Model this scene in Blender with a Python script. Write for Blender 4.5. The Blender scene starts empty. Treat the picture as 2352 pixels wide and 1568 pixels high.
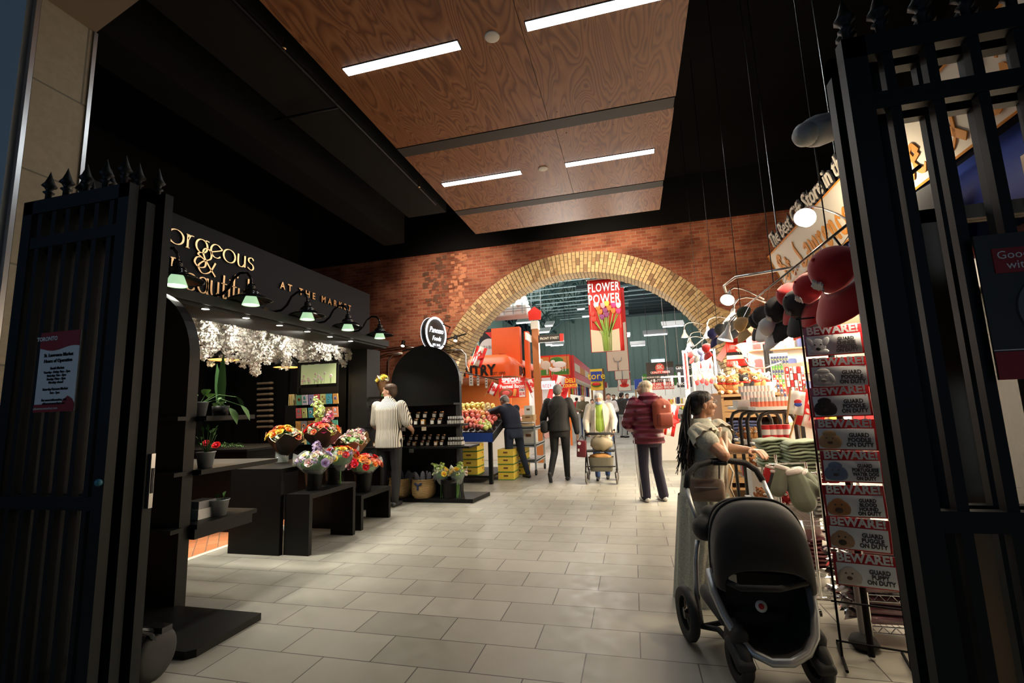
import bpy, bmesh, math, random
import numpy as np
from mathutils import Vector, Matrix, Euler
PI = math.pi
S = bpy.context.scene
COL = S.collection
# ------------------------------------------------------------ camera
FPX, CAMH = 1064.09, 1.4
YAW, PIT, ROL = math.radians(14.1987), math.radians(8.1765), math.radians(-2.0676)
FWD = Vector((-math.sin(YAW)*math.cos(PIT), math.cos(YAW)*math.cos(PIT), math.sin(PIT)))
_r = Vector((math.cos(YAW), math.sin(YAW), 0)); _u = _r.cross(FWD)
RGT = _r*math.cos(ROL)+_u*math.sin(ROL); UPV = -_r*math.sin(ROL)+_u*math.cos(ROL)
cam = bpy.data.cameras.new('camera'); cam.sensor_width = 36; cam.lens = FPX/2352*36
cam.clip_start = .05; cam.clip_end = 300
co = bpy.data.objects.new('camera', cam); COL.objects.link(co)
co.matrix_world = Matrix(((RGT.x, UPV.x, -FWD.x, 0), (RGT.y, UPV.y, -FWD.y, 0), (RGT.z, UPV.z, -FWD.z, CAMH), (0, 0, 0, 1)))
S.camera = co
S.view_settings.view_transform = 'Standard'; S.view_settings.look = 'None'
S.view_settings.exposure = 0.0; S.view_settings.gamma = 1.0; S.view_settings.use_curve_mapping = False
S.cycles.use_denoising = True
S.cycles.max_bounces = 6; S.cycles.diffuse_bounces = 3; S.cycles.glossy_bounces = 3
S.cycles.transmission_bounces = 6; S.cycles.transparent_max_bounces = 10
S.cycles.sample_clamp_indirect = 4; S.cycles.caustics_reflective = False; S.cycles.caustics_refractive = False
# world: dim dusk light from the street
w = bpy.data.worlds.new('world'); S.world = w; w.use_nodes = True
w.node_tree.nodes['Background'].inputs[0].default_value = (.35, .5, .7, 1)
w.node_tree.nodes['Background'].inputs[1].default_value = .012
def light(name, kind, loc, power, color=(1, 1, 1), size=.1, sizey=None, aim=(0, 0, -1), spot=None, blend=.5):
    d = bpy.data.lights.new(name, kind); d.energy = power; d.color = color
    if kind == 'AREA':
        d.size = size
        if sizey: d.shape = 'RECTANGLE'; d.size_y = sizey
    else: d.shadow_soft_size = size
    if spot: d.spot_size = math.radians(spot); d.spot_blend = blend
    o = bpy.data.objects.new(name, d); COL.objects.link(o); o.location = loc
    o.rotation_euler = Vector(aim).to_track_quat('-Z', 'Y').to_euler()
    return o
WARM = (1, .78, .52); COOL = (.86, .95, 1); NEU = (1, .93, .84)
light('street_daylight', 'AREA', (-5.2, -3.5, 3.4), 34, (.42, .66, 1), 3, 4, (.1, 1, .1))
light('street_daylight_right', 'AREA', (2.2, -2.5, 2.2), 7, (.5, .72, 1), 2.5, 3, (-.35, 1, -.05))
# ------------------------------------------------------------ market hall lamps, plus fill lights added without fixtures
for k, (x, y) in enumerate([(-6, 14), (-6, 20), (-6, 28), (1.5, 14), (1.8, 21), (0, 30), (-1.5, 17), (-2, 25)]):
    light('hall_lamp', 'AREA', (x, y, 6.6), 135, (1, .97, .92), 2.2, 1.2)
light('hall_roof_fill', 'AREA', (-3, 24, 5.2), 1500, (.8, 1, .95), 12, 20, (0, 0, 1))  # added uplight with no fixture, brightens the hall roof
light('hall_front_wash', 'AREA', (-1.2, 11.6, 4.4), 14, (1, .97, .93), 3.5, .6, (0, .75, -1))
# ------------------------------------------------------------ passage, arch, shop and hall end lights, added without fixtures
light('arch_flood', 'SPOT', (-.6, 8.6, 4.60), 330, (1, .8, .56), .25, aim=(.0, 2.4, -.30), spot=105, blend=.8)
light('arch_flood_left', 'SPOT', (-3.6, 8.5, 4.6), 330, (1, .80, .58), .25, aim=(-.2, 2.4, -.7), spot=110, blend=.8)
light('passage_fill', 'AREA', (-1.1, 7.8, 4.7), 60, (1, .90, .76), 2.6, 2.5)
light('arch_flood_right', 'SPOT', (1.2, 7.0, 3.3), 330, (1, .76, .48), .2, aim=(.6, 3.2, .2), spot=120, blend=.9)
light('shop_ceiling', 'AREA', (2.9, 5.6, 2.60), 400, (1, .82, .60), 2.2, 4.2)
light('shop_ceiling_back', 'AREA', (2.0, 8.3, 2.60), 420, (1, .84, .62), 1.8, 2.2)
light('hall_end_fill', 'AREA', (-1, 40, 7.5), 380, (.85, 1, .95), 14, 1.5, (0, 1, -.15))  # added to brighten the dark end wall, no such lamp stands there
light('arch_soffit_fill', 'AREA', (-1.1, 12.6, 2.9), 120, (1, .93, .82), 3.0, .8, (0, -1, .85))  # added behind the arch to brighten its underside
# ------------------------------------------------------------ pixel helper (2352x1568 frame): a ray meets a real plane
def ray(px, py): return RGT*((px-1176)/FPX)-UPV*((py-784)/FPX)+FWD
def P(px, py, x=None, y=None, z=None):
    d = ray(px, py)
    t = (x/d.x) if x is not None else (y/d.y) if y is not None else (z-CAMH)/d.z
    return Vector((0, 0, CAMH))+d*t
# ------------------------------------------------------------ materials
MATS = {}
def M(name, col=(.5, .5, .5), rough=.55, metal=0, emit=0, ecol=None, trans=0, alpha=1, spec=None, coat=0, sheen=0, noise=0, nscale=8, bump=0, ior=None):
    if name in MATS: return MATS[name]
    m = bpy.data.materials.new(name); m.use_nodes = True; nt = m.node_tree
    b = nt.nodes['Principled BSDF']; b.inputs['Base Color'].default_value = (*col, 1)
    b.inputs['Roughness'].default_value = rough; b.inputs['Metallic'].default_value = metal
    if spec is not None: b.inputs['Specular IOR Level'].default_value = spec
    if coat: b.inputs['Coat Weight'].default_value = coat; b.inputs['Coat Roughness'].default_value = .12
    if sheen: b.inputs['Sheen Weight'].default_value = sheen
    if trans: b.inputs['Transmission Weight'].default_value = trans
    if ior: b.inputs['IOR'].default_value = ior
    if alpha < 1: b.inputs['Alpha'].default_value = alpha
    if emit:
        b.inputs['Emission Color'].default_value = (*(ecol or col), 1); b.inputs['Emission Strength'].default_value = emit
    if noise or bump:
        tc = nt.nodes.new('ShaderNodeTexCoord'); n = nt.nodes.new('ShaderNodeTexNoise'); n.inputs['Scale'].default_value = nscale
        n.inputs['Detail'].default_value = 5
        nt.links.new(tc.outputs['Object'], n.inputs['Vector'])
        if noise:
            mx = nt.nodes.new('ShaderNodeMix'); mx.data_type = 'RGBA'
            mx.inputs[6].default_value = (*[c*(1-noise) for c in col], 1); mx.inputs[7].default_value = (*[min(1, c*(1+noise)) for c in col], 1)
            nt.links.new(n.outputs['Fac'], mx.inputs[0]); nt.links.new(mx.outputs[2], b.inputs['Base Color'])
        if bump:
            bp = nt.nodes.new('ShaderNodeBump'); bp.inputs['Strength'].default_value = bump; bp.inputs['Distance'].default_value = .01
            nt.links.new(n.outputs['Fac'], bp.inputs['Height']); nt.links.new(bp.outputs[0], b.inputs['Normal'])
    MATS[name] = m; return m
class N:
    """small node-graph helper"""
    def __init__(s, name, rough=.6, spec=.5):
        s.m = bpy.data.materials.new(name); s.m.use_nodes = True; s.nt = s.m.node_tree; s.b = s.nt.nodes['Principled BSDF']
        s.b.inputs['Roughness'].default_value = rough; s.b.inputs['Specular IOR Level'].default_value = spec; MATS[name] = s.m
    def n(s, t, **k):
        nd = s.nt.nodes.new('ShaderNode'+t)
        for a, v in k.items():
            if a.startswith('i_'):
                nd.inputs[a[2:].replace('_', ' ')].default_value = v
            else: setattr(nd, a, v)
        return nd
    def l(s, a, b): s.nt.links.new(a, b)
    def obj(s, loc=(0, 0, 0), rot=(0, 0, 0), sc=(1, 1, 1)):
        t = s.n('TexCoord'); mp = s.n('Mapping'); mp.inputs['Location'].default_value = loc; mp.inputs['Rotation'].default_value = rot; mp.inputs['Scale'].default_value = sc
        s.l(t.outputs['Object'], mp.inputs['Vector']); return mp.outputs[0]
    def noise(s, v, scale, detail=4, dist=0, rough=.5):
        n = s.n('TexNoise'); n.inputs['Scale'].default_value = scale; n.inputs['Detail'].default_value = detail; n.inputs['Distortion'].default_value = dist
        n.inputs['Roughness'].default_value = rough
        s.l(v, n.inputs['Vector']); return n.outputs['Fac']
    def ramp(s, f, stops):
        r = s.n('ValToRGB'); e = r.color_ramp.elements
        e[0].position, e[0].color = stops[0][0], (*stops[0][1], 1); e[1].position, e[1].color = stops[-1][0], (*stops[-1][1], 1)
        for p, c in stops[1:-1]: q = e.new(p); q.color = (*c, 1)
        s.l(f, r.inputs[0]); return r.outputs[0]
    def mix(s, f, a, b, mode='MIX'):
        x = s.n('Mix', data_type='RGBA', blend_type=mode)
        for v, i in ((f, 0), (a, 6), (b, 7)):
            if hasattr(v, 'links'): s.l(v, x.inputs[i])
            else: x.inputs[i].default_value = v if i == 0 else (*v, 1)
        return x.outputs[2]
    def bump(s, h, st=.4, d=.01):
        b = s.n('Bump'); b.inputs['Strength'].default_value = st; b.inputs['Distance'].default_value = d
        s.l(h, b.inputs['Height']); s.l(b.outputs[0], s.b.inputs['Normal'])
    def col(s, c): s.l(c, s.b.inputs['Base Color'])
def brickmat(name, c1, c2, mortar, bw, rh, msz, loc, rot=(0, 0, 0), dirt=None, dscale=1.2, off=.5, rough=.8, bias=0, bumpst=.5, spec=.3):
    g = N(name, rough, spec); v = g.obj(loc, rot)
    b = g.n('TexBrick'); b.offset = off; b.inputs['Scale'].default_value = 1; b.inputs['Brick Width'].default_value = bw; b.inputs['Row Height'].default_value = rh
    b.inputs['Mortar Size'].default_value = msz; b.inputs['Mortar Smooth'].default_value = .1; b.inputs['Bias'].default_value = bias
    b.inputs['Color1'].default_value = (*c1, 1); b.inputs['Color2'].default_value = (*c2, 1); b.inputs['Mortar'].default_value = (*mortar, 1)
    g.l(v, b.inputs['Vector']); c = b.outputs['Color']
    if dirt:
        f = g.ramp(g.noise(v, dscale, 6, .6), [(.38, (0, 0, 0)), (.66, (1, 1, 1))]); c = g.mix(f, c, dirt, 'MULTIPLY')
    f2 = g.noise(v, 26, 4); c = g.mix(.25, c, g.ramp(f2, [(.3, (.45, .45, .45)), (.7, (1.0, 1.0, 1.0))]), 'MULTIPLY')
    g.col(c)
    inv = g.n('Math', operation='SUBTRACT'); inv.inputs[0].default_value = 1; g.l(b.outputs['Fac'], inv.inputs[1]); g.bump(inv.outputs[0], bumpst, .01)
    return g.m
# ------------------------------------------------------------ mesh builder
class MB:
    def __init__(s): s.v = []; s.f = []; s.mi = []; s.m = 0; s.sm = []; s.smooth = True
    def add(s, vs, fs, smooth=None):
        o = len(s.v); s.v += [tuple(p) for p in vs]
        for f in fs: s.f.append(tuple(i+o for i in f)); s.mi.append(s.m); s.sm.append(s.smooth if smooth is None else smooth)
        return s
    def box(s, c, d, rot=None, taper=1):
        x, y, z = d[0]/2, d[1]/2, d[2]/2
        vs = [Vector((i*x*(taper if k > 0 else 1), j*y*(taper if k > 0 else 1), k*z)) for k in (-1, 1) for j in (-1, 1) for i in (-1, 1)]
        if rot: R = rot if isinstance(rot, Matrix) else Euler(rot).to_matrix(); vs = [R@v for v in vs]
        c = Vector(c); return s.add([v+c for v in vs], [(0, 2, 3, 1), (4, 5, 7, 6), (0, 1, 5, 4), (2, 6, 7, 3), (0, 4, 6, 2), (1, 3, 7, 5)], False)
    def bx(s, x0, x1, y0, y1, z0, z1): return s.box(((x0+x1)/2, (y0+y1)/2, (z0+z1)/2), (abs(x1-x0), abs(y1-y0), abs(z1-z0)))
    def rbox(s, c, d, r=.02, rot=None, seg=2):
        # rounded box (superellipsoid-like: vertical prism with rounded plan and chamfered top/bottom)
        pts = []
        x, y, z = d[0]/2, d[1]/2, d[2]/2; r = min(r, x, y, z)
        for q, (sx, sy) in enumerate(((1, 1), (-1, 1), (-1, -1), (1, -1))):
            for k in range(seg+1):
                a = PI/2*(q+k/seg); pts.append((sx*(x-r), sy*(y-r), math.cos(a), math.sin(a)))
        rings = [(-z, 0), (-z+r*.3, .7), (-z+r, 1), (z-r, 1), (z-r*.3, .7), (z, 0)]
        vs = []; n = len(pts)
        for zz, k in rings:
            for (cx, cy, ca, sa) in pts: vs.append(Vector((cx+ca*r*k, cy+sa*r*k, zz)))
        if rot: R = rot if isinstance(rot, Matrix) else Euler(rot).to_matrix(); vs = [R@v for v in vs]
        c = Vector(c); fs = [(i*n+j, i*n+(j+1) % n, (i+1)*n+(j+1) % n, (i+1)*n+j) for i in range(5) for j in range(n)]
        fs += [tuple(reversed(range(n))), tuple(range(5*n, 6*n))]
        return s.add([v+c for v in vs], fs, seg > 1)
    def cyl(s, p0, p1, r0, r1=None, n=12, caps=True):
        r1 = r0 if r1 is None else r1; p0, p1 = Vector(p0), Vector(p1); d = (p1-p0)
        if d.length < 1e-9: return s
        q = d.to_track_quat('Z', 'Y'); vs = []
        for p, r in ((p0, r0), (p1, r1)):
            for k in range(n): vs.append(p+q@Vector((r*math.cos(2*PI*k/n), r*math.sin(2*PI*k/n), 0)))
        s.add(vs, [(k, (k+1) % n, n+(k+1) % n, n+k) for k in range(n)])
        if caps:
            s.add(vs[:n], [tuple(reversed(range(n)))], False); s.add(vs[n:], [tuple(range(n))], False)
        return s
    def tube(s, pts, r, n=8, closed=False, sq=False):
        pts = [Vector(p) for p in pts]; L = len(pts); rs = r if isinstance(r, (list, tuple)) else [r]*L
        rings = []; up = None
        for i, p in enumerate(pts):
            a = pts[i-1] if (i > 0 or closed) else p; b = pts[(i+1) % L] if (i < L-1 or closed) else p
            t = (b-a).normalized()
            if up is None: up = Vector((0, 0, 1)) if abs(t.z) < .9 else Vector((1, 0, 0))
            sx = t.cross(up).normalized(); up = sx.cross(t).normalized()
            rings.append([p+(sx*math.cos(2*PI*(k+.5*sq)/n)+up*math.sin(2*PI*(k+.5*sq)/n))*rs[i] for k in range(n)])
        vs = [v for R in rings for v in R]; m = L if closed else L-1
        fs = [(i*n+k, i*n+(k+1) % n, ((i+1) % L)*n+(k+1) % n, ((i+1) % L)*n+k) for i in range(m) for k in range(n)]
        if not closed: fs += [tuple(reversed(range(n))), tuple(range((L-1)*n, L*n))]
        return s.add(vs, fs, n > 4)
    def lathe(s, prof, c=(0, 0, 0), n=20, axis=None, a0=0, a1=2*PI):
        full = abs(a1-a0-2*PI) < 1e-6; vs = []; q = Vector(axis).to_track_quat('Z', 'Y') if axis is not None else None; c = Vector(c); cols = n if full else n+1
        for r, z in prof:
            for k in range(cols):
                a = a0+(a1-a0)*k/n; v = Vector((r*math.cos(a), r*math.sin(a), z)); vs.append(c+(q@v if q else v))
        fs = []
        for i in range(len(prof)-1):
            for k in range(n): fs.append((i*cols+k, i*cols+(k+1) % cols, (i+1)*cols+(k+1) % cols, (i+1)*cols+k))
        return s.add(vs, fs)
    def ell(s, c, r, rot=None, nu=12, nv=8):
        r = (r, r, r) if isinstance(r, (int, float)) else r; R = (rot if isinstance(rot, Matrix) else Euler(rot).to_matrix()) if rot else None; c = Vector(c)
        vs = [Vector((0, 0, -r[2]))]
        for i in range(1, nv):
            a = -PI/2+PI*i/nv
            for k in range(nu): vs.append(Vector((r[0]*math.cos(a)*math.cos(2*PI*k/nu), r[1]*math.cos(a)*math.sin(2*PI*k/nu), r[2]*math.sin(a))))
        vs.append(Vector((0, 0, r[2])))
        if R: vs = [R@v for v in vs]
        fs = [(0, 1+(k+1) % nu, 1+k) for k in range(nu)]
        for i in range(nv-2):
            for k in range(nu): a = 1+i*nu+k; b = 1+i*nu+(k+1) % nu; fs.append((a, b, b+nu, a+nu))
        t = len(vs)-1; fs += [(t, 1+(nv-2)*nu+k, 1+(nv-2)*nu+(k+1) % nu) for k in range(nu)]
        return s.add([v+c for v in vs], fs)
    def cap(s, p0, r0, p1, r1, n=10):
        s.cyl(p0, p1, r0, r1, n, True); s.ell(p0, r0, None, n, 6); s.ell(p1, r1, None, n, 6); return s
    def grid(s, fn, nu, nv, closed_u=False, flip=False):
        vs = [fn(i/nu, j/nv) for j in range(nv+1) for i in range(nu if closed_u else nu+1)]; w_ = nu if closed_u else nu+1; fs = []
        for j in range(nv):
            for i in range(nu):
                f = (j*w_+i, j*w_+(i+1) % w_, (j+1)*w_+(i+1) % w_, (j+1)*w_+i); fs.append(tuple(reversed(f)) if flip else f)
        return s.add(vs, fs)
    def sheet(s, fn, nu, nv, t):
        # fn(u,v) -> (point, normal): a sheet with real thickness
        A = [fn(i/nu, j/nv) for j in range(nv+1) for i in range(nu+1)]; w_ = nu+1; n = len(A)
        vs = [a[0]+a[1]*t/2 for a in A]+[a[0]-a[1]*t/2 for a in A]; fs = []
        for j in range(nv):
            for i in range(nu):
                a = j*w_+i; fs += [(a, a+1, a+w_+1, a+w_), (n+a+w_, n+a+w_+1, n+a+1, n+a)]
        B = [i for i in range(nu+1)]+[j*w_+nu for j in range(1, nv+1)]+[nv*w_+i for i in range(nu-1, -1, -1)]+[j*w_ for j in range(nv-1, 0, -1)]
        for k in range(len(B)): a, b = B[k], B[(k+1) % len(B)]; fs.append((a, n+a, n+b, b))
        return s.add(vs, fs)
    def prism(s, poly, fn0, fn1):
        # poly: 2D outline; fn0/fn1 map 2D -> 3D for the two faces
        n = len(poly); vs = [fn0(*p) for p in poly]+[fn1(*p) for p in poly]
        fs = [tuple(range(n)), tuple(reversed(range(n, 2*n)))]+[(i, n+i, n+(i+1) % n, (i+1) % n) for i in range(n)]
        return s.add(vs, fs, False)
    def build(s, name, mats, parent=None, world=True, recalc=True):
        me = bpy.data.meshes.new(name); off = Vector((0, 0, 0))
        if parent is not None and world:
            q = parent
            while q is not None: off = off+q.location; q = q.parent
        vs = [(v[0]-off.x, v[1]-off.y, v[2]-off.z) for v in s.v]
        me.from_pydata(vs, [], s.f); me.polygons.foreach_set('material_index', s.mi); me.polygons.foreach_set('use_smooth', s.sm)
        if not isinstance(mats, (list, tuple)): mats = [mats]
        for m in mats: me.materials.append(MATS[m] if isinstance(m, str) else m)
        if recalc:
            b = bmesh.new(); b.from_mesh(me); bmesh.ops.recalc_face_normals(b, faces=b.faces); b.to_mesh(me); b.free()
        me.update(); o = bpy.data.objects.new(name, me); COL.objects.link(o)
        if parent is not None: o.parent = parent
        return o
def tag(o, label=None, cat=None, group=None, kind=None):
    if label: o['label'] = label
    if cat: o['category'] = cat
    if group: o['group'] = group
    if kind: o['kind'] = kind
    return o
def thing(name, label, cat, loc=(0, 0, 0), rz=0, group=None):
    o = bpy.data.objects.new(name, None); COL.objects.link(o); o.location = loc; o.rotation_euler = (0, 0, rz); o.empty_display_size = .1
    return tag(o, label, cat, group)
def struct(o, label=None): o['kind'] = 'structure'; return tag(o, label)
def kids(o): return [c for c in CH.get(o.name, [])] if False else list(o.children)
def dup(o, parent=None, loc=None, rz=None, label=None, group=None, rot=None, sc=None):
    c = o.copy(); COL.objects.link(c)
    if parent is not None: c.parent = parent
    if loc is not None: c.location = loc
    if rz is not None: c.rotation_euler = (0, 0, rz)
    if rot is not None: c.rotation_euler = rot
    if sc is not None: c.scale = (sc, sc, sc) if isinstance(sc, (int, float)) else sc
    if label: c['label'] = label
    if group: c['group'] = group
    for ch in list(o.children): dup(ch, c)
    return c
def remesh(o, voxel=.008, smooth=4, fac=.5, decimate=None):
    m = o.modifiers.new('r', 'REMESH'); m.mode = 'VOXEL'; m.voxel_size = voxel; m.use_smooth_shade = True
    if smooth: q = o.modifiers.new('s', 'SMOOTH'); q.iterations = smooth; q.factor = fac
    if decimate: q = o.modifiers.new('d', 'DECIMATE'); q.ratio = decimate
    bpy.context.view_layer.update(); dg = bpy.context.evaluated_depsgraph_get()
    me = bpy.data.meshes.new_from_object(o.evaluated_get(dg)); mats = list(o.data.materials)
    o.modifiers.clear(); o.data = me; me.materials.clear()
    for x in mats: me.materials.append(x)
    me.polygons.foreach_set('use_smooth', [True]*len(me.polygons)); me.polygons.foreach_set('material_index', [0]*len(me.polygons))
    return o
# ------------------------------------------------------------ lettering
_fc = {}
def textmesh(txt, size=1, ext=.01, bold=0, shear=0, spacing=1, align='CENTER', res=2, sx=1, line=1):
    key = (txt, size, ext, bold, shear, spacing, align, sx, line)
    if key in _fc: return _fc[key]
    c = bpy.data.curves.new('t', 'FONT'); c.body = txt; c.size = size; c.extrude = ext; c.offset = bold; c.shear = shear; c.space_character = spacing; c.space_line = line
    c.align_x = align; c.align_y = 'CENTER'; c.resolution_u = res; c.fill_mode = 'BOTH'
    o = bpy.data.objects.new('t', c); COL.objects.link(o); bpy.context.view_layer.update()
    me = bpy.data.meshes.new_from_object(o.evaluated_get(bpy.context.evaluated_depsgraph_get())); bpy.data.objects.remove(o)
    if sx != 1:
        for v in me.vertices: v.co.x *= sx
    _fc[key] = me; return me
def text(txt, loc, size, mat, parent, right=(1, 0, 0), up=(0, 0, 1), ext=.002, name='lettering', **k):
    me = textmesh(txt, size, ext, **k).copy(); me.name = name; me.materials.clear(); me.materials.append(MATS[mat] if isinstance(mat, str) else mat)
    r = Vector(right).normalized(); u = Vector(up).normalized(); n = r.cross(u)
    T = Matrix(((r.x, u.x, n.x, loc[0]), (r.y, u.y, n.y, loc[1]), (r.z, u.z, n.z, loc[2]), (0, 0, 0, 1)))
    q = parent; off = Vector((0, 0, 0))
    while q is not None: off = off+q.location; q = q.parent
    me.transform(Matrix.Translation(-off)@T)
    o = bpy.data.objects.new(name, me); COL.objects.link(o)
    if parent is not None: o.parent = parent
    return o
def rnd(a, b): return random.uniform(a, b)
random.seed(7)
# common materials
M('black_paint', (.008, .008, .0085), .55, spec=.25, noise=.25, nscale=6); M('matte_black', (.006, .006, .0065), .85, spec=.2)
M('ceil_black', (.0045, .0045, .005), .95, spec=.1); M('satin_black', (.0042, .004, .0038), .42, spec=.22); M('gloss_black', (.012, .012, .013), .12)
M('gate_paint', (.008, .011, .012), .5, noise=.2, nscale=4, spec=.25); M('steel', (.62, .62, .62), .28, 1); M('zinc', (.50, .52, .54), .32, .55, noise=.15, nscale=12)
M('chrome', (.8, .8, .8), .12, 1); M('white', (.82, .82, .8), .5); M('cream', (.78, .72, .58), .6); M('gold', (.83, .56, .30), .28, 1)
M('red', (.62, .02, .025), .5); M('dred', (.30, .012, .018), .5); M('orange', (.85, .16, .03), .5); M('yellow', (.85, .62, .06), .5); M('blue', (.03, .07, .38), .5)
M('navy', (.012, .018, .06), .7); M('green', (.05, .22, .03), .5); M('lgreen', (.30, .48, .10), .5); M('pink', (.85, .30, .38), .5); M('grey', (.3, .3, .3), .5)
M('glass', (1, 1, 1), .03, trans=1, ior=1.3, spec=.4); M('paper', (.75, .74, .70), .7); M('rubber', (.02, .02, .02), .7); M('brown', (.16, .07, .03), .6)
M('wood', (.45, .25, .10), .5, noise=.2, nscale=10); M('card', (.50, .33, .17), .8); M('lampwhite', (.85, .85, .82), .35)
M('bulb', (1, .95, .85), emit=18, ecol=(1, .92, .78)); M('bulb_dim', (1, .95, .85), emit=9, ecol=(1, 1, .9)); M('led', (1, 1, 1), emit=9, ecol=(.86, .97, 1))
M('emit_white', (1, 1, 1), emit=3.2, ecol=(.95, .98, 1))
# ============================================================ SETTING
YW, WT = 10.5, .55
# passage floor: 600 x 309 mm grey stone tiles, half bond
def floormat(name, bw, rh, loc, tone=1.0, mort=.0035):
    g = N(name, .42, .45); v = g.obj(loc)
    b = g.n('TexBrick'); b.offset = .5; b.inputs['Scale'].default_value = 1; b.inputs['Brick Width'].default_value = bw; b.inputs['Row Height'].default_value = rh
    b.inputs['Mortar Size'].default_value = mort; b.inputs['Mortar Smooth'].default_value = .05
    b.inputs['Color1'].default_value = (.31*tone, .30*tone, .255*tone, 1); b.inputs['Color2'].default_value = (.39*tone, .375*tone, .32*tone, 1); b.inputs['Mortar'].default_value = (.06, .055, .05, 1)
    g.l(v, b.inputs['Vector']); n1 = g.noise(v, 1.7, 5, .4); n2 = g.noise(v, 9, 5)
    c = g.mix(.55, b.outputs['Color'], g.ramp(n1, [(.3, (.70, .69, .66)), (.7, (1.0, 1.0, 1.0))]), 'MULTIPLY')
    c = g.mix(.35, c, g.ramp(n2, [(.3, (.72, .72, .72)), (.7, (1, 1, 1))]), 'MULTIPLY'); g.col(c)
    g.l(g.ramp(n2, [(.3, (.34, .34, .34)), (.7, (.55, .55, .55))]), g.b.inputs['Roughness'])
    inv = g.n('Math', operation='SUBTRACT'); inv.inputs[0].default_value = 1; g.l(b.outputs['Fac'], inv.inputs[1]); g.bump(inv.outputs[0], .3, .004); return g.m
floormat('stone_tile', .5992, .3093, (.056+.2996, -2.874, 0)); floormat('hall_tile', .5992, .60, (0, 0, 0), 1.12, .002)
brickmat('brick_floor', (.50, .17, .07), (.60, .24, .11), (.25, .13, .08), .22, .11, .006, (0, 0, 0), (0, 0, PI/4), None, rough=.55)
f = MB().bx(-4.43, 5.0, -6, YW, -.08, 0); struct(f.build('floor', 'stone_tile'), 'grey stone tiles laid in half bond through the passage')
f = MB().bx(-9, 9, YW, 58, -.08, -.001); struct(f.build('floor', 'hall_tile'), 'pale floor of the market hall beyond the arch')
f = MB().bx(-9, -4.50, -2, YW, -.08, .0); struct(f.build('floor', 'brick_floor'), 'orange brick floor inside the flower shop')
f = MB().bx(-4.50, -4.43, 2.2, 7.4, -.08, .006); M('kerb', (.62, .58, .50), .5, noise=.1); struct(f.build('trim_1', 'kerb'), 'pale stone strip along the brick floor')
# ---- brick wall with segmental arch
AC = (-1.1, 1.34); RI, RO = 3.13, 3.62
brickmat('red_brick', (.26, .068, .038), (.43, .155, .085), (.34, .215, .15), .225, .0765, .0065, (0, 0, 0), (-PI/2, 0, 0), (.40, .34, .31), 1.1, bias=-.1)
def wallface():
    m = MB(); n = 40; pts = []
    a0, a1 = math.radians(0), math.radians(180)
    X0, X1, Z1 = -8.55, 4.4, 5.34
    for y, fl in ((YW, False), (YW+WT, True)):
        ring = [(AC[0]+RO*math.cos(a0+(a1-a0)*k/n), AC[1]+RO*math.sin(a0+(a1-a0)*k/n)) for k in range(n+1)]
        out = []
        for (x, z) in ring:
            dx, dz = x-AC[0], z-AC[1]; t = 1e9
            if dx > 1e-6: t = min(t, (X1-AC[0])/dx)
            if dx < -1e-6: t = min(t, (X0-AC[0])/dx)
            if dz > 1e-6: t = min(t, (Z1-AC[1])/dz)
            out.append((AC[0]+dx*t, AC[1]+dz*t))
        vs = [(x, y, z) for x, z in ring]+[(x, y, z) for x, z in out]
        m.add(vs, [(k, k+1, n+2+k, n+1+k) for k in range(n)], False)
        # corners
        ci = [k for k in range(n) if abs(out[k][0]-out[k+1][0]) > 1e-4 and abs(out[k][1]-out[k+1][1]) > 1e-4]
        for k in ci: cx = X1 if out[k][0] > 0 else X0; m.add([(out[k][0], y, out[k][1]), (cx, y, Z1), (out[k+1][0], y, out[k+1][1])], [(0, 1, 2)], False)
        for (xa, xb) in ((X0, AC[0]-RO), (AC[0]+RO, X1)): m.add([(xa, y, 0), (xb, y, 0), (xb, y, AC[1]), (xa, y, AC[1])], [(0, 1, 2, 3)], False)
    return m
struct(wallface().build('wall_back', 'red_brick'), 'old red brick wall around the arch')
# rough vertical scar of bare mortar and stone left of the arch
def scar():
    m = MB(); random.seed(3)
    for k in range(90):
        x = rnd(-4.9, -4.25); z = rnd(2.6, 5.25); m.box((x, YW-.006, z), (rnd(.05, .16), rnd(.008, .02), rnd(.03, .10)), (0, rnd(-.1, .1), 0))
    m.m = 1
    for k in range(70): m.box((rnd(-4.22, -3.75), YW-.003, rnd(3.7, 5.3)), (.1, rnd(.008, .016), .066))
    return m
M('scar', (.11, .048, .030), .9, noise=.35, nscale=7, bump=.5); M('scar_light', (.38, .15, .08), .85, noise=.3, nscale=9, bump=.4)
struct(scar().build('trim_2', ['scar', 'scar_light']), 'rough scar of broken bricks running up the wall')
YB = [(.44, .32, .17), (.38, .27, .145), (.28, .175, .09), (.48, .35, .18), (.21, .125, .07)]
for i, c in enumerate(YB): M('buff_brick_%s' % 'abcde'[i], c, .8, noise=.12, nscale=14, bump=.25)
M('mortar', (.15, .105, .065), .9)
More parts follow.
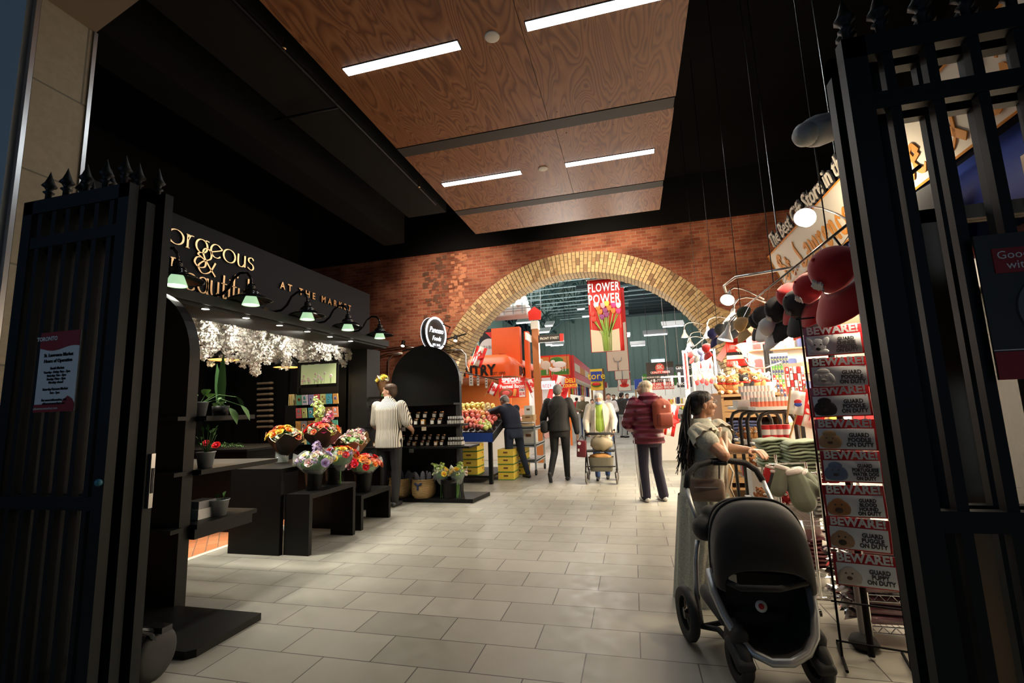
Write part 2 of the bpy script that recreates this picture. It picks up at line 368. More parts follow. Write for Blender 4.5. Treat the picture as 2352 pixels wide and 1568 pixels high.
def archring():
    m = MB(); random.seed(11); th = .084; nc = int(PI*RI/th); da = PI/nc; g = .011
    mats = [0, 0, 0, 1, 1, 1, 2, 3, 3, 0, 1, 4]
    def wedge(r0, r1, a, b, y0, y1):
        pts = [(AC[0]+r*math.cos(t), AC[1]+r*math.sin(t)) for r, t in ((r0, a), (r1, a), (r1, b), (r0, b))]
        m.prism(pts, lambda x, z: (x, y0, z), lambda x, z: (x, y1, z))
    m.m = 5
    for k in range(nc): wedge(RI+.006, RO, k*da, (k+1)*da+.0005, YW+.004, YW+WT-.004)
    for k in range(nc):
        a, b = k*da+g/RI/1.3, (k+1)*da-g/RI/1.3
        cuts = [RI, RI+.165, RI+.33, RO] if k % 2 else [RI, RI+.085, RI+.25, RI+.41, RO]
        for q in range(len(cuts)-1): m.m = random.choice(mats); wedge(cuts[q]+g/2, cuts[q+1]-g/2, a, b, YW-.012, YW+.05)
        ds = [YW-.012+.11*j+(0 if k % 2 else .055) for j in range(6)]; ds = [YW-.012]+[d for d in ds if d > YW]+[YW+WT]
        for q in range(len(ds)-1): m.m = random.choice([0, 0, 1, 3, 3]); wedge(RI-.004, RI+.05, a, b, ds[q]+g/2, ds[q+1]-g/2)
    return m
struct(archring().build('wall_arch', ['buff_brick_%s' % c for c in 'abcde']+['mortar']), 'arch ring of buff bricks standing on end')
brickmat('buff_wall', (.50, .34, .15), (.40, .26, .12), (.28, .2, .13), .225, .0765, .006, (0, 0, 0), (-PI/2, 0, 0), rough=.8)
brickmat('buff_wall_side', (.50, .34, .15), (.40, .26, .12), (.28, .2, .13), .225, .0765, .006, (0, 0, 0), (-PI/2, 0, PI/2), rough=.8)
jm = MB(); jm.bx(AC[0]-RO-.0, AC[0]-RI, YW-.01, YW+WT, 0, AC[1]); struct(jm.build('trim_3', 'buff_wall'), 'buff brick jamb left of the arch')
jm = MB(); jm.bx(AC[0]+RI, AC[0]+RO+.05, YW-.01, YW+WT, 0, AC[1])
struct(jm.build('trim_4', 'buff_wall'), 'buff brick jamb right of the arch')
def splay():   # buff brickwork that widens beside the arch foot on the right
    m = MB(); pts = [(AC[0]+(RO-.02)*math.cos(a), AC[1]+(RO-.02)*math.sin(a)) for a in [math.radians(t) for t in (0, 6, 12, 18, 24, 30, 35)]]
    pts += [(2.55, 3.05), (2.75, 2.75), (2.75, 1.0), (2.52, 1.0)]
    m.prism(pts, lambda x, z: (x, YW-.009, z), lambda x, z: (x, YW+.03, z)); return m
struct(splay().build('trim_5', 'buff_wall'), 'buff brickwork beside the right foot of the arch')
# ---- dark shell
m = MB(); m.bx(-8.55, 4.4, YW-.10, YW+WT, 5.34, 6.6); struct(m.build('wall_upper', 'ceil_black'), 'black painted bulkhead over the brick wall')
m = MB(); m.bx(-8.5, 5.0, -3, YW+WT, 6.4, 6.5); struct(m.build('ceiling', 'ceil_black'), 'high black ceiling')
m = MB(); m.bx(-8.6, -8.5, -3, YW, 0, 6.4); struct(m.build('wall_left', 'matte_black'))
m = MB(); m.bx(4.4, 4.5, -1, YW, 0, 6.4); struct(m.build('wall_right', 'matte_black'))
# left black beams running down the passage
def beam(name, pL, pR, pend, z, h, label, mat):
    a = P(*pL, z=z); b = P(*pR, z=z); e = P(*pend, z=z); m = MB(); m.bx(a.x, b.x, -1.5, e.y, z, z+h); return struct(m.build(name, mat), label)
M('beam_grey', (.010, .010, .009), .8, spec=.2); M('beam_grey_b', (.006, .006, .006), .85, spec=.2)
beam('trim_6', (800, 385), (940, 400), (1000, 491), 4.95, .9, 'broad black painted bulkhead beside the wood ceiling', 'beam_grey')
beam('trim_7', (750, 480), (818, 480), (900, 562), 4.95, .8, 'black painted beam over the flower shop', 'beam_grey_b')
pp = [P(640, 210, z=4.93), P(786, 246, z=4.93)]
m = MB(); q = P(780, 246, z=4.90); m.tube([(q.x, .5, 4.90), (q.x, P(1000, 470, z=4.90).y, 4.90)], .018); m.tube([(q.x-.9, q.y, 4.92), (q.x, q.y, 4.90)], .014)
tag(m.build('sprinkler_pipe', 'black_paint'), 'thin black pipe run under the black bulkhead', 'pipe')
for i, (px, py) in enumerate([(652, 112), (962, 430)]):
    q = P(px, py, z=4.84); m = MB(); m.cyl((q.x, q.y, 4.96), (q.x, q.y, 4.86), .012); m.lathe([(0, -.0), (.02, .0), (.022, .01), (.006, .012)], (q.x, q.y, 4.84), 10)
    tag(m.build('sprinkler', 'gold'), ['small sprinkler head under the black bulkhead, the nearer one', 'small sprinkler head under the bulkhead, nearer the brick wall'][i], 'sprinkler')
# wood veneer ceiling panels at z 4.8
g = N('veneer', .42, .5); v = g.obj((0, 0, 0), (0, 0, 0), (1.0, .20, 1))
n1 = g.noise(v, 3.2, 1.5, 1.2, .4)
mt = g.n('Math', operation='MULTIPLY'); g.l(n1, mt.inputs[0]); mt.inputs[1].default_value = 17; fr = g.n('Math', operation='FRACT'); g.l(mt.outputs[0], fr.inputs[0])
c = g.ramp(fr.outputs[0], [(0, (.13, .045, .016)), (.25, (.24, .095, .038)), (.7, (.33, .145, .062)), (1, (.15, .052, .019))])
v2 = g.obj((0, 0, 0), (0, 0, 0), (60, 1.5, 1)); c = g.mix(.35, c, g.ramp(g.noise(v2, 3, 3), [(.3, (.62, .58, .55)), (.7, (1, 1, 1))]), 'MULTIPLY'); g.col(c)
ZP = 4.8; XL = P(1092.8, 537.5, z=ZP).x; XR = P(1515.4, 482, z=ZP).x; YE = P(1092.8, 537.5, z=ZP).y
s1a, s1b = P(912.9, 340.6, z=ZP).y, P(930.8, 359.7, z=ZP).y; s2a, s2b = P(1045, 484, z=ZP).y, P(1056, 495, z=ZP).y
segs = [(-.6, s1a), (s1b, s2a), (s2b, YE)]; XM = P(1560, 0, z=ZP).x
lab = ['large wood veneer ceiling panel nearest the entrance', 'middle wood veneer ceiling panel with two strip lights', 'short wood veneer ceiling panel next to the brick wall']
for i, (a, b) in enumerate(segs):
    t = thing('ceiling_panel', lab[i], 'ceiling panel', ((XL+XR)/2, (a+b)/2, ZP), 0, None)
    mid = [(XL+XR)/2+.28, (XL+XR)/2+.33, (XL+XR)/2-.75][i]
    for (x0, x1) in ((XL, mid-.0025), (mid+.0025, XR)): m = MB(); m.bx(x0, x1, a, b, ZP, ZP+.03); m.build('veneer_board', 'veneer', t)
    m = MB(); random.seed(i)
    for yy in (a+.12, b-.12):
        for xx in (XL+.25, (XL+mid)/2, mid-.12, mid+.12, (XR+mid)/2, XR-.25): m.cyl((xx, yy, ZP-.002), (xx, yy, ZP+.004), .008, n=6)
    m.build('screws', 'black_paint', t)['kind'] = 'stuff'
M('channel', (.030, .028, .027), .6)
for i, (a, b) in enumerate(((s1a, s1b), (s2a, s2b))):
    m = MB(); m.bx(XL, XR-.01, a+.012, b, ZP-.005, ZP+.05); tag(m.build('service_channel', 'channel'), ['wide dark grey channel between the two larger wood ceiling panels', 'dark grey channel between the last two wood ceiling panels'][i], 'ceiling channel')
m = MB(); m.bx(XL+.05, XR-.05, -.6, YE-.05, ZP+.06, ZP+.3); tag(m.build('ceiling_frame', 'matte_black'), 'black carrying frame hidden above the wood ceiling', 'ceiling frame')
LED = [((791, 161), (1056, 106), 'white strip light at the left of the nearest wood panel'), ((1209, 60), (1523, 2), 'white strip light at the right of the nearest wood panel'),
       ((1017.5, 424), (1196.4, 395), 'white strip light at the left of the middle wood panel'), ((1298.8, 377), (1502, 347), 'white strip light at the right of the middle wood panel')]
for i, (a, b, lb) in enumerate(LED):
    A = P(*a, z=ZP); B = P(*b, z=ZP); 
    if i == 1: B = Vector((A.x+1.22, A.y, ZP))
    t = thing('strip_light', lb, 'ceiling light', (A.x, A.y, ZP-.004), 0, 'strip lights in the wood ceiling'); y = (A.y+B.y)/2
    m = MB(); m.bx(A.x-.008, B.x+.008, y-.058, y+.058, ZP-.006, ZP+.03); m.build('housing', 'matte_black', t)
    m = MB(); m.bx(A.x, B.x, y-.05, y+.05, ZP-.012, ZP-.004); m.build('diffuser', 'led', t)
    light('strip_light_lamp', 'AREA', ((A.x+B.x)/2, y, ZP-.03), 7, COOL, 1.15, .08)
for i, (px, py) in enumerate([(1130, 84), (1247, 387)]):
    q = P(px, py, z=ZP); m = MB(); m.lathe([(0, -.012), (.062, -.012), (.070, -.006), (.070, .0), (0, 0)], (q.x, q.y, ZP), 24)
    tag(m.build('ceiling_speaker', 'paper'), ['round white ceiling speaker between the two nearest strip lights', 'round white ceiling speaker between the two farther strip lights'][i], 'speaker')
# ---- stone pillar and painted steel jamb at the left
brickmat('pillar_stone', (.36, .31, .22), (.33, .285, .20), (.17, .15, .11), 1.3, .62, .006, (0.2, .1, 0), (0, 0, 0), rough=.6)
g = MATS['pillar_stone'].node_tree; mp = [n for n in g.nodes if n.type == 'MAPPING'][0]; mp.inputs['Rotation'].default_value = (PI/2, 0, PI/2); mp.inputs['Rotation'].default_value = (0, PI/2, PI/2)
PXx = -3.6; yF = P(219, 76, x=PXx).y; zT = P(219, 76, x=PXx).z; yN = P(97, 0, x=PXx).y
m = MB(); m.bx(PXx-.9, PXx, yN, yF, 0, zT); struct(m.build('wall_pillar', 'pillar_stone'), 'stone clad pillar behind the left gate')
M('blue_steel', (.42, .48, .50), .45); m = MB(); m.bx(PXx-2.2, PXx-.03, yN-.06, yN-.01, 0, 6.2); struct(m.build('wall_jamb', 'blue_steel'), 'painted steel jamb left of the stone pillar')
m = MB()
for yy in (yN-.02, yF): m.bx(PXx-.02, PXx+.012, yy-.012, yy+.012, 0, zT)
struct(m.build('trim_8', 'steel'), 'polished edge trims of the stone pillar')
M('soffit_tan', (.20, .15, .10), .7)
m = MB(); q = P(320, 0, y=yF); m.prism([(PXx-.9, zT), (PXx, zT), (q.x, q.z), (q.x+.9, q.z+1.2), (PXx-.9, q.z+1.2)], lambda x, z: (x, yN, z), lambda x, z: (x, yF, z)); struct(m.build('trim_9', 'soffit_tan'), 'tan raking soffit above the stone pillar')
# ============================================================ GATES
def spike_bm(m, x, y, z):
    m.lathe([(0, 0), (.014, 0), (.014, .035), (.026, .045), (.012, .055), (.02, .072), (.034, .082), (.022, .10), (.010, .135), (0, .17)], (x, y, z), 8)
def gate_leaf(name, x0, x1, y, ztop, label, nb, spk, rail2=2.36, post=.07, grp=None, z0=.06):
    t = thing(name, label, 'gate', (x0, y, 0), 0, grp); dpt = .045
    m = MB(); m.bx(x0, x0+post, y, y+dpt, z0, ztop); m.bx(x1-post, x1, y, y+dpt, z0, ztop); m.bx(x0, x1, y, y+dpt, ztop-.075, ztop); m.bx(x0+post, x1-post, y, y+dpt, z0, z0+.12)
    m.bx(x0+post, x1-post, y+.004, y+dpt-.004, rail2-.03, rail2+.03); m.bx(x0+post, x1-post, y+.004, y+dpt-.004, 1.0, 1.06); m.build('frame', 'gate_paint', t)
    for k in range(nb):
        x = x0+post+(x1-x0-2*post)*(k+.5)/nb; m = MB(); m.bx(x-.015, x+.015, y+.008, y+.038, z0+.12, ztop-.075); m.build('bar', 'gate_paint', t)
    for x in spk: m = MB(); spike_bm(m, x, y+.022, ztop); m.build('spike', 'gate_paint', t)
    return t
LX0, LX1 = -3.13, -2.38
g1 = gate_leaf('iron_gate', LX0, LX1, 1.66, 2.6, 'dark iron gate leaf on the left carrying the hours notice', 6, [-2.99, -2.86, -2.72, -2.58, -2.45])
g2 = gate_leaf('iron_gate', LX0, LX1+.02, 1.735, 2.6, 'second folded iron gate leaf behind the left one with the notice', 6, [-2.86, -2.66, -2.46])
g3 = gate_leaf('iron_gate', LX0, LX1+.045, 1.81, 2.6, 'rearmost folded iron gate leaf of the left stack', 6, [-2.9, -2.42])
m = MB(); m.bx(-2.336, -2.318, 1.825, 1.845, .98, 1.24); m.m = 1; m.bx(-2.336, -2.314, 1.829, 1.841, 1.05, 1.17); m.build('lock_plate', ['steel', 'rubber'], g3)
m = MB(); m.ell((-2.40, 1.653, 1.13), .018); M('teal', (.05, .22, .30), .3); m.build('latch_button', 'teal', g1)
# caster under the left stack
t = thing('gate_caster', 'black rubber caster wheel under the left gate stack', 'wheel', (-2.66, 2.12, 0)); m = MB(); m.lathe([(0, -.03), (.06, -.03), (.105, -.026), (.13, -.012), (.13, .012), (.105, .026), (.06, .03), (0, .03)], (-2.64, 2.18, .13), 24, axis=(1, .15, 0)); m.build('tyre', 'rubber', t)
m = MB(); m.tube([(-2.5, 1.86, .36), (-2.58, 2.0, .34), (-2.62, 2.12, .27), (-2.64, 2.18, .13)], .022, 6); m.bx(-2.70, -2.57, 2.15, 2.21, .25, .28); m.build('fork', 'gloss_black', t)
# right stack
RX0, RX1 = .771, 1.62
h1 = gate_leaf('iron_gate', RX0, RX1, 1.66, 2.6, 'dark iron gate leaf on the right carrying the food poster', 6, [.80, .90, 1.02, 1.14, 1.26, 1.38])
h2 = gate_leaf('iron_gate', RX0-.004, RX1+.1, 1.75, 2.6, 'folded iron gate leaf behind the right one with the poster', 6, [.84, 1.08, 1.2])
t = thing('added_dark_door', 'added dark tinted glass door panel blocking the view behind the right iron gate', 'door', (1.0, 1.92, 0));  # tinted panel added to block the view and keep it dark
M('bronze', (.34, .25, .17), .35, .8, noise=.2, nscale=3)
m = MB(); m.bx(1.03, 1.10, 1.90, 1.96, 0, 2.05); m.bx(1.03, 1.75, 1.90, 1.96, 2.0, 2.05); m.bx(1.03, 1.75, 1.90, 1.96, 0, .09); m.build('door_frame', 'bronze', t)
M('tint_glass', (.05, .05, .05), .04, trans=1, ior=1.45); m = MB(); m.bx(1.10, 1.75, 1.925, 1.935, .09, 2.0); m.build('pane', 'tint_glass', t)
m = MB(); m.bx(1.36, 1.40, 1.86, 1.90, 0, 2.2); m.build('mullion', 'bronze', t)
# security camera dome on its bracket by the right gate
t = thing('security_camera', 'grey domed security camera on a bracket beside the right gate', 'camera', P(1862, 305, y=2.3)); q = Vector(t.location)
ax = (P(1820, 318, y=2.22)-P(1895, 296, y=2.34)).normalized(); m = MB(); M('dome_grey', (.42, .44, .43), .45); m.lathe([(0, -.11), (.045, -.11), (.068, -.10), (.072, -.02), (.066, .02), (.055, .06), (.0, .06)], q-ax*.03, 24, axis=ax); m.build('housing', 'dome_grey', t)
m = MB(); m.lathe([(.056, .055), (.053, .085), (.035, .115), (0, .125)], q-ax*.03, 20, axis=ax); m.build('dome', 'dome_grey', t)
m = MB(); m.tube([q-ax*.12, q-ax*.16+Vector((0, 0, -.01)), (.80, 1.80, q.z-.03)], .008, 6); m.build('bracket', 'steel', t)
# notice on the left gate
t = thing('hours_notice', 'white and dark red opening hours notice fixed on the left gate', 'notice', (-2.73, 1.652, 1.66))
x0, x1, y, z0, z1 = -2.872, -2.604, 1.652, 1.462, 1.86
m = MB(); m.bx(x0, x1, y, y+.004, z0, z1); m.build('sheet', 'white', t)
W = x1-x0; m = MB(); pts = [(x0, z1), (x1, z1)]+[(x1-W*k/12, z1-.085+.010*math.sin(k/12*2*PI+.6)) for k in range(13)]
m.prism(pts, lambda a, b: (a, y-.002, b), lambda a, b: (a, y-.0005, b)); m.build('top_band', 'dred', t); m = MB(); pts = [(x0, z0), (x1, z0), (x1, z0+.038), (x1-.015, z0+.06), (x1-.045, z0+.075), (x1-.075, z0+.055), (x1-.08, z0+.04), (x0, z0+.038)]
m.prism(pts, lambda a, b: (a, y-.002, b), lambda a, b: (a, y-.0005, b)); m.build('red_band', 'dred', t)
xc = (x0+x1)/2; lines = [('St. Lawrence Market', .0235, 1.742), ('Hours of Operation', .0235, 1.713), ('South Market', .017, 1.676), ('Tuesday - Friday: 9am - 7pm', .0155, 1.657), ('Saturday: 7am - 5pm', .0155, 1.640), ('Sunday: 10am - 5pm', .0155, 1.623), ('Monday: closed', .0155, 1.606), ('Saturday Farmers Market', .0165, 1.573), ('5am - 3pm', .015, 1.555), ('For more information, visit', .0155, 1.520), ('stlawrencemarket.com', .0165, 1.503)]
for s_, z_, h_ in lines: text(s_, (xc, y-.002, h_), z_, 'matte_black', t, ext=.0005, bold=.0006)
text('TORONTO', (x0+.05, y-.004, z1-.034), .028, 'white', t, ext=.0005, bold=.001); text('stlawrencemarket.com', (x0+.085, y-.004, z0+.018), .018, 'paper', t, ext=.0005)
# food poster on the right gate
t = thing('food_poster', 'dark food poster with a bowl and red band on the right gate', 'poster', (1.2, 1.64, 1.66))
M('poster_dark', (.035, .035, .032), .5); m = MB(); m.bx(1.023, 1.42, 1.64, 1.646, 1.43, 1.86); m.build('sheet', 'poster_dark', t)
m = MB(); m.bx(1.06, 1.42, 1.637, 1.64, 1.74, 1.815); m.build('title_band', 'dred', t); m = MB(); m.bx(1.023, 1.42, 1.637, 1.64, 1.43, 1.51); m.build('red_band', 'dred', t); m = MB(); m.bx(1.023, 1.42, 1.636, 1.641, 1.513, 1.516); m.build('white_line', 'paper', t)
text('Good mornings', (1.068, 1.636, 1.793), .034, 'paper', t, align='LEFT', ext=.0005); text('with great food', (1.088, 1.636, 1.762), .034, 'paper', t, align='LEFT', ext=.0005)
m = MB(); m.cyl((1.20, 1.640, 1.63), (1.20, 1.634, 1.63), .105, n=28); m.m = 1; m.cyl((1.20, 1.635, 1.63), (1.20, 1.631, 1.63), .09, n=28)
random.seed(2)
for k in range(26):
    a, r = rnd(0, 6.28), rnd(0, .08); m.m = random.choice([2, 3, 4]); m.ell((1.20+r*math.cos(a), 1.630, 1.63+r*math.sin(a)), (rnd(.01, .02), .004, rnd(.01, .02)), None, 6, 4)
M('bowl_rim', (.10, .11, .12), .4); M('egg', (.45, .30, .05), .6); M('herb', (.06, .10, .02), .6); m.build('bowl_picture', ['bowl_rim', 'poster_dark', 'egg', 'herb', 'brown'], t)
# ============================================================ FLOWER SHOP SHELL
SX = -4.45
shopend = 7.15
M('sign_navy', (.0055, .007, .012), .6, spec=.2, noise=.1); M('shop_grey', (.016, .016, .0155), .55, spec=.25)
st = thing('shop_fascia', 'dark blue grey shop fascia over the flower shop', 'shop sign', (SX, 5, 2.8))
yE = P(849.5, 677, x=SX).y; m = MB(); m.bx(SX-.12, SX, 2.3, yE, 2.60, 3.52); m.build('fascia_board', 'sign_navy', st)
m = MB(); m.bx(SX-.12, -4.0, 2.3, yE-.12, 2.52, 2.62); m.bx(SX-.1, -4.04, 2.3, yE-.14, 2.49, 2.53); m.build('lower_ledge', 'shop_grey', st)
# calligraphic letters drawn with a broad pen
def pen(m, strokes, T, wide, thin, ang=.0, dep=.014):
    """strokes: list of polylines in letter units; T maps (u,v,w)->3D; stroke width follows the pen angle"""
    for s in strokes:
        pts = []; n = len(s)
        # Catmull-Rom smoothing
        if n > 2:
            for i in range(n-1):
                p0 = s[max(0, i-1)]; p1 = s[i]; p2 = s[i+1]; p3 = s[min(n-1, i+2)]
                for k in range(6):
                    t = k/6; pts.append(tuple(.5*((2*p1[j])+(-p0[j]+p2[j])*t+(2*p0[j]-5*p1[j]+4*p2[j]-p3[j])*t*t+(-p0[j]+3*p1[j]-3*p2[j]+p3[j])*t**3) for j in (0, 1)))
            pts.append(s[-1])
        else: pts = list(s)
        L = []; R = []
        for i, p in enumerate(pts):
            a = pts[max(0, i-1)]; b = pts[min(len(pts)-1, i+1)]; d = (b[0]-a[0], b[1]-a[1]); l = math.hypot(*d) or 1; d = (d[0]/l, d[1]/l)
            wd = (thin+(wide-thin)*abs(d[0]*math.sin(-ang)+d[1]*math.cos(-ang))**1.4)/2; nx, ny = -d[1]*wd, d[0]*wd
            L.append((p[0]+nx, p[1]+ny)); R.append((p[0]-nx, p[1]-ny))
        for i in range(len(pts)-1):
            q = [L[i], L[i+1], R[i+1], R[i]]; vs = [T(x, y_, 0) for x, y_ in q]+[T(x, y_, dep) for x, y_ in q]
            m.add(vs, [(0, 1, 2, 3), (7, 6, 5, 4), (0, 4, 5, 1), (2, 6, 7, 3), (1, 5, 6, 2), (0, 3, 7, 4)], False)
def oval(cx, cy, rx, ry, a0=0, a1=360, n=16): return [(cx+rx*math.cos(math.radians(a0+(a1-a0)*k/n)), cy+ry*math.sin(math.radians(a0+(a1-a0)*k/n))) for k in range(n+1)]
G = {'G': ([oval(.5, .35, .5, .62, 50, 330), [(.92, .05), (.92, .35), (.6, .35)]], 1.08), 'o': ([oval(.33, .25, .33, .27)], .74), 'r': ([[(.08, 0), (.08, .5)], [(.0, .5), (.16, .5)], [(0, 0), (.18, 0)], [(.10, .32), (.2, .48), (.36, .5)]], .42),
 'g': ([oval(.3, .25, .28, .26), [(.44, .46), (.54, .52), (.66, .50)], [(.24, 0), (.14, -.1), (.3, -.18), (.52, -.3), (.5, -.52), (.22, -.6), (.0, -.45), (.08, -.25), (.3, -.18)]], .70),
 'e': ([[(.06, .16), (.58, .36)]+oval(.31, .25, .29, .27, 30, 320)[1:]], .66), 'u': ([[(.06, .5), (.06, .15), (.14, 0), (.32, .0), (.44, .12)], [(.46, .5), (.46, 0)]], .60), 's': ([[(.36, .43), (.24, .52), (.06, .46), (.08, .32), (.3, .22), (.36, .08), (.22, -.02), (.0, .06)]], .44),
 'b': ([[(.06, .95), (.06, 0)], oval(.32, .25, .27, .26)], .68), 'B': ([[(.1, .85), (.1, 0)], [(0, .85), (.35, .85), (.55, .7), (.4, .48), (.1, .45)], [(.1, .45), (.45, .45), (.66, .22), (.4, 0), (0, 0)]], .74), 'a': ([oval(.29, .25, .27, .26), [(.54, .52), (.54, 0), (.62, 0)]], .68), 't': ([[(.16, .8), (.16, .08), (.28, 0), (.36, .04)], [(0, .5), (.36, .5)]], .42), 'i': ([[(.06, .5), (.06, 0)], [(.03, .70), (.10, .70)]], .20),
 'f': ([[(.36, .86), (.26, .95), (.14, .85), (.12, .6), (.12, 0)], [(0, .5), (.3, .5)]], .36), 'l': ([[(.06, .95), (.06, 0)]], .18),
 '&': ([[(.72, .5), (.5, .1), (.2, -.02), (.02, .2), (.2, .42), (.5, .6), (.5, .86), (.32, .95), (.18, .8), (.3, .5), (.74, -.02)]], .8)}
def write(word, m, T, size, wide, thin, u0=0, v0=0, track=.05):
    u = u0; rec = []
    for ch in word:
        if ch == ' ': u += .4*size; continue
        st_, adv = G[ch]; pen(m, [[(u+a*size, v0+b*size) for a, b in s] for s in st_], T, wide, thin); u += (adv+track)*size
    return u
def TS(u, v, w): return (SX+.004+w, 4.62+u, v)
def TS8(u, v, w): return TS(u*.86, v, w)
def TS6(u, v, w): return TS(u*.66, v, w)
m = MB(); ue = 0
def wid(word, size, track): return sum((G[c][1]+track)*size for c in word)
sz = .285; w1 = wid('orgeous', sz, .04); write('orgeous', m, TS8, sz, .027, .007, -w1, 3.20, .04); write('G', m, TS8, sz*1.15, .032, .007, -w1-.42, 3.18)
write('&', m, TS, .30, .022, .006, -.78, 2.98)
w2 = wid('Beautiful', .33, .03); write('Beautiful', m, TS6, .33, .036, .009, -w2-.09, 2.76, .03); m.build('shop_name', 'gold', st)
text('AT THE MARKET', (SX+.012, 5.86, 3.13), .135, 'gold', st, right=(0, 1, 0), ext=.008, bold=.002, spacing=1.75)
# warm glow strip under the name comes from the goosenecks
M('opal', (.55, .75, .45), .3, emit=.7, ecol=(.62, 1, .6))
proto = None; LY = [3.116, 3.944, 4.826, 5.678, 6.539]; ln = ['nearest the left gate', 'under the letters of the shop name', 'third from the left gate', 'fourth from the left gate', 'at the far end of the fascia by the bricks']
for i, yy in enumerate(LY):
    if proto is None:
        proto = t = thing('gooseneck_lamp', '', 'lamp', (0, 0, 0)); 
        pts = [(-.62, 0, .12), (-.50, 0, .10), (-.38, 0, .11), (-.30, 0, .17), (-.24, 0, .27), (-.15, 0, .325), (-.06, 0, .31), (-.01, 0, .25), (0, 0, .16)]
        m = MB(); m.tube(pts, .014, 8); m.cyl((-.62, 0, .12), (-.64, 0, .12), .05, n=14); m.build('arm', 'gloss_black', t)
        m = MB(); m.lathe([(0, .18), (.035, .18), (.04, .14), (.03, .135), (.06, .12), (.085, .085), (.08, .075), (.10, .07), (.20, .018), (.215, .005), (.20, .012), (.09, .062), (0, .07)], (0, 0, 0), 28); m.build('shade', 'gloss_black', t)
        m = MB(); m.lathe([(.045, .055), (.055, .04), (.082, -.035), (.085, -.045), (.078, -.043), (.05, .03)], (0, 0, 0), 20); m.build('glass_collar', 'opal', t)
        m = MB(); m.ell((0, 0, -.028), (.07, .07, .016)); m.build('bulb', 'bulb_dim', t); r_ = proto
    else: r_ = dup(proto)
    r_.location = (-3.82, yy, 2.615); r_['label'] = 'black gooseneck lamp with opal collar, '+ln[i]; r_['group'] = 'gooseneck lamps of the flower shop'
    light('gooseneck_light', 'SPOT', (-3.82, yy, 2.55), 82, (1, .93, .78), .06, aim=(-.08, 0, -1), spot=125, blend=.6)
# downlights in the ledge
for i, (px, py) in enumerate([(474, 709), (565, 730), (642, 747), (708, 761), (758, 773), (808, 783)]):
    q = P(px, py, z=2.488); q.x = max(-4.42, min(-4.06, q.x)); t = thing('downlight', 'tiny recessed downlight in the fascia soffit, %s' % ['nearest the entrance', 'second from the entrance', 'third from the entrance', 'third from the brick wall', 'second from the brick wall', 'nearest the brick wall'][i], 'downlight', (q.x, q.y, 2.487), 0, 'downlights in the fascia soffit')
    m = MB(); m.lathe([(.034, 0), (.044, -.004), (.046, .003)], (q.x, q.y, 2.487), 16); m.build('trim_ring', 'shop_grey', t); m = MB(); m.cyl((q.x, q.y, 2.486), (q.x, q.y, 2.492), .034, n=16); m.build('lens', 'bulb', t)
    light('downlight_beam', 'SPOT', (q.x, q.y, 2.47), 40, (1, .93, .80), .03, aim=(.10, 0, -1), spot=75, blend=.7)
light('downlight_near', 'SPOT', (-4.1, 3.7, 2.47), 200, (1, .95, .80), .05, aim=(.10, .1, -1), spot=75, blend=.8)
# shop posts and interior
m = MB(); m.bx(-4.62, -4.33, 7.0, 7.42, 0, 2.5); m.bx(-4.75, -4.60, 7.1, 7.4, 0, 2.49); struct(m.build('trim_10', 'shop_grey'), 'dark grey post at the far end of the flower shop')
m = MB(); m.bx(-8.4, -4.6, 7.42, 7.5, 0, 3.5); struct(m.build('wall_shop_back', 'black_paint'), 'black end wall inside the flower shop')
m = MB(); m.bx(-8.4, -4.58, 2.3, 7.42, 2.75, 2.8); struct(m.build('ceiling_shop', 'matte_black'))
m = MB(); m.bx(-8.3, -8.2, 1.2, 7.5, 0, 2.75)
struct(m.build('wall_shop_side', 'black_paint'), 'black side wall inside the flower shop')
m = MB()
for k in range(5): m.bx(-8.0+.62*k, -7.45+.62*k, 7.36, 7.415, .4, 2.3)
tag(m.build('panel_cabinet', 'satin_black'), 'black panelled cabinet fronts along the shop end wall', 'cabinet')
light('shop_interior', 'AREA', (-5.9, 5.2, 2.7), 26, (1, .9, .74), 1.6, 3.5)
# pendants
for i, (px, py, yy) in enumerate([(515, 826, 5.0), (658, 843, 6.25)]):
    q = P(px, py, y=yy); t = thing('pendant_lamp', ['black dome pendant with gold inside, left in the flower shop', 'black dome pendant with gold inside, right in the flower shop'][i], 'lamp', q, 0, 'pendants in the flower shop')
    m = MB(); m.lathe([(.0, .16), (.05, .16), (.10, .13), (.16, .06), (.19, .0), (.185, .0), (.155, .055), (.09, .12), (0, .14)], q, 28); m.build('shade', 'satin_black', t)
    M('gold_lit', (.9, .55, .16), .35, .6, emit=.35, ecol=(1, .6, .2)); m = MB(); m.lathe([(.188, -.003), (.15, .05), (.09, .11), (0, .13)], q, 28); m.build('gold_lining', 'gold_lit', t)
    m = MB(); m.cyl(q+Vector((0, 0, .15)), (q.x, q.y, 2.76), .005, n=6); m.build('cord', 'matte_black', t)
    light('pendant_bulb', 'POINT', (q.x, q.y, q.z+.02), 14, (1, .72, .4), .04)
